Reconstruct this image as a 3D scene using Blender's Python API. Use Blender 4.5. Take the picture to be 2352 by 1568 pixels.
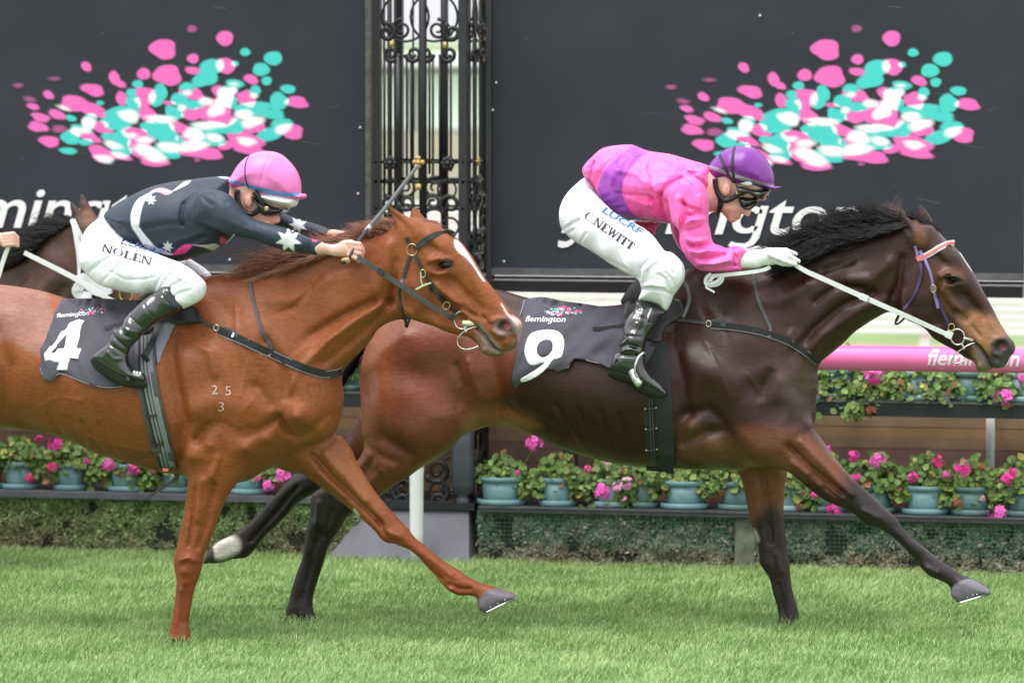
import bpy, bmesh, math, random, time
import numpy as np
from mathutils import Vector, Matrix, Euler
from mathutils.geometry import delaunay_2d_cdt
random.seed(7); rng = np.random.default_rng(7)
T0 = time.time()
for o in list(bpy.data.objects): bpy.data.objects.remove(o, do_unlink=True)
scene = bpy.context.scene
COL = scene.collection
R = math.radians

# ------------------------------------------------------------------ camera
D1, CAMH, FPX, YAW = 20.0, 2.43, 11200.0, R(13.0)   # metres, metres, focal length in photo units, yaw of the track
PITCH = math.atan(704.0 / FPX)
cam_d = bpy.data.cameras.new('camera'); cam = bpy.data.objects.new('camera', cam_d); COL.objects.link(cam)
cam.location = (D1 * math.sin(YAW), -D1 * math.cos(YAW), CAMH)
cam.rotation_euler = (R(90) - PITCH, 0, YAW)
cam_d.sensor_width = 36; cam_d.lens = 36 * FPX / 2352
cam_d.clip_start = 0.5; cam_d.clip_end = 2000
cam_d.dof.use_dof = True; cam_d.dof.focus_distance = 19.75; cam_d.dof.aperture_fstop = 2.7
scene.camera = cam

# ------------------------------------------------------------------ sky, sun, exposure (soft overcast day)
SUN_EL, SUN_ROT = R(70), R(215)
world = bpy.data.worlds.new('World'); scene.world = world; world.use_nodes = True
wn, wl = world.node_tree.nodes, world.node_tree.links
for n in list(wn): wn.remove(n)
sky = wn.new('ShaderNodeTexSky'); sky.sky_type = 'NISHITA'; sky.sun_disc = False
sky.sun_elevation = SUN_EL; sky.sun_rotation = SUN_ROT; sky.air_density = 1.0; sky.dust_density = 3.0; sky.ozone_density = 1.0
hs = wn.new('ShaderNodeHueSaturation'); hs.inputs['Saturation'].default_value = 0.34; hs.inputs['Value'].default_value = 1.0
bg = wn.new('ShaderNodeBackground'); bg.inputs['Strength'].default_value = 0.1
wo = wn.new('ShaderNodeOutputWorld')
# even cloud cover over the blue: an overcast sky is brightest overhead
sep = wn.new('ShaderNodeSeparateXYZ'); el = wn.new('ShaderNodeMapRange')
tcw = wn.new('ShaderNodeTexCoord'); wl.new(tcw.outputs['Generated'], sep.inputs[0]); wl.new(sep.outputs['Z'], el.inputs[0])
el.inputs[1].default_value = 0.0; el.inputs[2].default_value = 1.0; el.inputs[3].default_value = 4.6; el.inputs[4].default_value = 10.5
cld = wn.new('ShaderNodeVectorMath'); cld.operation = 'SCALE'; cld.inputs[0].default_value = (.975, .985, 1.03); wl.new(el.outputs[0], cld.inputs['Scale'])
mixc = wn.new('ShaderNodeMix'); mixc.data_type = 'RGBA'; mixc.inputs[0].default_value = .88
wl.new(sky.outputs[0], hs.inputs['Color']); wl.new(hs.outputs[0], mixc.inputs[6]); wl.new(cld.outputs[0], mixc.inputs[7]); wl.new(mixc.outputs[2], bg.inputs[0]); wl.new(bg.outputs[0], wo.inputs[0])
sun_d = bpy.data.lights.new('sun', 'SUN'); sun_d.energy = 1.2; sun_d.angle = R(40); sun_d.color = (1.0, 0.965, 0.955)
sun = bpy.data.objects.new('sun', sun_d); COL.objects.link(sun)
sd = Vector((math.sin(SUN_ROT) * math.cos(SUN_EL), math.cos(SUN_ROT) * math.cos(SUN_EL), math.sin(SUN_EL)))
sun.rotation_euler = sd.to_track_quat('Z', 'Y').to_euler()
scene.view_settings.view_transform = 'Standard'; scene.view_settings.look = 'None'
scene.view_settings.exposure = 1.2; scene.view_settings.gamma = 1.0
scene.render.engine = 'CYCLES'
scene.cycles.max_bounces = 5; scene.cycles.diffuse_bounces = 3; scene.cycles.glossy_bounces = 2; scene.cycles.transparent_max_bounces = 6
scene.cycles.use_denoising = True
# ------------------------------------------------------------------ camera helpers (used while modelling to put traced outlines at their true place)
sy_, cy_, sp_, cp_ = math.sin(YAW), math.cos(YAW), math.sin(PITCH), math.cos(PITCH)
C0 = np.array([D1 * sy_, -D1 * cy_, CAMH])
VR = np.array([cy_, sy_, 0.0]); VF0 = np.array([-sy_, cy_, 0.0])
VF = VF0 * cp_ - np.array([0, 0, 1.0]) * sp_
VU = VF0 * sp_ + np.array([0, 0, 1.0]) * cp_
def at(x, y, v):
    """point on the vertical plane Y = v (parallel to the track) seen at photo position x, y"""
    x = np.asarray(x, float); y = np.asarray(y, float)
    d = VF + VR * ((x[..., None] - 1176) / FPX) + VU * ((784 - y[..., None]) / FPX)
    t = (np.asarray(v, float) - C0[1]) / d[..., 1]
    return C0 + d * t[..., None]
def proj(p):
    q = np.asarray(p, float) - C0
    w = q @ VF
    return 1176 + FPX * (q @ VR) / w, 784 - FPX * (q @ VU) / w
def pt(x, y, v):
    p = at(np.array(x), np.array(y), v); return (float(p[0]), float(p[1]), float(p[2]))
CR = {'a': (0, 0, 3), 'b': (784, 0, 3), 'c': (1568, 0, 3), 'd': (0, 522.7, 3), 'e': (784, 522.7, 3), 'f': (1568, 522.7, 3),
      'g': (0, 1045.3, 3), 'h': (784, 1045.3, 3), 'i': (1568, 1045.3, 3),
      'A': (196, 326.7, 4), 'B': (784, 457.3, 4), 'C': (1241.3, 313.6, 4), 'H': (1960, 444.3, 3.5817), 'E': (0, 418.1, 5.2165), 'F': (686, 751.3, 2.8225)}
def T(k, *pts):
    ox, oy, s = CR[k]
    return [(ox + a[0] / s, oy + a[1] / s) + tuple(a[2:]) for a in pts]

# ------------------------------------------------------------------ tagging and mesh building
def tag(o, label=None, cat=None, group=None, kind=None):
    if label: o['label'] = label
    if cat: o['category'] = cat
    if group: o['group'] = group
    if kind: o['kind'] = kind
    return o
def empty(name, loc=(0, 0, 0), label=None, cat=None, group=None, rz=0):
    o = bpy.data.objects.new(name, None); COL.objects.link(o); o.location = loc; o.rotation_euler = (0, 0, rz); o.empty_display_size = .1
    return tag(o, label, cat, group)
def link(name, me, mat, parent=None):
    o = bpy.data.objects.new(name, me); COL.objects.link(o)
    if mat is not None and not me.materials: me.materials.append(mat)
    if parent is not None:
        o.parent = parent
        o.matrix_parent_inverse = Matrix.LocRotScale(parent.location, parent.rotation_euler, parent.scale).inverted()
    return o
def npmesh(name, V, F, smooth=True, col=None):
    me = bpy.data.meshes.new(name); V = np.asarray(V, np.float32); F = np.asarray(F, np.int32)
    k = F.shape[1]
    me.vertices.add(len(V)); me.vertices.foreach_set('co', V.ravel())
    me.loops.add(F.size); me.loops.foreach_set('vertex_index', F.ravel())
    me.polygons.add(len(F)); me.polygons.foreach_set('loop_start', np.arange(0, F.size, k, dtype=np.int32))
    me.polygons.foreach_set('use_smooth', np.full(len(F), smooth))
    me.update(calc_edges=True)
    if col is not None:
        a = me.color_attributes.new('Col', 'FLOAT_COLOR', 'POINT')
        c = np.ones((len(V), 4), np.float32); c[:, :3] = col; a.data.foreach_set('color', c.ravel())
    return me
class MB:
    def __init__(s): s.v = []; s.f = []; s.sm = []
    def add(s, vs, fs, smooth=False):
        n = len(s.v); s.v += [tuple(v) for v in vs]; s.f += [tuple(i + n for i in f) for f in fs]; s.sm += [smooth] * len(fs); return s
    def box(s, a, b, ch=0.0):
        x0, y0, z0 = a; x1, y1, z1 = b
        return s.add([(x0, y0, z0), (x1, y0, z0), (x1, y1, z0), (x0, y1, z0), (x0, y0, z1), (x1, y0, z1), (x1, y1, z1), (x0, y1, z1)],
                     [(0, 3, 2, 1), (4, 5, 6, 7), (0, 1, 5, 4), (1, 2, 6, 5), (2, 3, 7, 6), (3, 0, 4, 7)])
    def tube(s, pts, r, n=8, closed=False, smooth=True, flat=1.0, up=None):
        P = [Vector(p) for p in pts]; m = len(P)
        rr = r if hasattr(r, '__len__') else [r] * m
        base = len(s.v); prev = None
        for i, p in enumerate(P):
            if closed: t = P[(i + 1) % m] - P[i - 1]
            else: t = P[min(i + 1, m - 1)] - P[max(i - 1, 0)]
            t = t.normalized() if t.length > 1e-9 else Vector((0, 0, 1))
            if prev is None:
                a = Vector(up) if up is not None else (Vector((0, 1, 0)) if abs(t.y) < .8 else Vector((1, 0, 0)))
                nrm = (a - t * a.dot(t)).normalized()
            else: nrm = (prev - t * prev.dot(t)).normalized()
            prev = nrm; bn = t.cross(nrm)
            for j in range(n):
                q = 2 * math.pi * j / n
                s.v.append(tuple(p + nrm * (math.cos(q) * rr[i]) + bn * (math.sin(q) * rr[i] * flat)))
        for i in range(m if closed else m - 1):
            for j in range(n):
                a = base + i * n + j; b = base + i * n + (j + 1) % n
                i2 = (i + 1) % m; c = base + i2 * n + (j + 1) % n; d = base + i2 * n + j
                s.f.append((a, b, c, d)); s.sm.append(smooth)
        if not closed:
            s.f.append(tuple(base + j for j in range(n - 1, -1, -1))); s.sm.append(False)
            s.f.append(tuple(base + (m - 1) * n + j for j in range(n))); s.sm.append(False)
        return s
    def lathe(s, prof, c, n=20, axis=2, smooth=True, cap=True):
        base = len(s.v); m = len(prof)
        for (r, h) in prof:
            for j in range(n):
                q = 2 * math.pi * j / n; a, b = r * math.cos(q), r * math.sin(q)
                if axis == 2: s.v.append((c[0] + a, c[1] + b, c[2] + h))
                elif axis == 0: s.v.append((c[0] + h, c[1] + a, c[2] + b))
                else: s.v.append((c[0] + b, c[1] + h, c[2] + a))
        for i in range(m - 1):
            for j in range(n):
                s.f.append((base + i * n + j, base + i * n + (j + 1) % n, base + (i + 1) * n + (j + 1) % n, base + (i + 1) * n + j)); s.sm.append(smooth)
        if cap:
            s.f.append(tuple(base + j for j in range(n - 1, -1, -1))); s.sm.append(False)
            s.f.append(tuple(base + (m - 1) * n + j for j in range(n))); s.sm.append(False)
        return s
    def ball(s, c, r, nu=10, nv=7, sc=(1, 1, 1), rot=None):
        vs = []; fs = []
        for i in range(nv + 1):
            a = math.pi * i / nv
            for j in range(nu):
                b = 2 * math.pi * j / nu
                p = Vector((math.sin(a) * math.cos(b) * r * sc[0], math.sin(a) * math.sin(b) * r * sc[1], math.cos(a) * r * sc[2]))
                if rot is not None: p = rot @ p
                vs.append((p.x + c[0], p.y + c[1], p.z + c[2]))
        for i in range(nv):
            for j in range(nu):
                fs.append((i * nu + j, (i + 1) * nu + j, (i + 1) * nu + (j + 1) % nu, i * nu + (j + 1) % nu))
        return s.add(vs, fs, True)
    def prism(s, poly, d0, d1):
        """poly: 3D points of one face (planar, CCW seen from -Y), extruded from offset d0 to d1 along Y"""
        n = len(poly)
        vs = [(p[0], p[1] + d0, p[2]) for p in poly] + [(p[0], p[1] + d1, p[2]) for p in poly]
        fs = [tuple(range(n)), tuple(range(2 * n - 1, n - 1, -1))] + [(i, i + n, (i + 1) % n + n, (i + 1) % n) for i in range(n)]
        return s.add(vs, fs)
    def build(s, name, mat, parent=None):
        me = bpy.data.meshes.new(name); me.from_pydata(s.v, [], s.f)
        me.polygons.foreach_set('use_smooth', s.sm); me.update()
        return link(name, me, mat, parent)

# ------------------------------------------------------------------ materials
def mat(name, color, rough=.6, spec=.5, metal=0, noise=0.0, nscale=20, bump=0.0, bscale=60, coat=0, sheen=0, stretch=None, attr=False, emit=None, trans=0, bdist=.002, detail=3, coatr=.1, ridge=None):
    m = bpy.data.materials.new(name); m.use_nodes = True
    N, L = m.node_tree.nodes, m.node_tree.links; b = N['Principled BSDF']
    b.inputs['Roughness'].default_value = rough; b.inputs['Specular IOR Level'].default_value = spec; b.inputs['Metallic'].default_value = metal
    b.inputs['Coat Weight'].default_value = coat; b.inputs['Coat Roughness'].default_value = coatr
    b.inputs['Sheen Weight'].default_value = sheen
    if trans: b.inputs['Transmission Weight'].default_value = trans
    tc = N.new('ShaderNodeTexCoord'); vec = tc.outputs['Object']
    if stretch:
        mp = N.new('ShaderNodeMapping'); mp.inputs['Scale'].default_value = stretch[:3]
        if len(stretch) > 3: mp.inputs['Rotation'].default_value = stretch[3:]
        L.new(vec, mp.inputs[0]); vec = mp.outputs[0]
    src = None
    if attr:
        at_ = N.new('ShaderNodeAttribute'); at_.attribute_name = 'Col'; src = at_.outputs['Color']
    if noise > 0:
        nt = N.new('ShaderNodeTexNoise'); nt.inputs['Scale'].default_value = nscale; nt.inputs['Detail'].default_value = detail
        L.new(tc.outputs['Object'], nt.inputs['Vector'])
        mr = N.new('ShaderNodeMapRange'); mr.inputs[1].default_value = .25; mr.inputs[2].default_value = .75
        mr.inputs[3].default_value = 1 - noise; mr.inputs[4].default_value = 1 + noise; L.new(nt.outputs[0], mr.inputs[0])
        mx = N.new('ShaderNodeVectorMath'); mx.operation = 'SCALE'
        if src is not None: L.new(src, mx.inputs[0])
        else: mx.inputs[0].default_value = color[:3]
        L.new(mr.outputs[0], mx.inputs['Scale']); src = mx.outputs[0]
    if src is not None: L.new(src, b.inputs['Base Color'])
    else: b.inputs['Base Color'].default_value = (*color[:3], 1)
    prevn = None
    if ridge:   # ridge = (scale, distance, stretch 3, rotation 3): sharp creases
        mp2 = N.new('ShaderNodeMapping'); mp2.inputs['Scale'].default_value = ridge[2]; mp2.inputs['Rotation'].default_value = ridge[3]; L.new(tc.outputs['Object'], mp2.inputs[0])
        nr = N.new('ShaderNodeTexNoise'); nr.inputs['Scale'].default_value = ridge[0]; nr.inputs['Detail'].default_value = ridge[4] if len(ridge) > 4 else 1.5; nr.inputs['Distortion'].default_value = .6; L.new(mp2.outputs[0], nr.inputs['Vector'])
        a1 = N.new('ShaderNodeMath'); a1.operation = 'SUBTRACT'; a1.inputs[1].default_value = .5; L.new(nr.outputs[0], a1.inputs[0])
        a2 = N.new('ShaderNodeMath'); a2.operation = 'ABSOLUTE'; L.new(a1.outputs[0], a2.inputs[0])
        a3 = N.new('ShaderNodeMath'); a3.operation = 'POWER'; a3.inputs[1].default_value = .6; L.new(a2.outputs[0], a3.inputs[0])
        b2 = N.new('ShaderNodeBump'); b2.inputs['Strength'].default_value = 1; b2.inputs['Distance'].default_value = ridge[1]; b2.invert = True; L.new(a3.outputs[0], b2.inputs['Height']); L.new(b2.outputs[0], b.inputs['Normal']); prevn = b2.outputs[0]
    if bump > 0:
        nb = N.new('ShaderNodeTexNoise'); nb.inputs['Scale'].default_value = bscale; nb.inputs['Detail'].default_value = 4
        L.new(vec, nb.inputs['Vector'])
        bp = N.new('ShaderNodeBump'); bp.inputs['Strength'].default_value = bump; bp.inputs['Distance'].default_value = bdist
        L.new(nb.outputs[0], bp.inputs['Height'])
        if prevn: L.new(prevn, bp.inputs['Normal'])
        L.new(bp.outputs[0], b.inputs['Normal'])
    if emit: b.inputs['Emission Color'].default_value = (*emit[:3], 1); b.inputs['Emission Strength'].default_value = emit[3]
    return m
def srgb(r, g, b, k=1.0):
    f = lambda c: ((c / 255) / 12.92 if c <= 10.3 else ((c / 255 + .055) / 1.055) ** 2.4) * k
    return (f(r), f(g), f(b))

# ------------------------------------------------------------------ polygon tools (photo units)
def crom(P, n=4, closed=True):
    P = np.asarray([p[:2] for p in P], float); m = len(P); out = []
    rngi = range(m) if closed else range(m - 1)
    for i in rngi:
        if closed: p0, p1, p2, p3 = P[i - 1], P[i], P[(i + 1) % m], P[(i + 2) % m]
        else: p0, p1, p2, p3 = P[max(i - 1, 0)], P[i], P[i + 1], P[min(i + 2, m - 1)]
        for k in range(n):
            t = k / n
            out.append(.5 * ((2 * p1) + (p2 - p0) * t + (2 * p0 - 5 * p1 + 4 * p2 - p3) * t * t + (3 * p1 - p0 - 3 * p2 + p3) * t ** 3))
    if not closed: out.append(P[-1])
    return np.array(out)
def polysd(P, X, Y):
    """signed distance to polygon P, positive inside"""
    P = np.asarray(P, np.float32); X = X.astype(np.float32); Y = Y.astype(np.float32)
    d2 = np.full(X.shape, 1e12, np.float32); ins = np.zeros(X.shape, bool)
    n = len(P)
    for i in range(n):
        x0, y0 = P[i]; x1, y1 = P[(i + 1) % n]
        ex, ey = x1 - x0, y1 - y0; L2 = ex * ex + ey * ey
        if L2 < 1e-12: continue
        dx, dy = X - x0, Y - y0
        t = np.clip((dx * ex + dy * ey) / L2, 0, 1)
        qx, qy = dx - t * ex, dy - t * ey
        np.minimum(d2, qx * qx + qy * qy, out=d2)
        if y0 != y1:
            c = ((y0 <= Y) != (y1 <= Y)) & (X < x0 + (Y - y0) * (ex / ey))
            ins ^= c
    d = np.sqrt(d2)
    return np.where(ins, d, -d)
def linesd(P, X, Y):
    P = np.asarray(P, np.float32); X = X.astype(np.float32); Y = Y.astype(np.float32); d2 = np.full(X.shape, 1e12, np.float32)
    for i in range(len(P) - 1):
        x0, y0 = P[i]; x1, y1 = P[i + 1]; ex, ey = x1 - x0, y1 - y0; L2 = ex * ex + ey * ey + 1e-9
        dx, dy = X - x0, Y - y0; t = np.clip((dx * ex + dy * ey) / L2, 0, 1)
        np.minimum(d2, (dx - t * ex) ** 2 + (dy - t * ey) ** 2, out=d2)
    return np.sqrt(d2)
def smin(a, b, k):
    h = np.maximum(k - np.abs(a - b), 0) / k
    return np.minimum(a, b) - h * h * (k * .25)

# ------------------------------------------------------------------ solid figures: traced outlines given real thickness, blended, polygonised
class Solid:
    def __init__(s, du=.006, dv=.006, dz=.006, pad=.03, gain=1.2):
        s.gain = gain; s.parts = []; s.d = (du, dv, dz); s.pad = pad
    def slab(s, poly, ctrl, vc=0.0, k=.03, relief=(), smooth=4, cut=False):
        """poly traced outline; ctrl: (x, y, half thickness, edge radius[, centre shift]); relief: (points, radius, amount)"""
        s.parts.append(('slab', poly, ctrl, vc, k, relief, smooth, cut)); return s
    def cap(s, p, q, r0, r1, k=.01, cut=False, flat=1.0):
        """tapered capsule between two world points"""
        s.parts.append(('cap', np.array(p), np.array(q), r0, r1, k, cut, flat)); return s
    def ell(s, c, rad, k=.01, rot=0.0, cut=False):
        s.parts.append(('ell', np.array(c), rad, k, rot, cut)); return s
    def solve(s):
        lo = np.full(3, 1e9); hi = np.full(3, -1e9); pre = []
        for p in s.parts:
            if p[0] == 'slab':
                _, poly, ctrl, vc, k, relief, sm, cut = p
                pl = crom(poly, sm) if sm else np.array([q[:2] for q in poly], float)
                c = np.array([(q + (0,))[:5] if len(q) < 5 else q[:5] for q in ctrl], float)
                w_ = 1 / (((pl[:, None, :] - c[None, :, :2]) ** 2).sum(2) + 300) ** 1.6
                W3 = at(pl[:, 0], pl[:, 1], vc + (w_ @ c[:, 4]) / w_.sum(1))
                cw = at(c[:, 0], c[:, 1], vc + c[:, 4]); wm = c[:, 2].max() + .02; sh = c[:, 4]
                a = np.array([W3[:, 0].min(), vc - wm + min(sh.min(), 0), W3[:, 2].min()]); b = np.array([W3[:, 0].max(), vc + wm + max(sh.max(), 0), W3[:, 2].max()])
                pre.append((p, W3[:, [0, 2]], cw[:, [0, 2]], c, a, b))
            elif p[0] == 'cap':
                r = max(p[3], p[4]); a = np.minimum(p[1], p[2]) - r; b = np.maximum(p[1], p[2]) + r; pre.append((p, None, None, None, a, b))
            else:
                r = max(p[2]); a = p[1] - r; b = p[1] + r; pre.append((p, None, None, None, a, b))
            cutf = p[7] if p[0] == 'slab' else p[6] if p[0] == 'cap' else p[5]
            if not cutf: lo = np.minimum(lo, a); hi = np.maximum(hi, b)
        lo -= s.pad; hi += s.pad
        s.lo = lo; n = [int(math.ceil((hi[i] - lo[i]) / s.d[i])) + 1 for i in range(3)]
        ax = [lo[i] + np.arange(n[i]) * s.d[i] for i in range(3)]; s.ax = ax; s.n = n
        Fd = np.full(n, .2, np.float32)
        for (p, pu, cu, c, a, b) in pre:
            m = .05
            i0 = [max(0, int((a[i] - m - lo[i]) / s.d[i])) for i in range(3)]; i1 = [min(n[i], int((b[i] + m - lo[i]) / s.d[i]) + 2) for i in range(3)]
            if any(i1[i] <= i0[i] for i in range(3)): continue
            U = ax[0][i0[0]:i1[0]].astype(np.float32); Vv = ax[1][i0[1]:i1[1]].astype(np.float32); Z = ax[2][i0[2]:i1[2]].astype(np.float32)
            if p[0] == 'slab':
                _, poly, ctrl, vc, k, relief, sm, cut = p
                UU, ZZ = np.meshgrid(U, Z, indexing='ij')
                t = polysd(pu, UU, ZZ)
                ws = np.zeros_like(UU); W = np.zeros_like(UU); Rr = np.zeros_like(UU); S = np.zeros_like(UU)
                eps = max(.0004, .11 * float(c[:, 3].mean()) ** 2)
                for j in range(len(c)):
                    w = 1.0 / ((UU - cu[j, 0]) ** 2 + (ZZ - cu[j, 1]) ** 2 + eps) ** 1.6
                    ws += w; W += w * c[j, 2]; Rr += w * c[j, 3]; S += w * c[j, 4]
                W /= ws; Rr /= ws; S /= ws
                if relief:
                    X2, Y2 = proj(np.stack([UU, vc + S, ZZ], -1))
                    for (pts, rad, amt) in relief:
                        dl = linesd(np.array([q[:2] for q in pts], float) if len(pts) > 1 else np.array([pts[0][:2], (pts[0][0] + .01, pts[0][1])]), X2, Y2)
                        W = W + s.gain * amt * np.exp(-(dl / rad) ** 2)
                W = np.maximum(W, .003)
                A = np.where(t < Rr, (Rr - t) / Rr, 0) * W
                dv = Vv[None, :, None] - (vc + S)[:, None, :]
                f = np.sqrt((A * A)[:, None, :] + dv * dv) - W[:, None, :]
            elif p[0] == 'cap':
                _, P, Q, r0, r1, k, cut, fl = p
                d = Q - P; L2 = float(d @ d) + 1e-12
                X = U[:, None, None] - P[0]; Y = (Vv[None, :, None] - P[1]); Zz = Z[None, None, :] - P[2]
                h = np.clip((X * d[0] + Y * d[1] + Zz * d[2]) / L2, 0, 1)
                f = np.sqrt((X - h * d[0]) ** 2 + ((Y - h * d[1]) / fl) ** 2 + (Zz - h * d[2]) ** 2) - (r0 + (r1 - r0) * h)
            else:
                _, P, rad, k, rot, cut = p
                X = U[:, None, None] - P[0]; Y = Vv[None, :, None] - P[1]; Zz = Z[None, None, :] - P[2]
                ca, sa = math.cos(rot), math.sin(rot)
                X, Zz = X * ca + Zz * sa, -X * sa + Zz * ca
                q = np.sqrt((X / rad[0]) ** 2 + (Y / rad[1]) ** 2 + (Zz / rad[2]) ** 2)
                f = (q - 1) * min(rad)
            sub = Fd[i0[0]:i1[0], i0[1]:i1[1], i0[2]:i1[2]]
            if cut: sub[...] = -smin(-sub, f, k)
            else: sub[...] = smin(sub, f.astype(np.float32), k)
        s.F = Fd; return s
    def polygonise(s, relax=1):
        F = s.F; ax = s.ax; neg = F < 0; n = F.shape
        c = [slice(0, -1), slice(1, None)]
        cnt = np.zeros((n[0] - 1, n[1] - 1, n[2] - 1), np.int8)
        for i in (0, 1):
            for j in (0, 1):
                for k in (0, 1): cnt += neg[c[i], c[j], c[k]]
        act = (cnt > 0) & (cnt < 8)
        I, J, K = np.nonzero(act); m = len(I)
        idx = np.full(act.shape, -1, np.int32); idx[I, J, K] = np.arange(m)
        acc = np.zeros((m, 3)); num = np.zeros(m)
        for axis in range(3):
            for a in (0, 1):
                for b in (0, 1):
                    o = [0, 0, 0]; o[(axis + 1) % 3] = a; o[(axis + 2) % 3] = b
                    o2 = list(o); o2[axis] = 1
                    f0 = F[I + o[0], J + o[1], K + o[2]]; f1 = F[I + o2[0], J + o2[1], K + o2[2]]
                    cr = (f0 < 0) != (f1 < 0)
                    t = np.where(cr, f0 / np.where(cr, f0 - f1, 1), 0)
                    p = np.stack([np.full(m, float(o[q])) for q in range(3)], 1); p[:, axis] = t
                    acc += p * cr[:, None]; num += cr
        P = acc / num[:, None]
        V = np.stack([ax[0][I] + P[:, 0] * s.d[0], ax[1][J] + P[:, 1] * s.d[1], ax[2][K] + P[:, 2] * s.d[2]], 1)
        faces = []
        for axis in range(3):
            a, b = (axis + 1) % 3, (axis + 2) % 3
            s0 = [slice(None)] * 3; s1 = [slice(None)] * 3; s0[axis] = slice(0, -1); s1[axis] = slice(1, None)
            for q in (a, b): s0[q] = slice(1, -1); s1[q] = slice(1, -1)
            n0 = neg[tuple(s0)]; n1 = neg[tuple(s1)]
            G = list(np.nonzero(n0 != n1)); flip = n0[tuple(G)]
            for q in (a, b): G[q] = G[q] + 1
            def cid(da, db):
                H = [g.copy() for g in G]; H[a] -= da; H[b] -= db; return idx[H[0], H[1], H[2]]
            q0, q1, q2, q3 = cid(1, 1), cid(0, 1), cid(0, 0), cid(1, 0)
            f = np.stack([q0, q1, q2, q3], 1); f2 = f[:, ::-1]
            faces.append(np.where(flip[:, None], f, f2))
        Fc = np.concatenate(faces); Fc = Fc[(Fc >= 0).all(1)]
        for _ in range(relax):
            sm = np.zeros_like(V); ct = np.zeros(len(V))
            for q in range(4):
                a_, b_ = Fc[:, q], Fc[:, (q + 1) % 4]
                for dd in range(3):
                    sm[:, dd] += np.bincount(a_, V[b_, dd], len(V)) + np.bincount(b_, V[a_, dd], len(V))
                ct += np.bincount(a_, minlength=len(V)) + np.bincount(b_, minlength=len(V))
            V = V * .5 + .5 * sm / np.maximum(ct, 1)[:, None]
        s.V, s.Fc = V, Fc
        # near-side surface map
        anyn = neg.any(1); j = neg.argmax(1); jj = np.clip(j, 1, None)
        ii, kk = np.meshgrid(np.arange(n[0]), np.arange(n[2]), indexing='ij')
        f0 = F[ii, jj - 1, kk]; f1 = F[ii, jj, kk]
        den = np.where(np.abs(f0 - f1) < 1e-6, 1, f0 - f1)
        h = ax[1][jj - 1] + s.d[1] * np.clip(f0 / den, 0, 1)
        h = np.where(anyn, h, np.nan)
        for _ in range(10):
            nanm = np.isnan(h)
            if not nanm.any(): break
            hp = np.pad(h, 1, constant_values=np.nan); st = np.stack([hp[:-2, 1:-1], hp[2:, 1:-1], hp[1:-1, :-2], hp[1:-1, 2:]])
            ok = ~np.isnan(st); cn = ok.sum(0); mv = np.where(ok, st, 0).sum(0) / np.maximum(cn, 1)
            h = np.where(nanm & (cn > 0), mv + .004, h)
        s.h = np.where(np.isnan(h), np.nanmax(h), h)
        return s
    def surf(s, u, z):
        a = np.clip((np.asarray(u) - s.ax[0][0]) / s.d[0], 0, s.n[0] - 1.001); b = np.clip((np.asarray(z) - s.ax[2][0]) / s.d[2], 0, s.n[2] - 1.001)
        i = a.astype(int); k = b.astype(int); fa = a - i; fb = b - k; h = s.h
        return (h[i, k] * (1 - fa) + h[i + 1, k] * fa) * (1 - fb) + (h[i, k + 1] * (1 - fa) + h[i + 1, k + 1] * fa) * fb
    def on(s, x, y, off=.004, v0=-.2):
        """world points on the near surface under photo positions"""
        x = np.asarray(x, float); y = np.asarray(y, float); v = np.full(x.shape, v0)
        for _ in range(6):
            p = at(x, y, v); v = .4 * v + .6 * (s.surf(p[..., 0], p[..., 2]) - off)
        return at(x, y, v)
    def mesh(s, name, base, paints=(), near=None):
        """base colour + paint layers (outline or line, colour, softness, strength, mode) laid on the coat"""
        V = s.V; X, Y = proj(V); col = np.tile(np.array(base, np.float32), (len(V), 1))
        for pa in paints:
            pts, cc, soft = pa[:3]; k = pa[3] if len(pa) > 3 else 1.0; mode = pa[4] if len(pa) > 4 else 'poly'; rad = pa[5] if len(pa) > 5 else 0
            xs = [q[0] for q in pts]; ys = [q[1] for q in pts]; e = soft * 2 + rad + 2
            msk = np.nonzero((X > min(xs) - e) & (X < max(xs) + e) & (Y > min(ys) - e) & (Y < max(ys) + e))[0]
            if mode.endswith('near'): msk = msk[V[msk, 1] < (near if near is not None else 0)]
            if len(msk) == 0: continue
            if mode.startswith('poly'): dd = polysd(crom(pts, 3), X[msk], Y[msk])
            elif mode.startswith('hard'): dd = polysd(np.array([q[:2] for q in pts]), X[msk], Y[msk])
            else: dd = rad - linesd(np.array([q[:2] for q in pts], float), X[msk], Y[msk])
            w = np.clip(dd / (2 * soft) + .5, 0, 1); w = (w * w * (3 - 2 * w) * k)[:, None]
            col[msk] = col[msk] * (1 - w) + np.array(cc, np.float32) * w
        return npmesh(name, V, s.Fc, True, col)

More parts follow.
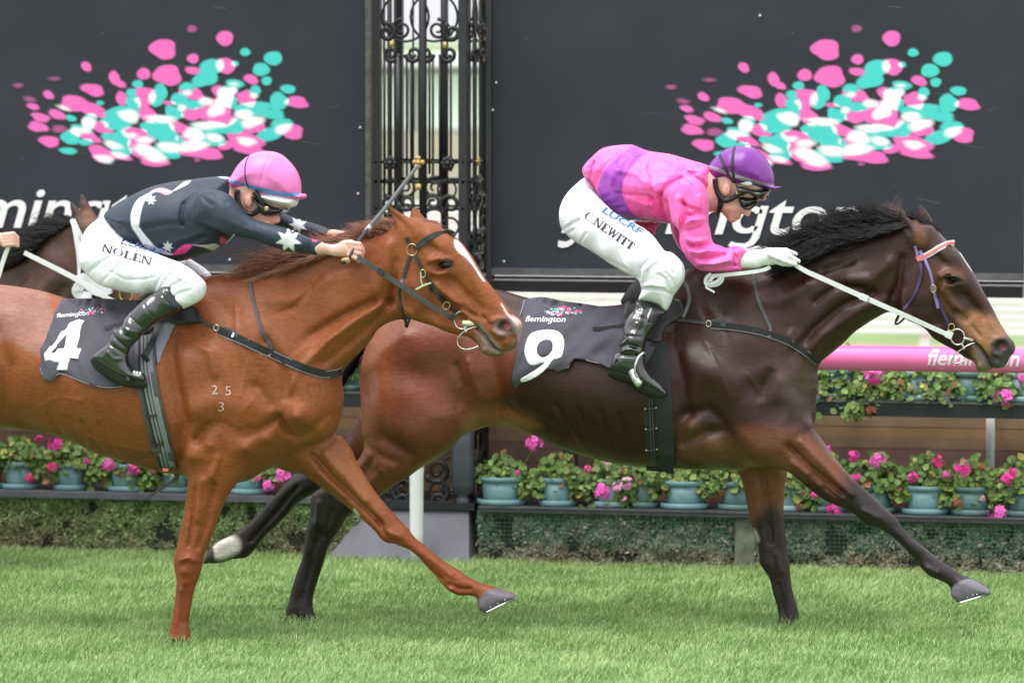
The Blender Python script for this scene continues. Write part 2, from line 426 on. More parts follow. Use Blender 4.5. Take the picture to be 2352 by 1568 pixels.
# ------------------------------------------------------------------ sheets and straps lying on a solid's near surface
def sheet(name, poly, S, mt, parent, off=.006, thick=.004, step=6.0, smooth=3, ripple=None, v0=-.2, flipcheck=True):
    pl = crom(poly, smooth) if smooth else np.array([q[:2] for q in poly], float)
    x0, y0 = pl.min(0); x1, y1 = pl.max(0)
    gx, gy = np.meshgrid(np.arange(x0 + step / 2, x1, step), np.arange(y0 + step / 2, y1, step))
    sdv = polysd(pl, gx, gy); g = np.stack([gx[sdv > step * .45], gy[sdv > step * .45]], 1)
    pts = [Vector((float(a), float(b))) for a, b in np.concatenate([pl, g])]
    n = len(pl); r = delaunay_2d_cdt(pts, [(i, (i + 1) % n) for i in range(n)], [], 1, 1e-4)
    P2 = np.array([(v.x, v.y) for v in r[0]]); faces = [tuple(f) for f in r[2]]
    W = S.on(P2[:, 0], P2[:, 1], off, v0)
    if ripple is not None:
        dlt = ripple(P2[:, 0], P2[:, 1]); W = W + np.stack([0 * dlt, -dlt, 0 * dlt], 1)
    W2 = W + np.array([0, thick, 0]); N = len(W)
    bc = {}
    for f in faces:
        for i in range(len(f)):
            a, b = f[i], f[(i + 1) % len(f)]; bc[(a, b)] = 1
    side = [(a, b) for (a, b) in bc if (b, a) not in bc]
    vs = [tuple(q) for q in W] + [tuple(q) for q in W2]
    # photo y grows downwards: reverse so faces look at the camera
    fs = [tuple(reversed(f)) for f in faces] + [tuple(i + N for i in f) for f in faces] + [(a, b, b + N, a + N) for a, b in side]
    m = MB(); m.add(vs, fs, True); return m.build(name, mt, parent)
def strap(name, pts, w, S, mt, parent, off=.004, thick=.004, n=6, v0=-.2, vs=None, closed=False):
    """flat strap w metres wide along traced points; vs: explicit depths per point instead of the surface"""
    pl = crom(pts, n, False)
    if vs is None: W = S.on(pl[:, 0], pl[:, 1], off, v0)
    else:
        vv = np.interp(np.linspace(0, len(pts) - 1, len(pl)), np.arange(len(pts)), vs); W = at(pl[:, 0], pl[:, 1], vv)
    ws = np.interp(np.linspace(0, 1, len(W)), np.linspace(0, 1, len(w)), w) if hasattr(w, '__len__') else np.full(len(W), w)
    m = MB(); vv = []
    for i in range(len(W)):
        t = W[min(i + 1, len(W) - 1)] - W[max(i - 1, 0)]; s_ = np.array([-t[2], 0, t[0]]); L = np.linalg.norm(s_) + 1e-9; s_ = s_ / L * ws[i] / 2
        y = np.array([0, thick / 2, 0])
        vv += [W[i] + s_ - y, W[i] - s_ - y, W[i] - s_ + y, W[i] + s_ + y]
    fs = []
    for i in range(len(W) - 1):
        for j in range(4): fs.append((i * 4 + j, i * 4 + (j + 1) % 4, (i + 1) * 4 + (j + 1) % 4, (i + 1) * 4 + j))
    fs += [(0, 3, 2, 1), tuple((len(W) - 1) * 4 + j for j in range(4))]
    m.add(vv, fs, True); o = m.build(name, mt, parent)
    o.modifiers.new('edge', 'EDGE_SPLIT').split_angle = R(50)
    return o
def tubeD(name, pts, r, mt, parent, n=8, seg=6, S=None, off=.004, closed=False, flat=1.0):
    """round rod through (x, y, v) photo points"""
    if closed: pl = crom(pts, seg, True); vv = np.interp(np.arange(len(pl)) / seg, np.arange(len(pts) + 1), [p[2] for p in pts] + [pts[0][2]])
    else: pl = crom(pts, seg, False); vv = np.interp(np.linspace(0, len(pts) - 1, len(pl)), np.arange(len(pts)), [p[2] for p in pts])
    W = at(pl[:, 0], pl[:, 1], vv)
    rr = np.interp(np.linspace(0, 1, len(W)), np.linspace(0, 1, len(r)), r).tolist() if hasattr(r, '__len__') else r
    m = MB(); m.tube([tuple(p) for p in W], rr, n, closed, True, flat); return m.build(name, mt, parent)
def text_polys(s, shear=0.0, bold=0.0, space=1.0):
    """outline triangles of a word in the built-in face; returns verts (x, y) and faces"""
    cu = bpy.data.curves.new('t', 'FONT'); cu.body = s; cu.shear = shear; cu.offset = bold; cu.space_character = space; cu.resolution_u = 4
    o = bpy.data.objects.new('t', cu); COL.objects.link(o); bpy.context.view_layer.update()
    me = bpy.data.meshes.new_from_object(o.evaluated_get(bpy.context.evaluated_depsgraph_get()))
    v = np.array([tuple(q.co)[:2] for q in me.vertices]); f = [tuple(p.vertices) for p in me.polygons]
    bpy.data.objects.remove(o); bpy.data.curves.remove(cu); bpy.data.meshes.remove(me)
    return v, f
def wordmark():
    """the slanted word with a single-storey g"""
    a, fa = text_polys('flemin', .26, .012); b, fb = text_polys('ton', .26, .012); xh = text_polys('n', 0, .012)[0][:, 1].max(); w = xh * .98
    x0 = a[:, 0].max() + .06; V = []; F = []; sl = .26
    def band(pts, ws):
        n0 = len(V)
        for i, (x, y) in enumerate(pts):
            q, r = pts[max(i - 1, 0)], pts[min(i + 1, len(pts) - 1)]; tx, ty = r[0] - q[0], r[1] - q[1]; L = math.hypot(tx, ty); nx, ny = -ty / L * ws[i] / 2, tx / L * ws[i] / 2
            for s in (1, -1): X, Y = x + s * nx, y + s * ny; V.append((X + sl * Y + x0, Y))
        for i in range(len(pts) - 1): F.append((n0 + 2 * i, n0 + 2 * i + 1, n0 + 2 * i + 3, n0 + 2 * i + 2))
    st = .115; bowl = [(w * .5 - st / 2 + (w * .5 - st / 2) * math.cos(t), xh * .5 + (xh * .5 - st * .42) * math.sin(t)) for t in np.linspace(.60, 2 * math.pi - .60, 23)]
    bowl = [(min(x, w - 1.5 * st - .004), y) for x, y in bowl]
    band(bowl, [st * (.72 + .28 * abs(math.cos(t))) for t in np.linspace(.60, 2 * math.pi - .60, 23)])
    band([(w - st, xh), (w - st, 0), (w - st, -.06), (w - st * 1.3, -.15), (w * .5, -.205), (w * .18, -.195), (w * .0, -.165)], [st, st, st, st * .95, st * .8, st * .75, st * .7])
    g = np.array(V); b = b + np.array([g[:, 0].max() - sl * xh - b[:, 0].min() + .13, 0]); na, ng = len(a), len(g)
    return np.concatenate([a, g, b]), fa + [tuple(i + na for i in f) for f in F] + [tuple(i + na + ng for i in f) for f in fb]
WM = wordmark()
def text_on(name, s, p0, p1, h, S, mt, parent, off=.008, shear=0., bold=0., v0=-.2, ripple=None, plane=None, thick=0, geo=None, capu=None):
    """word whose baseline runs from p0 to p1 (photo units), cap height h"""
    v, f = geo if geo else text_polys(s, shear, bold)
    w = v[:, 0].max() - v[:, 0].min(); x = (v[:, 0] - v[:, 0].min()) / w; capH = capu or (geo and 1.0 or .729)
    ux, uy = p1[0] - p0[0], p1[1] - p0[1]; L = math.hypot(ux, uy); nx, ny = uy / L, -ux / L
    yy = v[:, 1] / capH * h
    X = p0[0] + x * ux + nx * yy; Y = p0[1] + x * uy + ny * yy
    m = MB()
    if plane is not None: W = at(X, Y, plane)
    else:
        bm = bmesh.new(); vv = [bm.verts.new((a, b, 0)) for a, b in zip(X, Y)]
        for q in f:
            try: bm.faces.new([vv[i] for i in q])
            except ValueError: pass
        for _ in range(3):
            e = [e for e in bm.edges if e.calc_length() > 7]
            if not e: break
            bmesh.ops.subdivide_edges(bm, edges=e, cuts=1)
        bmesh.ops.triangulate(bm, faces=bm.faces[:])
        bm.verts.index_update(); X = np.array([q.co.x for q in bm.verts]); Y = np.array([q.co.y for q in bm.verts]); f = [tuple(q.index for q in g.verts) for g in bm.faces]; bm.free()
        W = S.on(X, Y, off, v0)
        if ripple is not None: dl = ripple(X, Y); W = W - np.stack([0 * dl, dl, 0 * dl], 1)
    fs = [tuple(reversed(q)) for q in f] if False else f
    m.add([tuple(q) for q in W], fs, True)
    o = m.build(name, mt, parent)
    return o
M = {}
# ------------------------------------------------------------------ ground, grass
def vnoise(x, y, s, seed=0):
    g = np.random.default_rng(seed); tab = g.random((64, 64)); X = x * s; Y = y * s; i = np.floor(X).astype(int); j = np.floor(Y).astype(int); fx = X - i; fy = Y - j
    fx = fx * fx * (3 - 2 * fx); fy = fy * fy * (3 - 2 * fy); t = lambda a, b: tab[a % 64, b % 64]
    return (t(i, j) * (1 - fx) + t(i + 1, j) * fx) * (1 - fy) + (t(i, j + 1) * (1 - fx) + t(i + 1, j + 1) * fx) * fy
VHEDGE = 2.25
gm = mat('turf_soil', (.12, .23, .07), rough=.95, noise=.4, nscale=6, bump=.5, bscale=40)
m = MB(); m.add([(-60, -40, 0), (60, -40, 0), (60, 2.9, 0), (-60, 2.9, 0)], [(0, 1, 2, 3)]); tag(m.build('ground', gm), kind='structure')
m = MB(); m.add([(-600, 2.9, 0), (600, 2.9, 0), (600, 18.5, 0), (-600, 18.5, 0)], [(0, 1, 2, 3)])
tag(m.build('path', mat('gravel', srgb(176, 156, 128, .75), rough=.95, noise=.25, nscale=3)), kind='structure')
m = MB(); m.add([(-600, 18.5, 0), (600, 18.5, 0), (600, 1200, 0), (-600, 1200, 0)], [(0, 1, 2, 3)])
tag(m.build('lawn', mat('far_lawn', (.17, .25, .09), rough=.95, noise=.2, nscale=1.5)), kind='structure')
V4_ = -.80
def grass():
    g = np.random.default_rng(11); N = 430000
    u = g.uniform(-3.9, 4.3, N); v = g.uniform(-3.3, 2.36, N)
    x, y = proj(np.stack([u, v, np.zeros(N)], 1)); keep = (x > -260) & (x < 2610) & (y < 1800)
    edge = (x < -20) | (x > 2372) | (y > 1600); keep &= (~edge) | (g.random(N) < .45)
    u, v = u[keep], v[keep]; N = len(u); n1 = vnoise(u + 20, v + 20, 1.1, 1); n2 = vnoise(u + 20, v + 20, 5.5, 2); n3 = vnoise(u + 20, v + 20, 17, 3)
    hb = sum(np.exp(-((u - a) ** 2 + (v - b) ** 2) / .006) for a, b in [(pt(412, 1470, V4_ - .135)[0], V4_ - .15), (pt(690, 1424, -.13)[0], -.15), (pt(1820, 1458, .13)[0], .11)]); h = (.022 + .014 * n1 + .012 * n3) * (.6 + .7 * g.random(N)) * (1 + .9 * np.clip(hb, 0, 1)); w = .0011 + .0009 * g.random(N)
    an = g.uniform(0, 6.283, N); ln = np.abs(g.normal(.45, .30, N)); wd = .22
    dx = np.cos(an) * ln + wd + .5 * (n3 - .5); dy = np.sin(an) * ln + .3 * (n2 - .5)
    B = np.stack([u, v, np.zeros(N) - .002], 1); up = np.array([0, 0, 1.0])
    D = np.stack([dx, dy, np.zeros(N)], 1); fa = g.uniform(-.9, .9, N); S = np.stack([np.cos(fa), np.sin(fa), 0 * fa], 1) * w[:, None]
    mid = B + up * (h * .62)[:, None] + D * (h * .30)[:, None]; tip = B + up * h[:, None] * .98 + D * (h * .85)[:, None]
    V = np.stack([B - S, B + S, mid - S * .8, mid + S * .8, tip], 1).reshape(-1, 3); b = np.arange(N)[:, None] * 5
    F = np.concatenate([b + [0, 1, 3], b + [0, 3, 2], b + [2, 3, 4]], 0)
    c1 = np.array([.165, .295, .085]); c2 = np.array([.365, .530, .190]); c3 = np.array([.48, .56, .32]); t = np.clip(.28 + .45 * n1 + .55 * (n2 - .5) + g.normal(0, .26, N), 0, 1)[:, None]
    c = c1 * (1 - t) + c2 * t; dry = (g.random(N) < .08)[:, None]; c = np.where(dry, c3, c)
    near_hedge = np.clip((v - 1.7) / .5, 0, 1)[:, None] * .35; c = c * (1 - near_hedge) + np.array([.30, .36, .13]) * near_hedge
    col = np.repeat(c, 5, 0)
    gmat = mat('grass_blades', (1, 1, 1), rough=.55, spec=.35, attr=True)
    b_ = gmat.node_tree.nodes['Principled BSDF']; b_.inputs['Subsurface Weight'].default_value = 0
    o = link('grass', npmesh('grass', V, F, False, col), gmat); return tag(o, 'short green turf blades of the home straight', 'grass', kind='stuff')
grass()

# ------------------------------------------------------------------ far background seen through the gaps
def Z(x, y, v): return pt(x, y, v)[2]
VB = 10.2
white = mat('white_paint', (.82, .83, .84), rough=.5)
fn = empty('slatted_fence', (0, VB, 0), 'long white slatted barrier far behind the pink rail', 'fence')
for k in range(17):
    z = .60 + k * .047; mb = MB(); mb.box((-14, VB, z), (16, VB + .02, z + .036)); mb.build('slat', white, fn)
for k in range(16):
    mb = MB(); mb.box((-14 + k * 2.03, VB + .022, 0), (-14 + k * 2.03 + .06, VB + .08, 1.42)); mb.build('post', white, fn)
bl = empty('pavilion', (0, 26, 0), 'pale pavilion with mint green glass panels seen through the iron column', 'building')
pale = mat('pale_wall', (.80, .82, .80), rough=.7); mint = mat('mint_glass', (.74, .86, .79), rough=.2, spec=.6); tan = mat('tan_render', (.48, .44, .36), rough=.9)
mb = MB(); mb.box((-22, 26, 0), (14, 30, 1.50)); mb.build('base_wall', tan, bl)
mb = MB(); mb.box((-22, 26.3, 1.5), (14, 30, 2.12)); mb.build('wall', pale, bl)
for k in range(24):
    mb = MB(); mb.box((-22 + k * 1.5 + .05, 26.1, 1.52), (-22 + k * 1.5 + 1.44, 26.24, 2.06)); mb.build('pane', mint, bl)
mb = MB(); mb.box((-22.2, 25.9, 2.12), (14.2, 30.2, 2.24)); mb.build('cap', white, bl)
def far_tree(x, y, h, w, seed, lab):
    t = empty('tree', (x, y, 0), lab, 'tree', 'trees beyond the pavilion'); g = np.random.default_rng(seed)
    mb = MB(); mb.tube([(x, y, 0), (x + .1, y, h * .3), (x, y + .1, h * .6)], [.22, .16, .08], 8); mb.tube([(x, y, h * .3), (x + w * .25, y, h * .65)], [.1, .04], 6); mb.tube([(x, y, h * .35), (x - w * .25, y, h * .7)], [.1, .04], 6)
    mb.build('trunk', mat('bark', (.12, .10, .08), rough=.9), t)
    N = 3500; cl = g.normal(0, 1, (26, 3)) * np.array([w * .28, w * .28, h * .17]) + np.array([x, y, h * .68]); P = cl[g.integers(0, 26, N)] + g.normal(0, .14, (N, 3))
    a = g.normal(0, 1, (N, 3)); a /= np.linalg.norm(a, axis=1)[:, None]; b = np.cross(a, g.normal(0, 1, (N, 3))); b /= np.linalg.norm(b, axis=1)[:, None]; s = .09
    V = np.stack([P - a * s, P + b * s * .6, P + a * s, P - b * s * .6], 1).reshape(-1, 3); F = np.arange(N * 4).reshape(-1, 4)
    link('crown', npmesh('crown', V, F, False), mat('far_leaves', (.26, .28, .24), rough=.8), t)
far_tree(-13.2, 58, 2.25, 1.6, 1, 'small grey green tree beyond the pavilion, behind the iron column')
far_tree(-19.5, 66, 2.3, 2.0, 2, 'tree beyond the pavilion, left of the one behind the iron column')

# ------------------------------------------------------------------ billboards
VP = 2.62
M['banner'] = mat('banner_skin', srgb(56, 59, 65), rough=.85, spec=.15, noise=.10, nscale=3, bump=.15, bscale=300)
M['bframe'] = mat('banner_frame', (.035, .037, .042), rough=.5, noise=.3, nscale=8)
M['bframe2'] = mat('banner_frame_grey', (.10, .105, .11), rough=.5, noise=.3, nscale=14)
M['bworn'] = mat('worn_edge', (.11, .10, .09), rough=.7, noise=.5, nscale=25)
M['bbeam'] = mat('black_beam', (.012, .012, .016), rough=.35)
M['bpink'] = mat('banner_pink', (.84, .12, .46), rough=.75); M['bteal'] = mat('banner_teal', (.06, .52, .45), rough=.75); M['bwhite'] = mat('banner_white', (.84, .85, .84), rough=.75)
M['bfade'] = mat('banner_pink_faded', (.34, .09, .20), rough=.75); M['scuff'] = mat('banner_scuff', (.11, .115, .125), rough=.8)
EMB_P = [(1550, 265, 55, 50, 0), (1125, 340, 88, 66, 10), (1330, 405, 38, 32, 0), (595, 460, 38, 28, 40), (990, 510, 45, 38, 0), (1155, 520, 94, 68, 8), (1330, 487, 52, 25, 5), (1560, 455, 60, 52, 20), (1730, 548, 50, 30, 20), (335, 655, 38, 25, 30), (228, 735, 42, 20, 15), (640, 620, 78, 38, 15), (790, 540, 34, 50, -25), (830, 580, 40, 22, 20), (520, 715, 100, 52, 8), (640, 760, 100, 42, 18), (395, 790, 60, 28, 20), (280, 810, 62, 28, 15), (262, 875, 68, 32, 10), (340, 975, 68, 36, 10), (840, 680, 38, 48, -25), (1005, 665, 88, 62, 5), (1320, 640, 85, 45, 20), (1165, 710, 42, 14, 5), (1700, 680, 65, 52, 25), (1020, 790, 90, 46, 35), (1480, 760, 120, 70, -10), (1520, 830, 100, 50, 0), (1540, 650, 80, 50, 30), (2045, 705, 76, 38, 8), (2005, 905, 84, 50, 12), (1750, 865, 74, 54, 0), (1690, 970, 125, 60, 12), (1720, 1030, 100, 34, 8), (1560, 1000, 60, 30, -10), (1290, 1040, 90, 36, 15), (1440, 1060, 90, 40, 4), (1060, 1115, 95, 30, 8), (700, 1060, 88, 50, 25), (840, 1080, 65, 22, 12), (1320, 785, 62, 46, -5), (710, 880, 70, 40, 15), (590, 930, 110, 32, 22), (940, 930, 95, 50, 14), (1240, 880, 90, 34, 20), (960, 1010, 74, 70, 0), (1270, 955, 60, 26, 0)]
EMB_T = [(1690, 360, 33, 26, 0), (1883, 403, 60, 46, 0), (1800, 480, 56, 43, 0), (1620, 440, 24, 18, 0), (1838, 558, 34, 29, -10), (1985, 615, 50, 29, 5), (1620, 578, 60, 28, 8), (1450, 475, 84, 60, -30), (1410, 548, 86, 48, -10), (950, 580, 36, 26, 0), (1110, 630, 40, 54, -25), (905, 640, 34, 28, 0), (920, 705, 52, 44, 30), (690, 710, 25, 14, 0), (1080, 690, 50, 42, -20), (1290, 600, 52, 30, 0), (1240, 690, 60, 48, 20), (1330, 720, 76, 30, 0), (1200, 780, 64, 46, 20), (1560, 640, 60, 50, -20), (1590, 700, 42, 42, 0), (1760, 625, 36, 34, -20), (1740, 750, 124, 48, -5), (1920, 700, 62, 60, -10), (1870, 785, 90, 32, 5), (490, 815, 36, 20, 15), (625, 820, 46, 36, 0), (850, 790, 112, 60, 0), (800, 850, 100, 44, 8), (560, 890, 70, 25, 15), (490, 945, 64, 50, 0), (590, 980, 48, 22, 0), (470, 1040, 58, 22, 5), (830, 960, 70, 60, 10), (740, 940, 42, 22, 0), (830, 1035, 74, 46, 20), (1090, 890, 110, 62, 10), (1170, 950, 90, 60, 30), (1150, 1045, 100, 42, 10), (1630, 870, 54, 52, 10), (1470, 880, 130, 38, 5), (1450, 960, 100, 48, 5), (1870, 920, 92, 44, -18), (1940, 850, 72, 34, -5)]
EMB_W = [(1490, 760, 62, 42, -20), (1540, 700, 60, 42, -15), (1600, 625, 36, 26, 0), (890, 800, 70, 42, 15), (610, 850, 46, 44, 20), (1110, 820, 96, 26, 5), (1410, 865, 74, 26, 4), (1340, 925, 72, 44, 10), (1480, 950, 58, 28, 12), (1740, 840, 78, 36, -12), (1680, 790, 60, 34, 0), (1700, 975, 62, 28, 8), (1330, 1005, 100, 40, -8), (1000, 965, 60, 24, 0), (1030, 1050, 116, 40, 22), (1170, 1015, 84, 34, 5), (720, 1095, 62, 26, 10), (1950, 890, 54, 30, -15), (1050, 670, 24, 40, 10), (1255, 745, 28, 22, 0), (1420, 700, 50, 26, 5), (780, 1000, 62, 24, 18), (905, 935, 40, 18, 0), (530, 905, 36, 16, 25), (1515, 450, 24, 38, 0), (1290, 640, 30, 18, 0), (820, 1070, 50, 18, 15), (1750, 660, 26, 18, 10), (1060, 1100, 60, 16, 12), (440, 745, 40, 12, 20), (570, 900, 20, 14, 0), (1610, 580, 26, 10, 0)]
M['emblem'] = mat('emblem_print', (1, 1, 1), rough=.8, spec=.3, attr=True)
def billboard(x0, x1, lab, dX, xr):
    B = empty('billboard', ((x0 + x1) / 2, VP, 0), lab, 'billboard', 'dark billboards behind the rail')
    zb = Z(1150, 614, VP); zt = zb + 1.75
    mb = MB(); mb.box((x0, VP, zb), (x1, VP + .03, zt)); mb.build('panel', M['banner'], B)
    mb = MB(); mb.box((x0 - .003, VP - .012, Z(1150, 631, VP)), (x1 + .003, VP + .04, zb - .001)); mb.build('bottom_frame', M['bframe2'], B)
    mb = MB(); mb.box((x0, VP + .0, Z(1150, 641, VP)), (x1, VP + .05, Z(1150, 634, VP))); mb.build('lower_rail', M['bframe'], B)
    mb = MB(); mb.box((x0, VP - .03, Z(1150, 669, VP)), (x1, VP + .06, Z(1150, 643, VP))); mb.build('beam', M['bbeam'], B)
    mb = MB(); mb.box((x0, VP - .034, Z(1150, 644.5, VP)), (x1, VP - .031, Z(1150, 642, VP))); mb.build('beam_edge', M['bframe2'], B)
    g = random.Random(5)
    def masks(lst, soft):
        out = np.zeros(GX.shape)
        for (cx, cy, rx, ry, ro) in lst:
            ph, ph2 = g.uniform(0, 6.28), g.uniform(0, 6.28); big = .09 if rx > 60 else .04; ra = R(ro)
            dx, dy = GX - cx, GY - cy; ex, ey = (dx * math.cos(ra) + dy * math.sin(ra)) / rx, (-dx * math.sin(ra) + dy * math.cos(ra)) / ry
            an = np.arctan2(ey, ex); rn = np.hypot(ex, ey) / (1.04 + big * np.sin(3 * an + ph) + big * .45 * np.sin(5 * an + ph2)); out = np.maximum(out, np.clip((1 - rn) * min(rx, ry) / soft + .5, 0, 1))
        return out
    GX, GY = np.meshgrid(np.arange(80, 2170, 8.0), np.arange(170, 1170, 8.0), indexing='ij')
    mp_, mt_, mw_ = masks(EMB_P, 9), masks(EMB_T, 9), masks(EMB_W, 16)
    fd = masks([(1323, 200, 30, 22, 0), (375, 543, 32, 9, 0), (125, 590, 28, 13, 0), (205, 685, 36, 15, 10), (410, 890, 46, 24, 0), (1360, 1100, 18, 14, 0)], 14)
    cb = np.array(srgb(56, 59, 65)); cp = np.array((.86, .16, .50)); ct = np.array((.075, .62, .56)); cw = np.array((.88, .86, .87))
    col = np.tile(cb, GX.shape + (1,)); mix = lambda c, m_, k: c * (1 - m_[..., None]) + k * m_[..., None]
    col = mix(col, fd * .45, cp); col = mix(col, mp_, cp); col = mix(col, mt_, ct); col = mix(col, np.clip(mp_ * mt_ * 1.0, 0, 1) * (vnoise(GX + 50, GY + 50, .012, 8) > .46), cw); col = mix(col, mw_, cw)
    alpha = np.maximum.reduce([fd, mp_, mt_, mw_]); P = at(GX / 3, GY / 3, VP); P[..., 0] += dX; P[..., 1] = VP - .0015
    I_ = np.arange(GX.size).reshape(GX.shape); q4 = np.stack([I_[:-1, :-1], I_[:-1, 1:], I_[1:, 1:], I_[1:, :-1]], -1).reshape(-1, 4); keep = alpha.reshape(-1)[q4].max(1) > .001; q4 = q4[keep]
    used, inv = np.unique(q4, return_inverse=True); link('emblem', npmesh('emblem', P.reshape(-1, 3)[used], inv.reshape(-1, 4), False, col.reshape(-1, 3)[used]), M['emblem'], B)
    # wordmark
    v, f = WM; w0, w1 = v[:, 0].min(), v[:, 0].max()
    X = 1290 + (v[:, 0] - w0) / (w1 - w0) * 690; k = 100 / .729; Y = 533 + (X - 1283) * .0092 - v[:, 1] * k; P = at(X, Y, VP)
    mb = MB(); mb.add([(p[0] + xr, VP - .0062, p[2]) for p in P], f); mb.build('wordmark', M['bwhite'], B)
    P = [pt(1241.3 + a / 4, 313.6 + b / 4, VP) for a, b in [(163, 985), (166, 1012), (200, 1022), (250, 1014), (300, 985), (340, 930), (370, 850), (340, 850), (310, 900), (280, 945), (240, 965), (200, 960), (170, 953)]]
    mb = MB(); mb.add([(p[0] + xr, VP - .0066, p[2]) for p in P], [tuple(range(12, -1, -1))]); mb.build('wordmark_tail', M['bwhite'], B)
    # scuffs and fixings
    mb = MB()
    for k in range(24):
        px, pz = g.uniform(x0 + .1, x1 - .1), g.uniform(zb + .05, zt - .3); L = g.uniform(.01, .06) if g.random() < .5 else .004; t = g.uniform(-.25, .25); h = g.uniform(.0006, .0014) if L > .006 else .003
        mb.add([(px - L, VP - .0012, pz - t * L - h), (px + L, VP - .0012, pz + t * L - h), (px + L, VP - .0012, pz + t * L + h), (px - L, VP - .0012, pz - t * L + h)], [(0, 1, 2, 3)])
    mb.build('scuffs', M['scuff'], B)['kind'] = 'stuff'
    return B, zb, zt
pL = pt(375, 115, VP); pR = pt(1897, 112, VP); DX = pR[0] - pL[0]
XL1 = pt(841, 300, VP)[0]; XR0 = pt(1131, 300, VP)[0]
B1, zb, zt = billboard(XL1 - 3.0, XL1, 'dark grey billboard with pink and teal petals left of the iron column', 0, -DX)
B2, _, _ = billboard(XR0, XR0 + 3.02 * 0 + (pt(2355, 20, VP)[0] - XR0), 'dark grey billboard with pink and teal petals right of the iron column', DX, 0)
for B, xa in ((B1, XL1 + .002), (B2, XR0 - .026)):
    mb = MB(); mb.box((xa, VP - .02, zb - .12), (xa + .024, VP + .05, zt)); mb.build('edge_post', M['bworn'] if B is B1 else M['bframe'], B)
for (x, y) in [(1158, 600), (1140, 190), (1132, 253), (828, 293), (823, 445), (528, 596), (1746, 36)]:
    p = pt(x, y, VP); mb = MB(); mb.ball((p[0], VP - .004, p[2]), .0055, 8, 5, (1, .5, 1)); mb.build('fixing', M['bwhite'], B1 if x < 1000 else B2)
for k in range(4):
    mb = MB(); x = (XL1 - 2.95, XL1 - 2.2, 0, XR0 + 2.62)[k]
    if k == 2: continue
    mb = MB(); mb.box((x, VP + .07, 0), (x + .05, VP + .12, zt)); mb.build('stand_post', M['bframe'], B1 if k < 2 else B2)

# ------------------------------------------------------------------ wrought iron column
VT = 2.36; XA = pt(855, 300, VT)[0]; XB = pt(1071, 300, VT)[0]; WT = XB - XA; VTB = VT + WT
iron = mat('black_iron', (.007, .007, .009), rough=.45, noise=.3, nscale=30, bump=.2, bscale=60); irong = mat('grey_iron', (.022, .023, .027), rough=.4, noise=.3, nscale=20); gold = mat('gold_paint', (.50, .36, .12), rough=.4, metal=.4)
tw = empty('iron_column', ((XA + XB) / 2, VT + WT / 2, 0), 'tall ornate black wrought iron column with gold details between the two billboards', 'column')
s_ = .038
for nm, x, v, mt in (('corner_post', XA, VT, iron), ('corner_post', XB - s_, VT, irong), ('corner_post', XA, VTB - s_, iron), ('corner_post', XB - s_, VTB - s_, iron)):
    mb = MB(); mb.box((x, v, .3), (x + s_, v + s_, zt + .05)); mb.build(nm, mt, tw)
zx = lambda y: Z(963, y, VT)
def fx(x): return pt(x, 300, VT)[0]
ztop = zt + .05
for v_ in (VT + .012, VTB - .018):
    for x, r, y0, y1, mt in [(970, .019, -200, 700, iron), (1009, .006, 130, 410, iron), (1026, .005, -200, 620, iron), (897, .005, -200, 620, iron), (882, .006, 130, 420, iron), (913, .010, 130, 420, irong), (943, .006, 130, 410, iron), (985, .006, 130, 400, iron)]:
        mb = MB(); mb.tube([(fx(x), v_, zx(y1)), (fx(x), v_, min(ztop, zx(y0)))], r, 8); mb.build('bar', mt, tw)
for k, v_ in enumerate((VT + WT * .33, VT + WT * .55, VT + WT * .78)):
    for X in (XB - s_ / 2, XA + s_ / 2):
        mb = MB(); mb.tube([(X, v_, .5), (X, v_, ztop)], .006 if k != 1 else .011, 8); mb.build('bar', iron, tw)
def scroll(cx, cy, r, turns, a0, side, face, thick=.006, mt=iron):
    pts = []; n = int(18 * turns) + 4
    for i in range(n):
        t = i / (n - 1); a = a0 + side * 2 * math.pi * turns * t; rr = r * (1 - .78 * t) / 502
        X, Zz = fx(cx) + rr * math.cos(a), zx(cy) + rr * math.sin(a)
        if face == 'f': pts.append((X, VT + .01, Zz))
        elif face == 'b': pts.append((X, VTB - .01, Zz))
        elif face == 'r': pts.append((XB - .01, VT + (X - XA), Zz))
        else: pts.append((XA + .01, VT + (X - XA), Zz))
    mb = MB(); mb.tube(pts, [thick * (1 - .4 * i / n) for i in range(n)], 7, False, True, 1.5); mb.build('scroll', mt, tw)
def hoop(cx, cy, r, face, thick=.005, mt=iron, sx=1):
    pts = []
    for i in range(24):
        a = 2 * math.pi * i / 24; X, Zz = fx(cx) + sx * r / 502 * math.cos(a), zx(cy) + r / 502 * math.sin(a)
        pts.append((X, VT + .012, Zz) if face == 'f' else (X, VTB - .012, Zz) if face == 'b' else (XB - .012, VT + (X - XA), Zz) if face == 'r' else (XA + .012, VT + (X - XA), Zz))
    mb = MB(); mb.tube(pts, thick, 7, True); mb.build('hoop', mt, tw)
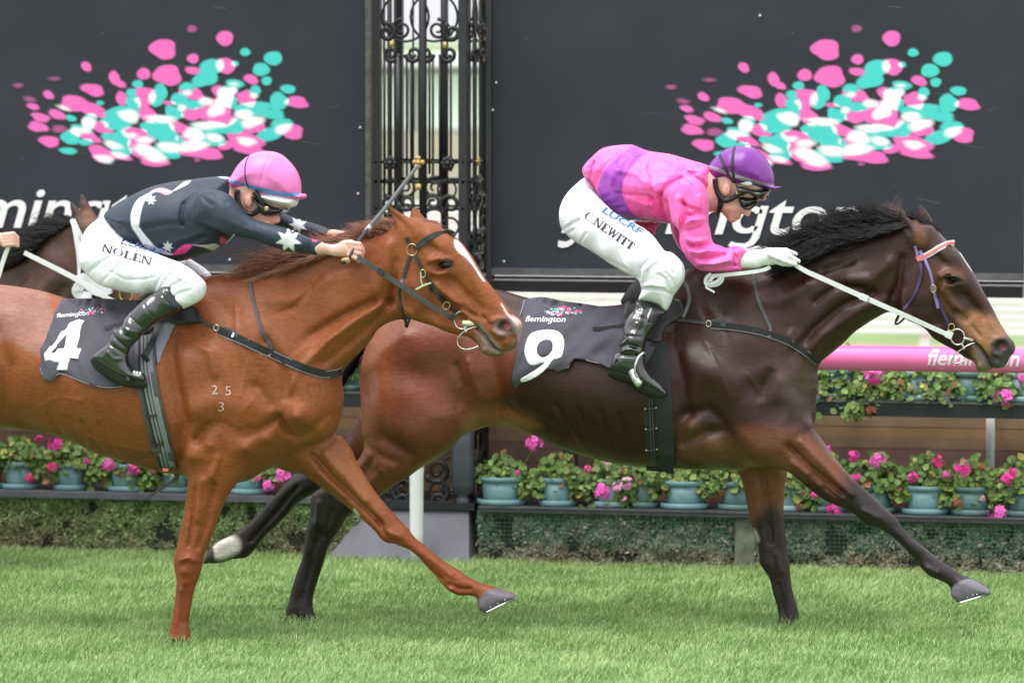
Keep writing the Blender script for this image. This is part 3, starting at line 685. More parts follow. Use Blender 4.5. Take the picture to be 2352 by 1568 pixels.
for face in 'fr':
    q = lambda x: x
    hoop(996, 40, 56, face, .006); hoop(930, 40, 56, face, .006)
    for sx in (1, -1):
        c = lambda dx: 963 + sx * dx
        scroll(c(41), 68, 24, 1.6, 1.57, -sx, face); scroll(c(14), 125, 19, 1.5, 0 if sx > 0 else 3.14, -sx, face, .0075); scroll(c(66), 125, 19, 1.5, 3.14 if sx > 0 else 0, sx, face, .0075)
        scroll(c(75), 75, 22, 1.4, 2.0, sx, face, .009); hoop(c(62), 435, 22, face, .005); scroll(c(34), 432, 26, 1.5, 1.2, sx, face); scroll(c(70), 470, 26, 1.3, 4.2, -sx, face, .008)
        scroll(c(30), 465, 20, 1.4, 3.2, -sx, face, .008, irong); hoop(c(33), 510, 30, face, .007); hoop(c(70), 520, 20, face, .006); scroll(c(56), 555, 28, 1.5, .5, sx, face, .009); scroll(c(24), 560, 24, 1.4, 2.4, -sx, face, .008)
        hoop(c(60), 600, 24, face, .007); scroll(c(28), 610, 24, 1.4, 4, sx, face, .008)
        for y, r in ((1080, 30), (1125, 30), (1150, 18)): scroll(c(40), y, r, 1.5, y * .3, sx, face, .008, irong if y > 1100 else iron); hoop(c(72), y - 12, r * .7, face, .006, irong)
for z_, r in ((373, .006), (418, .008), (480, .006), (587, .009), (640, .016), (700, .012), (1000, .012), (1160, .016)):
    for (a, b) in (((XA, VT + .016), (XB, VT + .016)), ((XA, VTB - .016), (XB, VTB - .016)), ((XA + .016, VT), (XA + .016, VTB)), ((XB - .016, VT), (XB - .016, VTB))):
        mb = MB(); mb.tube([(a[0], a[1], zx(z_)), (b[0], b[1], zx(z_))], r, 8); mb.build('crossbar', iron, tw)
def rosette(x, y, r, mt, n=4, face='f'):
    mb = MB(); X, v_ = (fx(x), VT - .004) if face == 'f' else (XB + .004, VT + (fx(x) - XA))
    for k in range(n):
        a = 2 * math.pi * k / n; mb.ball((X + (r * .62 * math.cos(a) if face == 'f' else 0), v_ + (0 if face == 'f' else r * .62 * math.cos(a)), zx(y) + r * .62 * math.sin(a)), r * .42, 8, 5)
    mb.ball((X, v_ - .006, zx(y)), r * .45, 8, 6); mb.build('rosette', mt, tw)
rosette(962, 373, .030, gold); rosette(1029, 375, .034, iron, 8); rosette(897, 375, .034, iron, 8); rosette(962, 373, .022, gold, 4, 'r')
for x, y in ((899, 102), (1021, 104), (961, 430)):
    mb = MB(); mb.tube([(fx(x), VT + .01, zx(y + 7)), (fx(x), VT + .01, zx(y - 7))], .011 if x != 961 else .02, 8); mb.build('collar', gold, tw)
mb = MB(); c = pt(1063, 1000, VT - .04); prof = [(.022, -.36), (.030, -.35), (.032, -.31), (.020, -.30), (.048, -.275), (.053, -.25), (.053, .0), (.046, .01), (.050, .03), (.03, .05)]
mb.lathe([(r, h + .02) for r, h in prof], c, 20); mb.build('drum_lantern', mat('gunmetal', (.055, .062, .075), rough=.35, noise=.2, nscale=10), tw)
mb = MB(); zz = Z(963, 1166, VT); 
x0, x1, X0, X1 = fx(852), fx(1082), fx(768), fx(1100); f0, f1 = VT - .05, VT - .20
mb.add([(X0, f1, 0), (X1, f1, 0), (X1 + .05, VTB + .12, 0), (X0, VTB + .12, 0), (x0, f0, zz), (x1, f0, zz), (x1, VTB + .05, zz), (x0, VTB + .05, zz)], [(0, 3, 2, 1), (4, 5, 6, 7), (0, 1, 5, 4), (1, 2, 6, 5), (2, 3, 7, 6), (3, 0, 4, 7)])
mb.build('plinth', mat('grey_plinth', srgb(100, 100, 108), rough=.6, noise=.18, nscale=9, bump=.15, bscale=40), tw)
mb = MB(); mb.box((x0 - .02, f0 - .02, zz + .001), (x1 + .03, VTB + .07, zz + .035)); mb.build('plinth_cap', irong, tw)
wp_ = empty('winning_post', pt(957, 1300, 2.08)[:2] + (0,), 'round white winning post standing in front of the grey plinth', 'post')
mb = MB(); b = pt(957, 1299, 2.08); mb.lathe([(.026, 0), (.031, .15), (.032, .42), (.034, .44), (.034, 1.0)], (b[0], 2.08, 0), 20); mb.build('pole', white, wp_)
mb = MB(); mb.lathe([(.036, 1.0), (.05, 1.03), (.05, 1.10), (.02, 1.13)], (b[0], 2.08, 0), 20); mb.build('pole_head', white, wp_)

# ------------------------------------------------------------------ pink running rail
VRAIL = 2.10
zr0, zr1 = Z(2100, 853, VRAIL), Z(2100, 795, VRAIL); rr = (zr1 - zr0) / 2; zc = (zr0 + zr1) / 2
rl = empty('running_rail', (1, VRAIL, 0), 'glossy pink tubular running rail with white lettering', 'rail')
mb = MB(); mb.tube([(-4.6, VRAIL, zc), (4.6, VRAIL, zc)], rr, 28); mb.build('tube', mat('pink_plastic', (.90, .16, .45), rough=.30, spec=.6, noise=.05, nscale=5, coat=.7, coatr=.25), rl)
v, f = WM; w0, w1 = v[:, 0].min(), v[:, 0].max()
Xs = pt(2130, 830, VRAIL - rr)[0]; Xe = pt(2342, 835, VRAIL - rr)[0]; k = (Xe - Xs) / (w1 - w0); bm = bmesh.new()
vv = [bm.verts.new(((a - w0) * k + Xs, 0, b * k * 1.05)) for a, b in v]
for q in f:
    try: bm.faces.new([vv[i] for i in q])
    except ValueError: pass
for _ in range(2):
    e = [e for e in bm.edges if e.calc_length() > .008]
    bmesh.ops.subdivide_edges(bm, edges=e, cuts=1)
bmesh.ops.triangulate(bm, faces=bm.faces[:])
for q in bm.verts:
    h = q.co.z + zc - .022; dz = h - zc; q.co.z = h; q.co.y = VRAIL - math.sqrt(max((rr + .0015) ** 2 - dz * dz, 1e-6))
me = bpy.data.meshes.new('lettering'); bm.to_mesh(me); bm.free(); link('lettering', me, mat('rail_white', (.86, .84, .86), rough=.4), rl)
for x in (-4.1, 4.2):
    mb = MB(); mb.tube([(x, VRAIL + .02, 0), (x, VRAIL + .02, zc - rr + .01)], .025, 12); mb.build('leg', white, rl)
# ------------------------------------------------------------------ ledges, boards, hedges, pots and geraniums
VL = 2.25
dark_ledge = mat('ledge_paint', (.045, .047, .052), rough=.55, noise=.3, nscale=12)
ZR = Z(1568, 1172, VL); ZLft = Z(0, 1126, VL)
lg = empty('planter_ledge', (1.5, VL, 0), 'dark painted ledge carrying the lower pots right of the iron column', 'ledge', 'planter ledges')
xr0 = pt(1100, 1160, VL)[0]; xr1 = pt(2480, 1190, VL)[0]; xl0 = pt(-130, 1120, VL)[0]; xl1 = pt(800, 1150, VL)[0]
mb = MB(); mb.box((xr0, VL - .01, ZR - .026), (xr1, VL + .42, ZR)); mb.build('board', dark_ledge, lg)
mb = MB(); mb.box((xr0, VL - .014, ZR - .006), (xr1, VL - .0105, ZR + .002)); mb.build('nosing', M['bframe2'], lg)
for x in (xr0 + .1, (xr0 + xr1) / 2, xr1 - .1): mb = MB(); mb.box((x, VL + .3, 0), (x + .05, VL + .36, ZR - .027)); mb.build('leg', dark_ledge, lg)
lg2 = empty('planter_ledge', (-1.5, VL, 0), 'dark painted ledge carrying the lower pots left of the iron column', 'ledge', 'planter ledges')
mb = MB(); mb.box((xl0, VL - .01, ZLft - .028), (xl1, VL + .42, ZLft)); mb.build('board', mat('ledge_grey', (.10, .10, .115), rough=.6, noise=.2, nscale=12), lg2)
for x in (xl0 + .1, (xl0 + xl1) / 2, xl1 - .1): mb = MB(); mb.box((x, VL + .3, 0), (x + .05, VL + .36, ZLft - .029)); mb.build('leg', dark_ledge, lg2)
VSH = 2.36; ZU = Z(2100, 921, VSH)
ul = empty('planter_shelf', (1, VSH, 0), 'black upper shelf beam under the pink rail, carrying the upper pots', 'shelf')
mb = MB(); mb.box((-4.4, VSH, ZU - .072), (4.6, VSH + .34, ZU)); mb.build('beam', mat('shelf_black', (.022, .024, .030), rough=.45, noise=.2, nscale=10), ul)
mb = MB(); mb.box((-4.4, VSH - .004, ZU - .010), (4.6, VSH - .001, ZU + .002)); mb.build('nosing', M['bframe2'], ul)
for x in (-4.2, -.35, 3.2, 4.4): mb = MB(); mb.box((x, VSH + .2, 0), (x + .06, VSH + .26, ZU - .073)); mb.build('leg', dark_ledge, ul)
bw = empty('board_wall', (0, 2.84, 0), 'weathered brown board wall between the lower pots and the upper shelf', 'wall')
wood = [mat('weathered_board', srgb(*c, 1.15), rough=.85, noise=.35, nscale=5, bump=.4, bscale=30, stretch=(.25, 1, 3)) for c in ((150, 122, 98), (158, 124, 92), (142, 114, 102), (134, 106, 98), (140, 108, 98))]
zz = .12; k = 0
while zz < ZU + .10:
    mb = MB(); mb.box((-4.8, 2.84 + .002 * (k % 2), zz), (4.8, 2.87 + .004 * (k % 2), zz + .0492)); mb.build('board', wood[(k * 2) % 5 if zz < .5 else (k % 2)], bw); zz += .050; k += 1
pp = thing_ = empty('white_pipe', pt(2275, 1010, 2.78)[:2] + (.3,), 'short white pipe against the brown board wall at right', 'pipe')
mb = MB(); c = pt(2275, 975, 2.78); mb.tube([(c[0], 2.78, .35), (c[0], 2.78, ZU - .05)], .020, 12); mb.build('pipe', white, pp); mb = MB(); mb.tube([(c[0], 2.78, .34), (c[0], 2.78, .41)], .026, 12); mb.build('socket', white, pp)

def leafmass(name, x0, x1, v0_, v1_, z0, z1, N, cols, size, parent, seed, top=True, kind='stuff', bulge=.026, sharp=None):
    g = np.random.default_rng(seed); u = g.uniform(x0, x1, N); z = g.uniform(z0, z1, N); y = np.full(N, v0_)
    nn = vnoise(u * 1 + 30, z + 5, 9, seed) ; nn = .5 * nn + .5 * vnoise(u + 30, z + 5, 22, seed + 7); y = v0_ + .012 + bulge * 2 * (nn - .5) + g.exponential(.008, N); ends = g.random(N) < .06
    u = np.where(ends, np.where(g.random(N) < .5, x0, x1) + g.normal(0, .006, N), u); y = np.where(ends, g.uniform(v0_, v1_, N), y)
    tp = g.random(N) < (.12 if top else 0); z = np.where(tp, z1 + g.normal(0, .006, N), z); y = np.where(tp, g.uniform(v0_, v1_, N), y)
    P = np.stack([u, y, z], 1); nrm = g.normal(0, .55, (N, 3)); nrm[:, 1] -= 1; nrm[:, 2] += .35; nrm /= np.linalg.norm(nrm, axis=1)[:, None]
    a = np.cross(nrm, g.normal(0, 1, (N, 3))); a /= np.linalg.norm(a, axis=1)[:, None]; b = np.cross(nrm, a); s = (size * (.6 + .7 * g.random(N)))[:, None]
    V = np.stack([P - a * s, P + b * s * .55 - nrm * s * .2, P + a * s, P - b * s * .55 - nrm * s * .2], 1).reshape(-1, 3); F = np.arange(N * 4).reshape(-1, 4)
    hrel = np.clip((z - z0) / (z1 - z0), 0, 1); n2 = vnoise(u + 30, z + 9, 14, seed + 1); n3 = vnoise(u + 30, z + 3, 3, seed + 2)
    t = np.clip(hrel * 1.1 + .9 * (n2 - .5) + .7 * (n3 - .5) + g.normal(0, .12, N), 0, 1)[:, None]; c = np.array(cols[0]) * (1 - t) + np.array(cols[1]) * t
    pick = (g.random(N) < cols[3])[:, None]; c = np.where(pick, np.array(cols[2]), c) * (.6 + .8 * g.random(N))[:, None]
    o = link(name, npmesh(name, V, F, False, np.repeat(c, 4, 0)), leafmat, parent)
    if kind: o['kind'] = kind
    return o
leafmat = mat('hedge_leaves', (1, 1, 1), rough=.45, spec=.4, attr=True)
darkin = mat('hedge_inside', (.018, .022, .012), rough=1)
def hedge(xa, xb, z1, lab, cols, size, N, seed, net=False, grp='clipped hedges below the pots'):
    x0, x1 = pt(xa, 1250, VL)[0], pt(xb, 1250, VL)[0]; H = empty('hedge', ((x0 + x1) / 2, VL + .12, 0), lab, 'hedge', grp)
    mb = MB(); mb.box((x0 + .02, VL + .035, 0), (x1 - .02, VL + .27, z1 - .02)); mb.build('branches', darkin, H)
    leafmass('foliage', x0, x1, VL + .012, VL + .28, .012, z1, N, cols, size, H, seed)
    if net:
        gm_ = mat('green_netting', (.035, .16, .11), rough=.6); mb = MB(); x = x0
        while x < x1:
            mb.add([(x, VL - .002, .10), (x + .0012, VL - .002, .10), (x + .0012, VL - .002, z1), (x, VL - .002, z1)], [(0, 1, 2, 3)]); x += .021
        z = .10
        while z < z1:
            mb.add([(x0, VL - .004, z), (x1, VL - .004, z), (x1, VL - .004, z + .0012), (x0, VL - .004, z + .0012)], [(0, 1, 2, 3)]); z += .019
        mb.build('netting', gm_, H)
    return H
GL = ((.17, .15, .075), (.17, .27, .085), (.32, .36, .20), .07); GR = ((.22, .195, .12), (.09, .16, .095), (.36, .32, .22), .10)
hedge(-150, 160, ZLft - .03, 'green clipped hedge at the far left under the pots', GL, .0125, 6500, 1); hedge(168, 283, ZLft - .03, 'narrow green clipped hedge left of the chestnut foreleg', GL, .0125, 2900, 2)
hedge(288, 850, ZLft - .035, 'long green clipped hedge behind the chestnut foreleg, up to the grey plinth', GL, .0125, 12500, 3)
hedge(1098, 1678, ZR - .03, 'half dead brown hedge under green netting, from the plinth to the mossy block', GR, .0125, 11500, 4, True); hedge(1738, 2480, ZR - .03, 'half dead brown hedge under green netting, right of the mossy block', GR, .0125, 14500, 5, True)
blk = empty('mossy_block', pt(1708, 1300, VL)[:2] + (0,), 'mossy grey stone block between the two netted hedges', 'block')
x0, x1 = pt(1684, 1250, VL)[0], pt(1734, 1250, VL)[0]; mb = MB(); mb.box((x0, VL + .02, 0), (x1, VL + .2, ZR - .03)); o = mb.build('stone', mat('mossy_stone', (.16, .17, .12), rough=.95, noise=.5, nscale=14, bump=.6, bscale=30), blk)
bv = o.modifiers.new('edge', 'BEVEL'); bv.width = .01; bv.segments = 2

# ---- geranium pots
teal = [mat('teal_pot', srgb(*c, .85), rough=.4, noise=.12, nscale=18, bump=.1, bscale=40) for c in ((122, 164, 168), (150, 186, 190), (96, 132, 128))]
lmat = mat('geranium_leaves', (1, 1, 1), rough=.5, spec=.3, attr=True); fmat = [mat('geranium_pink', (.90, .13, .55), rough=.6), mat('geranium_rose', (.85, .42, .62), rough=.6), mat('geranium_magenta', (.70, .035, .22), rough=.6), mat('geranium_dead', (.30, .11, .06), rough=.8), mat('geranium_hot', (.90, .055, .42), rough=.6)]
soil = mat('soil', (.03, .022, .016), rough=1)
def leaves(parent, c, rad, h, N, seed, droop=0.0, dens=1):
    """scalloped round leaves on a loose dome"""
    g = np.random.default_rng(seed); n = 9; V = []; F = []; C_ = []
    for i in range(N):
        a = g.uniform(0, 6.28); r = rad * g.random() ** .5; zz = h * (1 - .55 * (r / rad) ** 2) * g.random() ** .6 - droop * (r / rad) * g.random() * (1 if droop > .03 else 0)
        p = np.array([c[0] + r * math.cos(a) * 1.15, c[1] + r * math.sin(a) * .75, c[2] + zz]); nr = np.array([math.cos(a) * .5 + g.normal(0, .4), -.75 + g.normal(0, .35), .55 + g.normal(0, .3)]); nr /= np.linalg.norm(nr)
        t = np.cross(nr, g.normal(0, 1, 3)); t /= np.linalg.norm(t); b = np.cross(nr, t); s = g.uniform(.009, .019); b0 = len(V); V.append(p - nr * s * .25)
        base = np.array([.13, .24, .055]) if g.random() < .45 else np.array([.21, .33, .09])
        if g.random() < .07: base = np.array([.42, .38, .10])
        if g.random() < .04: base = np.array([.28, .12, .05])
        base = base * g.uniform(.55, 1.25); C_.append(base * .8)
        for k in range(n):
            q = 2 * math.pi * k / n; rr = s * (1 + .13 * math.cos(q * 4.5)) ; V.append(p + (t * math.cos(q) + b * math.sin(q)) * rr + nr * s * .12 * math.sin(2 * q)); C_.append(base * (1.05 if k % 2 else .9))
        for k in range(n): F.append((b0, b0 + 1 + k, b0 + 1 + (k + 1) % n))
    o = link('foliage', npmesh('foliage', np.array(V), np.array(F), True, np.array(C_)), lmat, parent); o['kind'] = 'stuff'; return o
PET = {}
def flower(parent, p, r, mi, seed):
    key = (mi, seed % 4)
    if key not in PET:
        g = np.random.default_rng(seed % 4 + 50); V = []; F = []
        for i in range(16):
            d = g.normal(0, 1, 3); d[1] -= .7; d[2] += .3; d /= np.linalg.norm(d); c = d * .72
            for k in range(5):
                q = 2 * math.pi * k / 5 + i; t = np.cross(d, [.3, .2, 1]); t /= np.linalg.norm(t); b = np.cross(d, t); e = t * math.cos(q) + b * math.sin(q); s = t * -math.sin(q) + b * math.cos(q); n0 = len(V)
                V += [c, c + e * .24 + s * .16 + d * .10, c + e * .44 + d * .12, c + e * .24 - s * .16 + d * .10]; F.append((n0, n0 + 1, n0 + 2, n0 + 3))
        me = npmesh('flower', np.array(V), np.array(F), True); me.materials.append(fmat[mi]); PET[key] = me
    o = bpy.data.objects.new('flower', PET[key]); COL.objects.link(o); o.parent = parent; o.location = (p[0] - parent.location.x, p[1] - parent.location.y, p[2] - parent.location.z); o.scale = (r, r, r * .9); o.rotation_euler = (0, seed * 1.3, 0)
    return o
def stalk(parent, p, q):
    mb = MB(); mb.tube([p, ((p[0] + q[0]) / 2 + .006, (p[1] + q[1]) / 2, (p[2] + q[2]) / 2), q], .0018, 5); mb.build('stalk', lstem, parent)
lstem = mat('stem', (.16, .24, .08), rough=.6)
def potted(xc, wpx, zbase, v, lab, ti, seed, fl, lh=.15, lr=None, N=130, potted_h=.125, droop=0.0, grp='potted geraniums'):
    c = pt(xc, 1140 if zbase < .5 else 890, v); P = empty('potted_geranium', (c[0], v, zbase), lab, 'potted plant', grp); r = wpx / 2 / 502
    mb = MB(); mb.lathe([(r * 1.10, .0), (r * 1.16, .006), (r * 1.16, .024), (r * 1.08, .026), (r * 1.05, .012)], (c[0], v, zbase), 26); mb.build('saucer', teal[ti], P)
    mb = MB(); mb.lathe([(r * .80, .014), (r * .84, .02), (r * .94, potted_h - .02), (r * .94, potted_h - .02), (r * 1.02, potted_h - .018), (r * 1.04, potted_h), (r * .98, potted_h + .003), (r * .92, potted_h), (r * .90, potted_h - .02)], (c[0], v, zbase), 30, cap=False); mb.build('pot', teal[ti], P)
    mb = MB(); mb.lathe([(r * .90, 0), (.001, .002)], (c[0], v, zbase + potted_h - .022), 16); mb.build('soil', soil, P)
    leaves(P, (c[0], v, zbase + potted_h + (.004 if droop < .03 else -.02)), lr or r * 1.5, lh, N, seed, droop)
    for k, (x, y, s, mi) in enumerate(fl):
        p = pt(x, y, v - .09); flower(P, p, s / 502 * 1.25, mi, seed * 3 + k); stalk(P, (p[0] * .4 + c[0] * .6, v - .03, zbase + potted_h), (p[0], p[1] + .01, p[2]))
    return P
VPt = VL + .13
low = [(-30, 80, 'at the left edge of the picture, mostly cropped', 0, []), (48, 78, 'first teal pot from the left edge, lower row', 0, [(67, 1098, 11, 2), (90, 1008, 9, 2)]), (163, 72, 'second teal pot from the left edge, lower row, magenta bloom above', 0, [(128, 1019, 18, 4), (120, 1074, 12, 2), (200, 1058, 8, 4)]),
       (292, 80, 'third pot from the left, half hidden by leaves below the girth', 0, [(248, 1067, 15, 0), (308, 1073, 15, 4)]), (405, 74, 'pot just left of the chestnut standing foreleg', 2, [(352, 1078, 8, 4)]), (572, 80, 'pot between the chestnut forelegs', 0, [(593, 1098, 8, 0), (617, 1115, 13, 0), (650, 1094, 19, 0)]), (700, 74, 'pot behind the hind leg of the leading horse', 0, []),
       (1153, 102, 'wide teal pot next to the iron column, lower row', 0, [(1228, 1018, 19, 0), (1190, 1086, 6, 4)]), (1282, 78, 'second teal pot right of the iron column', 0, [(1350, 1077, 9, 4)]), (1402, 70, 'pot with pale and pink blooms spilling over the ledge', 1, [(1382, 1129, 19, 0), (1440, 1110, 15, 1), (1417, 1118, 11, 1), (1395, 1060, 9, 1)]),
       (1480, 60, 'leafy pot left of the wide teal pot under the bay belly', 2, [(1434, 1145, 6, 1)]), (1573, 98, 'wide teal pot under the bay girth', 0, []), (1694, 80, 'greenish pot behind the bay standing foreleg', 2, []), (1815, 66, 'pale teal pot right of the bay standing foreleg', 1, [(1836, 1163, 9, 3), (1871, 1136, 8, 4)]),
       (1905, 70, 'trailing pot hidden behind the reaching foreleg', 2, [(1911, 1164, 14, 4), (1921, 1173, 12, 4), (1902, 1030, 8, 4)]), (2010, 84, 'bushy leafy pot under the muzzle', 2, [(2017, 1058, 18, 0), (1961, 1048, 13, 4), (1965, 1096, 12, 4)]), (2126, 96, 'wide teal pot under magenta blooms at right', 0, [(2097, 1096, 12, 4), (2155, 1060, 14, 2), (2212, 1075, 18, 4), (2172, 1090, 8, 0)]),
       (2235, 90, 'teal pot half hidden by leaves near the right edge', 2, [(2198, 1155, 11, 3), (2258, 1145, 6, 1), (2254, 1072, 9, 3)]), (2350, 84, 'bushy pot at the right edge, big pink bloom over the ledge', 2, [(2291, 1180, 22, 0), (2316, 1100, 15, 4), (2326, 1083, 10, 4)])]
for k, (x, w, lab, ti, fl) in enumerate(low):
    zb_ = ZLft if x < 900 else ZR
    bushy = x in (2010, 2350, 1905, 1480); tr = x in (1402, 1815, 1905, 2235, 2350, 292, 405)
    potted(x, w, zb_ + .001, VPt, 'geranium in a ' + lab if lab.startswith(('wide', 'pale', 'greenish', 'teal', 'trailing', 'bushy', 'leafy')) else 'potted geranium, ' + lab, ti, k + 1, fl, lh=.175 if x > 1900 else (.14 if x > 1000 else .15), lr=(.14 if bushy else .115), N=280 if bushy else 210, droop=.10 if tr else .045)
fill = random.Random(4)
for k, (x, z_, n, dr) in enumerate([(105, 0, 80, .06), (225, 0, 90, .08), (350, 0, 90, .08), (490, 0, 90, .05), (640, 0, 90, .05), (1225, 1, 110, .06), (1345, 1, 100, .08), (1440, 1, 130, .10), (1525, 1, 70, .05), (1635, 1, 80, .02), (1760, 1, 70, .02), (1862, 1, 130, .13), (1960, 1, 150, .04), (2070, 1, 130, .02), (2180, 1, 130, .06), (2290, 1, 150, .10), (2400, 1, 120, .08)]):
    zb_ = ZLft if z_ == 0 else ZR; c = pt(x, 1120, VPt - .02)
    E = empty('geranium_sprays', (c[0], VPt - .02, zb_), f'loose geranium leaves between {["the leftmost pots", "the second and third pot", "the pots under the girth", "the chestnut forelegs", "the legs of both horses", "the first pots right of the column", "the pots under the bay flank", "the pots with pale blooms", "the pots under the bay belly", "the pots under the bay girth", "the bay standing foreleg and the pale pot", "the bay forelegs", "the reaching foreleg and the bushy pot", "the bushy pot and the wide teal pot", "the two teal pots at right", "the last pots at right", "the right edge and the last pot"][k]}', 'leaves', 'sprays of geranium leaves')
    leaves(E, (c[0], VPt - .03, zb_ + .06), .062, .15 if x > 1900 else .11, n, 100 + k, dr)
vup = VSH + .10
ups = [(795, 70, 'upper pot seen between the chestnut chest and the bay rump', 2, [(846, 850, 10, 2)]), (1930, 80, 'upper pot just right of the bay chest, leaves hanging', 2, [(2008, 866, 19, 0), (1993, 857, 9, 0)]), (2112, 76, 'pale upper pot below the pink rail', 1, [(2001, 944, 14, 3)]), (2230, 84, 'dark teal upper pot below the pink rail, near the muzzle', 2, [(2313, 914, 21, 0), (2296, 908, 10, 0)]), (2345, 80, 'upper pot at the right edge', 1, [(2350, 868, 13, 0)])]
for k, (x, w, lab, ti, fl) in enumerate(ups):
    potted(x, w, ZU + .001, vup, lab, ti, 40 + k, fl, lh=.12 if x > 2100 else .16, lr=.12 if x != 2230 else .10, N=130 if x > 2100 else 260, droop=.04 if x > 2000 else .12, potted_h=.13, grp='potted geraniums on the upper shelf')
for k, (x, n, dr, lab) in enumerate([(1890, 190, .16, 'next to the bay chest'), (1990, 200, .14, 'between the bay chest and the pale pot'), (2060, 150, .10, 'left of the pale upper pot'), (2170, 160, .10, 'between the pale and the dark upper pot'), (2290, 150, .09, 'right of the dark upper pot')]):
    c = pt(x, 890, vup - .04); E = empty('geranium_sprays', (c[0], vup - .04, ZU), 'loose geranium leaves on the upper shelf ' + lab, 'leaves', 'sprays of geranium leaves')
    leaves(E, (c[0], vup - .05, ZU + .06), .11, .09, n, 140 + k, dr)
c = pt(1958, 945, VSH - .03); E = empty('geranium_sprays', c, 'small geranium sprig hanging over the black shelf beam', 'leaves', 'sprays of geranium leaves'); leaves(E, (c[0], VSH - .04, c[2] - .02), .045, .07, 40, 160, .05)
stalk(E, (c[0], VSH + .02, ZU + .02), (c[0], VSH - .04, c[2] - .03))
print('plants', time.time() - T0)
# ------------------------------------------------------------------ horses
V4, V9, V3 = -0.80, 0.0, 1.25        # depths of the three horses' centre planes
VH = .0066
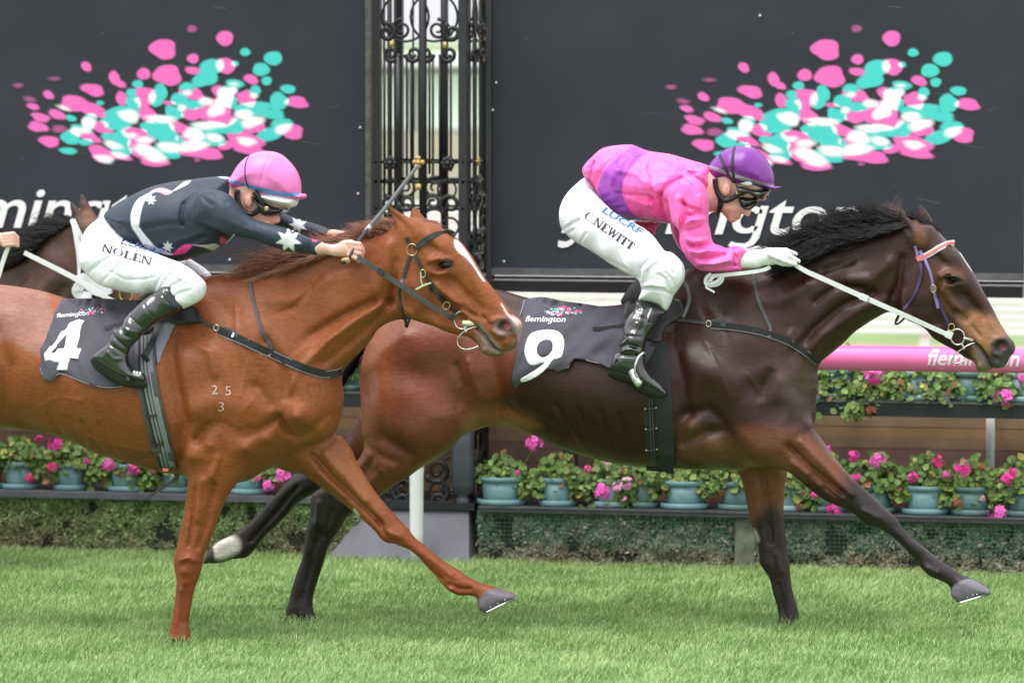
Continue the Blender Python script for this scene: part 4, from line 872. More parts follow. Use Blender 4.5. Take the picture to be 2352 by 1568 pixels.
# ---- chestnut, number 4
def chestnut_solid():
    S = Solid(VH, VH, VH, gain=1.95); v = V4
    S.slab([(-60, 652), (0, 654), (50, 660), (100, 670), (147, 685), (210, 703), (280, 712), (350, 706), (410, 685), (450, 660), (490, 642), (540, 640), (620, 655), (720, 740), (772, 850), (777, 880), (780, 920), (778, 955), (766, 992), (735, 1012), (690, 1030), (640, 1062), (600, 1085), (560, 1106), (500, 1108), (433, 1093), (370, 1082), (320, 1070), (270, 1054), (230, 1042), (180, 1018), (130, 1000), (60, 985), (0, 983), (-60, 1000), (-120, 1040), (-200, 1080), (-270, 1050), (-310, 960), (-330, 860), (-315, 770), (-250, 690), (-150, 655)],
           [(-180, 800, .26, .24), (-60, 760, .28, .25), (-100, 950, .25, .22), (30, 900, .25, .25), (150, 850, .275, .29), (260, 880, .29, .31), (380, 900, .28, .31), (460, 860, .25, .28), (560, 860, .215, .22), (660, 900, .20, .17), (730, 930, .19, .13), (560, 1020, .20, .13), (480, 700, .09, .14), (330, 1040, .24, .24), (100, 700, .24, .25), (300, 730, .2, .22)],
           v, .05, [
            ([(470, 700), (500, 760), (560, 860), (640, 930)], 26, .006),
            ([(420, 760), (440, 860), (462, 960), (440, 1040)], 17, -.016),
            ([(488, 1000), (512, 972), (540, 962), (580, 985), (612, 978)], 10, -.020),
            ([(560, 985), (552, 1030), (530, 1060)], 9, -.016),
            ([(600, 990), (640, 970), (668, 950), (690, 990)], 9, -.018),
            ([(500, 930), (540, 910), (590, 930)], 34, .016),
            ([(480, 1040)], 24, .018), ([(600, 1020)], 20, .018), ([(520, 1010)], 15, .012), ([(645, 1000)], 16, .014),
            ([(720, 945)], 24, .022), ([(690, 900), (678, 830), (640, 780)], 14, -.014),
            ([(700, 1000), (735, 985), (765, 950)], 8, -.014),
            ([(620, 880), (650, 920)], 12, -.010),
            ([(30, 760), (60, 830), (50, 930), (90, 985)], 26, -.018), ([(-40, 860)], 60, .02), ([(0, 700), (60, 700)], 30, .008),
            ([(90, 1000), (160, 985), (260, 1030)], 10, -.008),
            ([(150, 940), (170, 1000)], 6, -.006), ([(190, 950), (215, 1015)], 6, -.006), ([(230, 960), (255, 1025)], 6, -.006), ([(270, 965), (292, 1040)], 6, -.005),
            ([(410, 1010), (380, 1040), (330, 1050)], 8, -.008),
            ([(20, 960), (45, 1000)], 16, .012),
            ([(560, 700), (575, 760), (600, 830), (590, 900)], 3.5, .0025), ([(600, 930), (625, 900), (640, 850), (632, 800)], 3.5, .0025), ([(90, 960), (200, 985), (300, 1015), (380, 1030)], 3.5, .0028), ([(120, 930), (180, 900), (240, 910)], 3.5, .002), ([(700, 870), (680, 930), (650, 960)], 3.5, .0025), ([(495, 750), (530, 740), (560, 760)], 10, -.006), ([(480, 780), (520, 800), (530, 850)], 9, .006)])
    S.slab([(450, 662), (490, 641), (560, 636), (620, 616), (700, 592), (780, 562), (840, 542), (880, 526), (915, 512), (960, 503), (985, 560), (960, 640), (942, 705), (934, 730), (909, 735), (884, 745), (864, 760), (854, 777), (838, 797), (800, 835), (775, 868), (779, 905), (770, 940), (700, 960), (600, 950), (520, 880), (450, 780)],
           [(540, 780, .18, .16), (640, 800, .17, .17), (700, 840, .16, .15), (640, 700, .12, .14), (700, 740, .115, .14), (760, 700, .10, .13), (820, 660, .09, .12), (870, 640, .085, .11), (900, 600, .085, .08), (700, 620, .055, .08), (820, 570, .05, .07), (560, 670, .07, .1), (900, 700, .07, .07), (740, 860, .14, .12)],
           v, .05, [
            ([(905, 690), (870, 735), (820, 780), (760, 830)], 9, -.013), ([(885, 700), (830, 735), (770, 780), (720, 840), (690, 900)], 10, .013),
            ([(868, 690), (800, 722), (740, 760), (690, 800)], 10, -.013),
            ([(760, 640), (700, 680), (640, 690)], 14, .006), ([(730, 660), (690, 705), (620, 730)], 7, -.007),
            ([(905, 560), (900, 610), (880, 660)], 14, .007), ([(925, 600), (918, 650), (905, 690)], 9, -.012),
            ([(800, 600), (740, 630)], 12, -.005), ([(640, 760), (660, 820)], 8, -.006), ([(600, 740), (620, 810)], 8, .006)])
    S.slab([(905, 520), (950, 503), (1001, 514), (1021, 529), (1046, 546), (1066, 565), (1084, 590), (1109, 632), (1134, 665), (1159, 697), (1184, 727), (1194, 735), (1200, 746), (1197, 758), (1187, 770), (1189, 785), (1184, 797), (1174, 805), (1161, 807), (1154, 815), (1139, 818), (1121, 817), (1106, 807), (1099, 792), (1079, 775), (1054, 770), (1021, 760), (1001, 750), (974, 742), (946, 732), (934, 728), (922, 690), (905, 620), (900, 560)],
           [(1010, 555, .088, .06), (1045, 590, .072, .05), (1022, 608, .094, .07), (985, 590, .092, .07), (955, 640, .088, .05), (965, 690, .082, .035), (1000, 725, .062, .03), (940, 550, .07, .06), (1060, 660, .066, .05), (1080, 700, .058, .05), (1110, 680, .048, .04), (1150, 720, .046, .035), (1130, 740, .056, .045), (1160, 755, .062, .035), (1185, 750, .05, .03), (1150, 790, .042, .025), (1115, 780, .043, .03), (1060, 745, .05, .035), (1130, 808, .035, .02)],
           v, .02, [
            ([(1003, 596), (1020, 590), (1040, 596)], 7, .012), ([(1024, 609)], 10, -.016), ([(1002, 620), (1018, 628), (1040, 622)], 6, .006),
            ([(1012, 650), (1035, 672), (1062, 694)], 8, .011), ([(1030, 690), (1055, 712), (1070, 730)], 9, -.010), ([(1048, 640), (1080, 676), (1110, 706)], 10, -.008),
            ([(1010, 640), (1000, 690), (1010, 730)], 9, -.006), ([(975, 670)], 34, .006),
            ([(995, 560), (1012, 572)], 9, -.007), ([(1060, 700), (1090, 720), (1120, 730)], 5, -.005), ([(1068, 712), (1100, 735)], 5, .005),
            ([(1099, 750), (1119, 772), (1137, 796), (1150, 806)], 3.2, -.012), ([(1140, 735), (1150, 728), (1166, 730)], 5, .007),
            ([(1142, 760), (1152, 768), (1166, 768)], 5, .006), ([(1110, 760), (1128, 786)], 6, .005), ([(1170, 785)], 9, .006), ([(1120, 803)], 8, .007),
            ([(960, 740), (940, 700), (935, 650)], 8, .010), ([(1095, 700), (1130, 745)], 4, -.004), ([(1080, 690), (1100, 715)], 3, .004)])
    S.ell(at(1159, 746, v - .066), (.034, .028, .021), .012, rot=.4, cut=True)
    # ears
    S.slab([(889, 472), (901, 476), (922, 490), (946, 503), (966, 517), (974, 536), (962, 552), (940, 550), (921, 541), (912, 522), (900, 500)],
           [(893, 476, .006, .006), (915, 500, .016, .02), (945, 525, .026, .03), (960, 545, .03, .03)], v - .055, .02, [([(905, 492), (930, 515), (945, 535)], 6, -.005)])
    S.slab([(951, 475), (944, 485), (942, 505), (950, 520), (985, 525), (988, 512), (975, 500), (962, 484)],
           [(951, 478, .006, .006), (955, 500, .018, .02), (965, 515, .026, .03)], v + .055, .02)
    # near fore (standing leg)
    nl = [(x, y) for x, y in [(470, 900), (450, 1000), (440, 1060), (434, 1092), (430, 1122), (425, 1162), (417, 1205), (412, 1232), (405, 1262), (399, 1285), (402, 1306), (406, 1332), (404, 1362), (400, 1392), (395, 1422), (390, 1448), (387, 1462), (388, 1476), (440, 1478), (440, 1462), (433, 1434), (437, 1405), (442, 1372), (449, 1345), (458, 1322), (465, 1295), (470, 1272), (477, 1252), (490, 1222), (500, 1192), (510, 1168), (523, 1139), (537, 1117), (550, 1089), (562, 1060), (640, 960), (600, 890)]]
    S.slab(nl, [(520, 1000, .085, .10), (495, 1080, .07, .09), (480, 1150, .055, .07), (460, 1210, .045, .05), (440, 1260, .042, .05), (433, 1290, .048, .05), (425, 1330, .040, .04), (418, 1380, .030, .035), (412, 1420, .030, .035), (412, 1450, .036, .04), (412, 1470, .045, .04)],
           v - .135, .05, [([(455, 1120), (448, 1200), (440, 1250)], 5, -.008), ([(500, 1110), (482, 1190), (460, 1255)], 6, -.009), ([(475, 1100), (462, 1190)], 9, .008),
                           ([(425, 1282), (440, 1275), (455, 1285)], 6, .008), ([(430, 1310)], 10, .006), ([(432, 1345), (428, 1430)], 5, -.006), ([(420, 1350), (412, 1430)], 4, .004), ([(515, 1050), (500, 1090)], 10, .010)])
    # far fore (reaching leg)
    fl = [(700, 930), (764, 996), (782, 1000), (796, 1018), (808, 1035), (818, 1060), (835, 1087), (852, 1116), (874, 1145), (895, 1169), (917, 1193), (937, 1213), (951, 1232), (970, 1248), (991, 1266), (1017, 1286), (1044, 1302), (1067, 1318), (1084, 1329), (1104, 1338), (1131, 1345), (1146, 1351), (1170, 1358), (1184, 1366), (1187, 1371), (1182, 1377), (1121, 1406), (1113, 1406), (1101, 1398), (1099, 1388), (1098, 1378), (1094, 1371), (1081, 1367), (1057, 1367), (1044, 1363), (1031, 1355), (1017, 1342), (1001, 1322), (981, 1302), (961, 1279), (941, 1262), (924, 1255), (907, 1248), (891, 1246), (877, 1238), (861, 1218), (844, 1202), (824, 1185), (804, 1168), (784, 1152), (768, 1140), (750, 1126), (730, 1112), (712, 1098), (690, 1087), (663, 1083), (630, 1060), (640, 980)]
    S.slab(fl, [(700, 1010, .11, .10), (770, 1060, .085, .085), (820, 1120, .06, .07), (870, 1180, .048, .05), (905, 1225, .045, .045), (960, 1265, .030, .035), (1010, 1300, .028, .035), (1060, 1345, .034, .035), (1100, 1360, .033, .03), (1140, 1378, .05, .03), (1115, 1395, .045, .03)],
           v + .12, .05, [([(730, 1040), (780, 1100), (840, 1160), (880, 1200)], 7, -.014), ([(760, 1035), (800, 1085), (850, 1145)], 9, .010), ([(745, 1080), (800, 1135)], 8, .008), ([(900, 1218), (925, 1228)], 8, .007), ([(960, 1275), (1020, 1330)], 4, -.008),
                          ([(970, 1262), (1040, 1318)], 5, .004), ([(1035, 1340), (1060, 1350), (1085, 1350)], 5, -.006), ([(1040, 1350)], 7, .008), ([(870, 1195), (905, 1240)], 4, -.006)])
    # hind legs, driving off behind
    S.slab([(-260, 900), (-180, 1030), (-150, 1080), (-180, 1130), (-250, 1180), (-330, 1220), (-400, 1260), (-470, 1320), (-520, 1370), (-560, 1390), (-575, 1365), (-530, 1320), (-480, 1255), (-420, 1200), (-410, 1160), (-370, 1120), (-330, 1060), (-330, 960)],
           [(-230, 1000, .12, .12), (-300, 1110, .07, .07), (-380, 1190, .04, .045), (-480, 1290, .028, .03), (-550, 1375, .045, .04)], v - .13, .05)
    S.slab([(-200, 900), (-60, 1010), (-70, 1080), (-150, 1120), (-220, 1170), (-300, 1240), (-360, 1320), (-400, 1400), (-430, 1415), (-440, 1390), (-400, 1320), (-350, 1230), (-330, 1170), (-290, 1110), (-260, 1040), (-280, 960)],
           [(-170, 1000, .12, .12), (-220, 1110, .07, .07), (-310, 1200, .04, .045), (-380, 1320, .028, .03), (-420, 1400, .045, .04)], v + .13, .05)
    S.solve().polygonise(); return S
# ---- bay, number 9
def bay_solid():
    S = Solid(VH, VH, VH, gain=1.8); v = V9
    S.slab([(845, 794), (856, 765), (885, 730), (930, 700), (990, 676), (1060, 662), (1134, 663), (1211, 684), (1300, 700), (1390, 703), (1460, 692), (1520, 668), (1560, 638), (1600, 624), (1680, 621), (1760, 640), (1840, 740), (1870, 849), (1866, 883), (1871, 916), (1873, 953), (1866, 980), (1850, 1020), (1800, 1060), (1760, 1074), (1680, 1079), (1600, 1077), (1520, 1074), (1450, 1070), (1380, 1056), (1301, 1033), (1251, 1009), (1201, 986), (1167, 976), (1143, 973), (1110, 982), (1078, 993), (1058, 1003), (1040, 1021), (1015, 1045), (985, 1063), (930, 1060), (870, 1040), (842, 1013), (836, 985), (835, 950), (832, 911), (832, 868), (837, 822)],
           [(930, 860, .255, .22), (1000, 780, .27, .24), (1010, 950, .23, .2), (1120, 850, .25, .26), (1250, 860, .275, .29), (1380, 900, .29, .32), (1480, 900, .28, .32), (1580, 880, .25, .3), (1680, 900, .22, .22), (1780, 930, .2, .17), (1830, 940, .17, .12), (1620, 680, .09, .14), (1720, 1020, .18, .15), (1150, 700, .2, .22), (870, 930, .18, .14), (1400, 1030, .24, .24), (1100, 950, .2, .2)],
           v, .05, [
            ([(868, 900), (876, 960), (882, 990)], 8, -.010), ([(900, 830), (905, 930)], 26, .008), ([(1040, 900), (1090, 930), (1060, 990)], 40, .012),
            ([(1150, 780), (1165, 860), (1180, 920), (1120, 970)], 26, -.022), ([(1090, 760), (1120, 840)], 20, .006), ([(860, 840), (900, 800), (960, 760)], 20, .008),
            ([(1200, 930), (1260, 960), (1330, 1000)], 16, -.012), ([(1120, 985), (1150, 960), (1190, 975)], 8, .010),
            ([(1560, 760), (1590, 860), (1600, 940), (1560, 1010)], 20, -.016), ([(1660, 860), (1740, 920), (1800, 900)], 36, .014),
            ([(1590, 1010), (1640, 985), (1700, 975), (1755, 1000)], 12, -.014), ([(1600, 940), (1650, 930), (1710, 985), (1745, 1040)], 14, -.011), ([(1660, 1030)], 24, .012), ([(1610, 970)], 16, .012),
            ([(1820, 870), (1835, 920), (1830, 960)], 18, .016), ([(1780, 990), (1820, 1000), (1855, 985)], 8, -.014), ([(1790, 850), (1770, 900)], 12, -.008),
            ([(1640, 780), (1680, 840), (1700, 900), (1690, 960)], 3.5, .0028), ([(1740, 850), (1770, 900), (1760, 950)], 3.5, .0025), ([(1230, 960), (1320, 990), (1420, 1010)], 3.5, .0028), ([(920, 880), (960, 930), (1000, 990)], 3.5, .002), ([(1640, 830), (1720, 860), (1800, 840)], 24, .008), ([(1310, 920), (1340, 1010)], 6, -.006), ([(1360, 930), (1388, 1030)], 6, -.006), ([(1410, 935), (1432, 1040)], 6, -.006), ([(1452, 940), (1466, 1040)], 6, -.005),
            ([(1500, 1030), (1580, 1050), (1680, 1050)], 12, .008), ([(1240, 1000), (1300, 1020)], 8, .006), ([(1700, 1060), (1740, 1040), (1768, 1050)], 6, -.010),
            ([(920, 1000), (960, 1020), (1010, 1010)], 10, -.010), ([(1080, 830), (1095, 880), (1080, 930)], 9, -.007), ([(1110, 820), (1130, 900)], 8, .006)])
    S.slab([(1590, 628), (1640, 621), (1700, 618), (1760, 605), (1818, 590), (1860, 562), (1930, 540), (1985, 527), (2035, 518), (2080, 508), (2110, 505), (2130, 560), (2110, 640), (2085, 700), (2072, 726), (2044, 716), (2016, 728), (1988, 745), (1960, 765), (1935, 790), (1905, 815), (1884, 832), (1870, 855), (1870, 900), (1800, 930), (1700, 920), (1600, 850), (1560, 740)],
           [(1640, 780, .18, .16), (1740, 800, .17, .17), (1800, 840, .15, .14), (1760, 710, .12, .15), (1830, 720, .11, .14), (1900, 680, .10, .13), (1970, 650, .09, .12), (2040, 640, .085, .1), (1850, 610, .055, .08), (1980, 560, .05, .07), (1680, 650, .07, .1), (2060, 690, .07, .07)],
           v, .05, [
            ([(2066, 700), (2020, 740), (1950, 790), (1890, 840)], 10, -.010), ([(2040, 690), (1980, 715), (1900, 770), (1850, 840)], 12, .012), ([(2010, 670), (1940, 700), (1880, 750), (1830, 810)], 10, -.013),
            ([(2050, 600), (2010, 640), (1960, 640)], 14, .008), ([(1990, 660), (1930, 655), (1880, 690)], 8, -.009), ([(1860, 650), (1800, 690), (1760, 690)], 16, .008), ([(1760, 740), (1820, 750)], 10, -.007),
            ([(2078, 590), (2070, 650), (2050, 690)], 9, -.011), ([(1640, 700), (1680, 760), (1700, 820)], 12, -.007), ([(1960, 600), (1900, 620)], 9, -.006), ([(1830, 760), (1850, 800)], 8, .008)])
    hd = T('H', (480, 300), (560, 250), (650, 262), (700, 312), (750, 370), (830, 440), (880, 490), (920, 550), (980, 640), (1020, 710), (1060, 790), (1100, 860), (1150, 950), (1200, 1050), (1240, 1120), (1280, 1180), (1312, 1212), (1333, 1262), (1322, 1312), (1288, 1342), (1270, 1390), (1230, 1430), (1170, 1440), (1148, 1430), (1128, 1452), (1060, 1467), (1020, 1455), (1000, 1400), (975, 1375), (920, 1350), (850, 1300), (760, 1250), (690, 1210), (650, 1180), (600, 1120), (540, 1080), (460, 1045), (400, 1000), (370, 900), (400, 700), (440, 500))
    S.slab(hd, [(c[0], c[1], c[2], c[3]) for c in T('H', (780, 470, .088, .06), (900, 600, .072, .05), (820, 700, .093, .07), (680, 620, .092, .07), (560, 800, .088, .05), (560, 980, .078, .035), (680, 1100, .062, .03), (520, 480, .07, .06), (900, 900, .066, .05), (960, 1020, .058, .05), (1080, 950, .048, .04), (1180, 1130, .046, .035), (1120, 1180, .056, .045), (1230, 1260, .062, .035), (1310, 1270, .045, .03), (1200, 1390, .042, .025), (1070, 1350, .043, .03), (850, 1200, .05, .035), (1070, 1440, .035, .02))],
           v, .02, [(T('H', *p), r, a) for p, r, a in [
            ([(750, 670), (810, 640), (880, 680)], 7, .012), ([(830, 705)], 9, -.014), ([(780, 740), (840, 750), (900, 740)], 6, .006),
            ([(760, 780), (830, 880), (900, 960)], 9, .010), ([(860, 960), (930, 1020)], 8, -.012), ([(930, 830), (1010, 930), (1080, 1010)], 10, -.008),
            ([(720, 760), (690, 920), (720, 1060)], 9, -.006), ([(600, 880)], 34, .006), ([(700, 500), (760, 560)], 9, -.007),
            ([(1000, 1090), (1060, 1170)], 4, -.005), ([(980, 1200), (1060, 1270), (1110, 1350), (1140, 1420)], 3.2, -.012), ([(1170, 1220), (1190, 1190), (1250, 1195)], 5, .007),
            ([(1180, 1310), (1230, 1335)], 5, .006), ([(1050, 1420)], 9, .007), ([(1210, 1400)], 9, .006), ([(480, 1050), (430, 930), (420, 800)], 8, .010)]])
    S.ell(at(*[q for q in T('H', (1225, 1252))[0]], v - .066), (.032, .028, .026), .012, rot=.4, cut=True)
    S.slab(T('H', (378, 128), (400, 140), (450, 200), (520, 250), (590, 310), (625, 370), (600, 430), (530, 450), (470, 430), (430, 370), (400, 290), (382, 200)),
           [(c[0], c[1], c[2], c[3]) for c in T('H', (380, 140, .006, .006), (430, 240, .017, .02), (520, 350, .028, .03))], v - .055, .02, [(T('H', (410, 220), (470, 320)), 5, -.005)])
    S.slab(T('H', (553, 90), (530, 120), (524, 180), (540, 260), (600, 330), (660, 330), (652, 250), (640, 200), (590, 130)),
           [(c[0], c[1], c[2], c[3]) for c in T('H', (553, 100, .006, .006), (580, 200, .018, .02), (610, 280, .026, .03))], v + .055, .02)
    # near fore (reaching leg)
    nl = [(1700, 900), (1850, 960), (1868, 985), (1885, 1006), (1911, 1043), (1935, 1072), (1958, 1098), (1988, 1125), (2011, 1145), (2035, 1168), (2058, 1189), (2068, 1205), (2091, 1232), (2118, 1252), (2145, 1275), (2168, 1292), (2195, 1309), (2215, 1322), (2231, 1328), (2255, 1338), (2272, 1352), (2276, 1359), (2271, 1366), (2203, 1383), (2196, 1378), (2185, 1369), (2184, 1356), (2182, 1346), (2168, 1336), (2148, 1328), (2135, 1322), (2121, 1309), (2105, 1289), (2085, 1266), (2065, 1246), (2045, 1229), (2025, 1216), (2008, 1210), (1991, 1207), (1978, 1196), (1961, 1180), (1935, 1166), (1901, 1152), (1868, 1129), (1841, 1106), (1815, 1086), (1785, 1074), (1720, 1060), (1660, 980)]
    S.slab(nl, [(1780, 1000, .11, .10), (1850, 1050, .085, .085), (1910, 1110, .06, .07), (1970, 1150, .05, .055), (2010, 1185, .046, .045), (2070, 1230, .030, .035), (2110, 1270, .029, .035), (2145, 1305, .036, .035), (2180, 1325, .034, .03), (2225, 1348, .05, .03), (2205, 1365, .045, .03)],
           v - .12, .05, [([(1820, 1020), (1880, 1080), (1940, 1130)], 7, -.013), ([(1850, 1010), (1900, 1065), (1960, 1130)], 9, .010), ([(1830, 1060), (1890, 1110)], 8, .008), ([(1990, 1170), (2020, 1185)], 8, .007), ([(2060, 1230), (2110, 1285)], 4, -.008),
                          ([(2080, 1225), (2140, 1280)], 5, .004), ([(2130, 1300), (2155, 1312)], 6, .007), ([(1930, 1150), (1985, 1190)], 4, -.005), ([(1870, 1090), (1940, 1150)], 4, -.006)])
    # far fore (standing leg)
    S.slab([(1640, 960), (1670, 1040), (1686, 1072), (1701, 1095), (1708, 1119), (1715, 1152), (1723, 1189), (1731, 1225), (1738, 1245), (1743, 1272), (1746, 1295), (1758, 1312), (1768, 1329), (1776, 1362), (1785, 1392), (1790, 1429), (1792, 1450), (1796, 1462), (1846, 1462), (1846, 1446), (1838, 1425), (1831, 1392), (1821, 1359), (1816, 1329), (1813, 1295), (1808, 1262), (1805, 1232), (1800, 1192), (1800, 1152), (1803, 1112), (1808, 1080), (1800, 1000)],
           [(1740, 1020, .085, .10), (1755, 1100, .07, .09), (1762, 1160, .056, .07), (1772, 1220, .045, .05), (1778, 1270, .043, .05), (1782, 1300, .046, .05), (1795, 1340, .034, .035), (1806, 1390, .028, .035), (1815, 1430, .032, .035), (1820, 1455, .045, .04)],
           v + .13, .05, [([(1760, 1090), (1770, 1180), (1775, 1240)], 7, -.009), ([(1790, 1270), (1797, 1310)], 6, .008), ([(1792, 1340), (1806, 1420)], 5, -.006), ([(1740, 1110), (1750, 1200)], 6, .006)])
    # near hind
    S.slab([(850, 900), (836, 985), (842, 1013), (828, 1049), (800, 1075), (770, 1098), (740, 1118), (722, 1130), (716, 1142), (713, 1165), (713, 1185), (704, 1218), (700, 1245), (695, 1279), (683, 1312), (670, 1352), (663, 1382), (658, 1398), (658, 1416), (664, 1428), (722, 1430), (722, 1412), (718, 1392), (720, 1365), (730, 1332), (743, 1292), (752, 1262), (762, 1240), (776, 1222), (800, 1184), (830, 1170), (860, 1148), (891, 1125), (913, 1110), (941, 1093), (969, 1071), (1015, 1043), (1045, 1015), (1080, 940), (1000, 860), (900, 850)],
           [(960, 960, .17, .13), (900, 1040, .11, .09), (850, 1100, .075, .07), (800, 1140, .055, .05), (750, 1180, .05, .05), (725, 1250, .038, .035), (710, 1310, .03, .035), (695, 1370, .032, .035), (690, 1405, .038, .04), (690, 1424, .045, .04)],
           v - .13, .06, [([(850, 1020), (885, 1040), (925, 1055)], 10, -.006), ([(870, 1050), (825, 1110)], 9, -.007), ([(890, 1080), (840, 1130)], 11, .007), ([(740, 1150), (735, 1200)], 6, .008), ([(730, 1240), (700, 1370)], 5, -.006), ([(770, 1170), (750, 1230)], 5, -.005), ([(900, 1000), (960, 1040)], 12, -.008)])
    # far hind, thrown out behind
    S.slab([(900, 860), (833, 943), (824, 962), (810, 985), (798, 1004), (770, 1030), (730, 1060), (700, 1080), (672, 1096), (653, 1112), (633, 1135), (613, 1155), (593, 1182), (567, 1205), (547, 1218), (530, 1229), (503, 1242), (490, 1252), (476, 1268), (470, 1285), (468, 1295), (478, 1293), (507, 1292), (533, 1284), (550, 1282), (567, 1279), (587, 1259), (607, 1232), (633, 1209), (660, 1182), (680, 1159), (710, 1139), (735, 1128), (770, 1122), (810, 1095), (860, 1060), (900, 1020)],
           [(880, 960, .14, .12), (820, 1030, .08, .08), (760, 1080, .06, .06), (710, 1110, .05, .045), (640, 1180, .032, .035), (590, 1225, .03, .035), (555, 1255, .036, .035), (520, 1262, .034, .03), (485, 1278, .045, .03)],
           v + .13, .05, [([(690, 1115), (620, 1195), (580, 1240)], 5, -.008)])
    S.solve().polygonise(); return S
# ---- dark bay behind, only neck and head in the picture
def dark_solid():
    S = Solid(.012, .012, .012); v = V3
    S.slab([(-700, 700), (-600, 640), (-450, 640), (-330, 670), (-260, 655), (-180, 610), (-60, 640), (40, 760), (40, 840), (0, 930), (-100, 960), (-300, 990), (-500, 960), (-650, 1000), (-740, 960), (-750, 820)],
           [(-600, 800, .26, .24), (-400, 820, .28, .3), (-200, 820, .23, .25), (-60, 850, .18, .16), (-180, 660, .09, .12)], v, .05)
    S.slab([(-220, 640), (-120, 620), (0, 600), (60, 578), (100, 548), (140, 520), (175, 505), (215, 520), (240, 600), (215, 690), (180, 740), (120, 780), (60, 830), (0, 880), (-120, 900), (-200, 800)],
           [(-120, 780, .18, .17), (0, 740, .14, .16), (80, 680, .1, .14), (150, 620, .085, .11), (200, 580, .075, .09), (60, 610, .05, .07), (160, 540, .05, .06)], v, .05,
           [([(60, 640), (20, 700), (-30, 760)], 14, -.012), ([(130, 640), (80, 700), (20, 790)], 14, .012), ([(160, 660), (110, 730)], 9, -.012), ([(95, 640), (60, 700)], 8, -.008)])
    S.slab([(170, 510), (200, 492), (232, 505), (270, 540), (320, 590), (365, 640), (400, 668), (425, 690), (432, 708), (420, 722), (395, 726), (370, 735), (345, 728), (310, 715), (270, 712), (230, 706), (200, 690), (182, 620)],
           [(235, 545, .088, .06), (220, 600, .09, .07), (230, 660, .08, .04), (320, 640, .06, .05), (370, 690, .05, .04), (410, 700, .055, .04)], v, .02)
    S.slab([(160, 450), (168, 462), (182, 480), (196, 500), (190, 520), (172, 515), (163, 490)], [(162, 455, .006, .006), (175, 485, .018, .02), (180, 505, .025, .03)], v - .05, .02)
    S.slab([(187, 441), (196, 452), (206, 470), (218, 492), (212, 510), (190, 500), (182, 470)], [(188, 446, .006, .006), (198, 475, .018, .02), (205, 495, .025, .03)], v + .02, .02)
    S.slab([(-160, 860), (-40, 860), (-10, 950), (-40, 1010), (-110, 1040), (-190, 1100), (-220, 1090), (-150, 1020), (-120, 980)], [(-80, 900, .1, .1), (-60, 970, .05, .05), (-150, 1060, .03, .03)], v - .12, .04)
    S.slab([(-160, 880), (-40, 900), (-60, 1050), (-90, 1180), (-80, 1300), (-100, 1390), (-140, 1390), (-130, 1200), (-130, 1050)], [(-100, 930, .09, .1), (-100, 1150, .045, .05), (-115, 1350, .03, .03)], v + .12, .04)
    S.slab([(-740, 800), (-560, 900), (-620, 1060), (-740, 1180), (-820, 1300), (-860, 1390), (-900, 1380), (-840, 1250), (-790, 1120), (-760, 960)], [(-660, 920, .14, .12), (-740, 1120, .06, .06), (-850, 1330, .03, .03)], v, .05)
    S.solve().polygonise(); return S


coat_s = (30, 30, 120)
def coat_mat(name, rough, coat=.0, spec=.45):
    m = mat(name, (1, 1, 1), rough=rough, spec=spec, attr=True, ridge=(3.2, .0022, (1, 1, 1.4), (0, .5, 0), 2.5), noise=.16, nscale=6, bump=.30, bscale=60, stretch=(.45, 1, 1.6, 0, .5, 0), bdist=.003, coat=coat, detail=8, coatr=.35)
    N, L = m.node_tree.nodes, m.node_tree.links; b = N['Principled BSDF']; src = b.inputs['Base Color'].links[0].from_socket
    tc = N.new('ShaderNodeTexCoord'); mp = N.new('ShaderNodeMapping'); mp.inputs['Scale'].default_value = (34, 100, 100); mp.inputs['Rotation'].default_value = (0, .45, 0)
    nz = N.new('ShaderNodeTexNoise'); nz.inputs['Scale'].default_value = 1; nz.inputs['Detail'].default_value = 3; L.new(tc.outputs['Object'], mp.inputs[0]); L.new(mp.outputs[0], nz.inputs['Vector'])
    mr = N.new('ShaderNodeMapRange'); mr.inputs[1].default_value = .3; mr.inputs[2].default_value = .7; mr.inputs[3].default_value = .83; mr.inputs[4].default_value = 1.17; L.new(nz.outputs[0], mr.inputs[0])
    sc = N.new('ShaderNodeVectorMath'); sc.operation = 'SCALE'; L.new(src, sc.inputs[0]); L.new(mr.outputs[0], sc.inputs['Scale']); L.new(sc.outputs[0], b.inputs['Base Color'])
    n2 = N.new('ShaderNodeTexNoise'); n2.inputs['Scale'].default_value = 7; n2.inputs['Detail'].default_value = 5; L.new(tc.outputs['Object'], n2.inputs['Vector'])
    m2 = N.new('ShaderNodeMapRange'); m2.inputs[1].default_value = .3; m2.inputs[2].default_value = .7; m2.inputs[3].default_value = rough - .13; m2.inputs[4].default_value = rough + .20; L.new(n2.outputs[0], m2.inputs[0]); L.new(m2.outputs[0], b.inputs['Roughness'])
    return m
M['coat4'] = coat_mat('chestnut_coat', .44, .0, .28); M['coat9'] = coat_mat('bay_coat', .38, .0, .34); M['coat3'] = coat_mat('dark_bay_coat', .5)
M['eye'] = mat('eye_gloss', (.006, .004, .004), rough=.16, spec=.45)
M['hoof'] = mat('hoof_horn', srgb(105, 98, 104), rough=.4, noise=.3, nscale=60, bump=.3, bscale=120)
M['alu'] = mat('aluminium_shoe', (.75, .76, .78), rough=.3, metal=.9)
M['hair9'] = mat('black_hair', (.007, .0055, .0055), rough=.6, spec=.22, noise=.5, nscale=40)
M['hair4'] = mat('chestnut_hair', (.20, .066, .030), rough=.42, spec=.5, noise=.5, nscale=40)

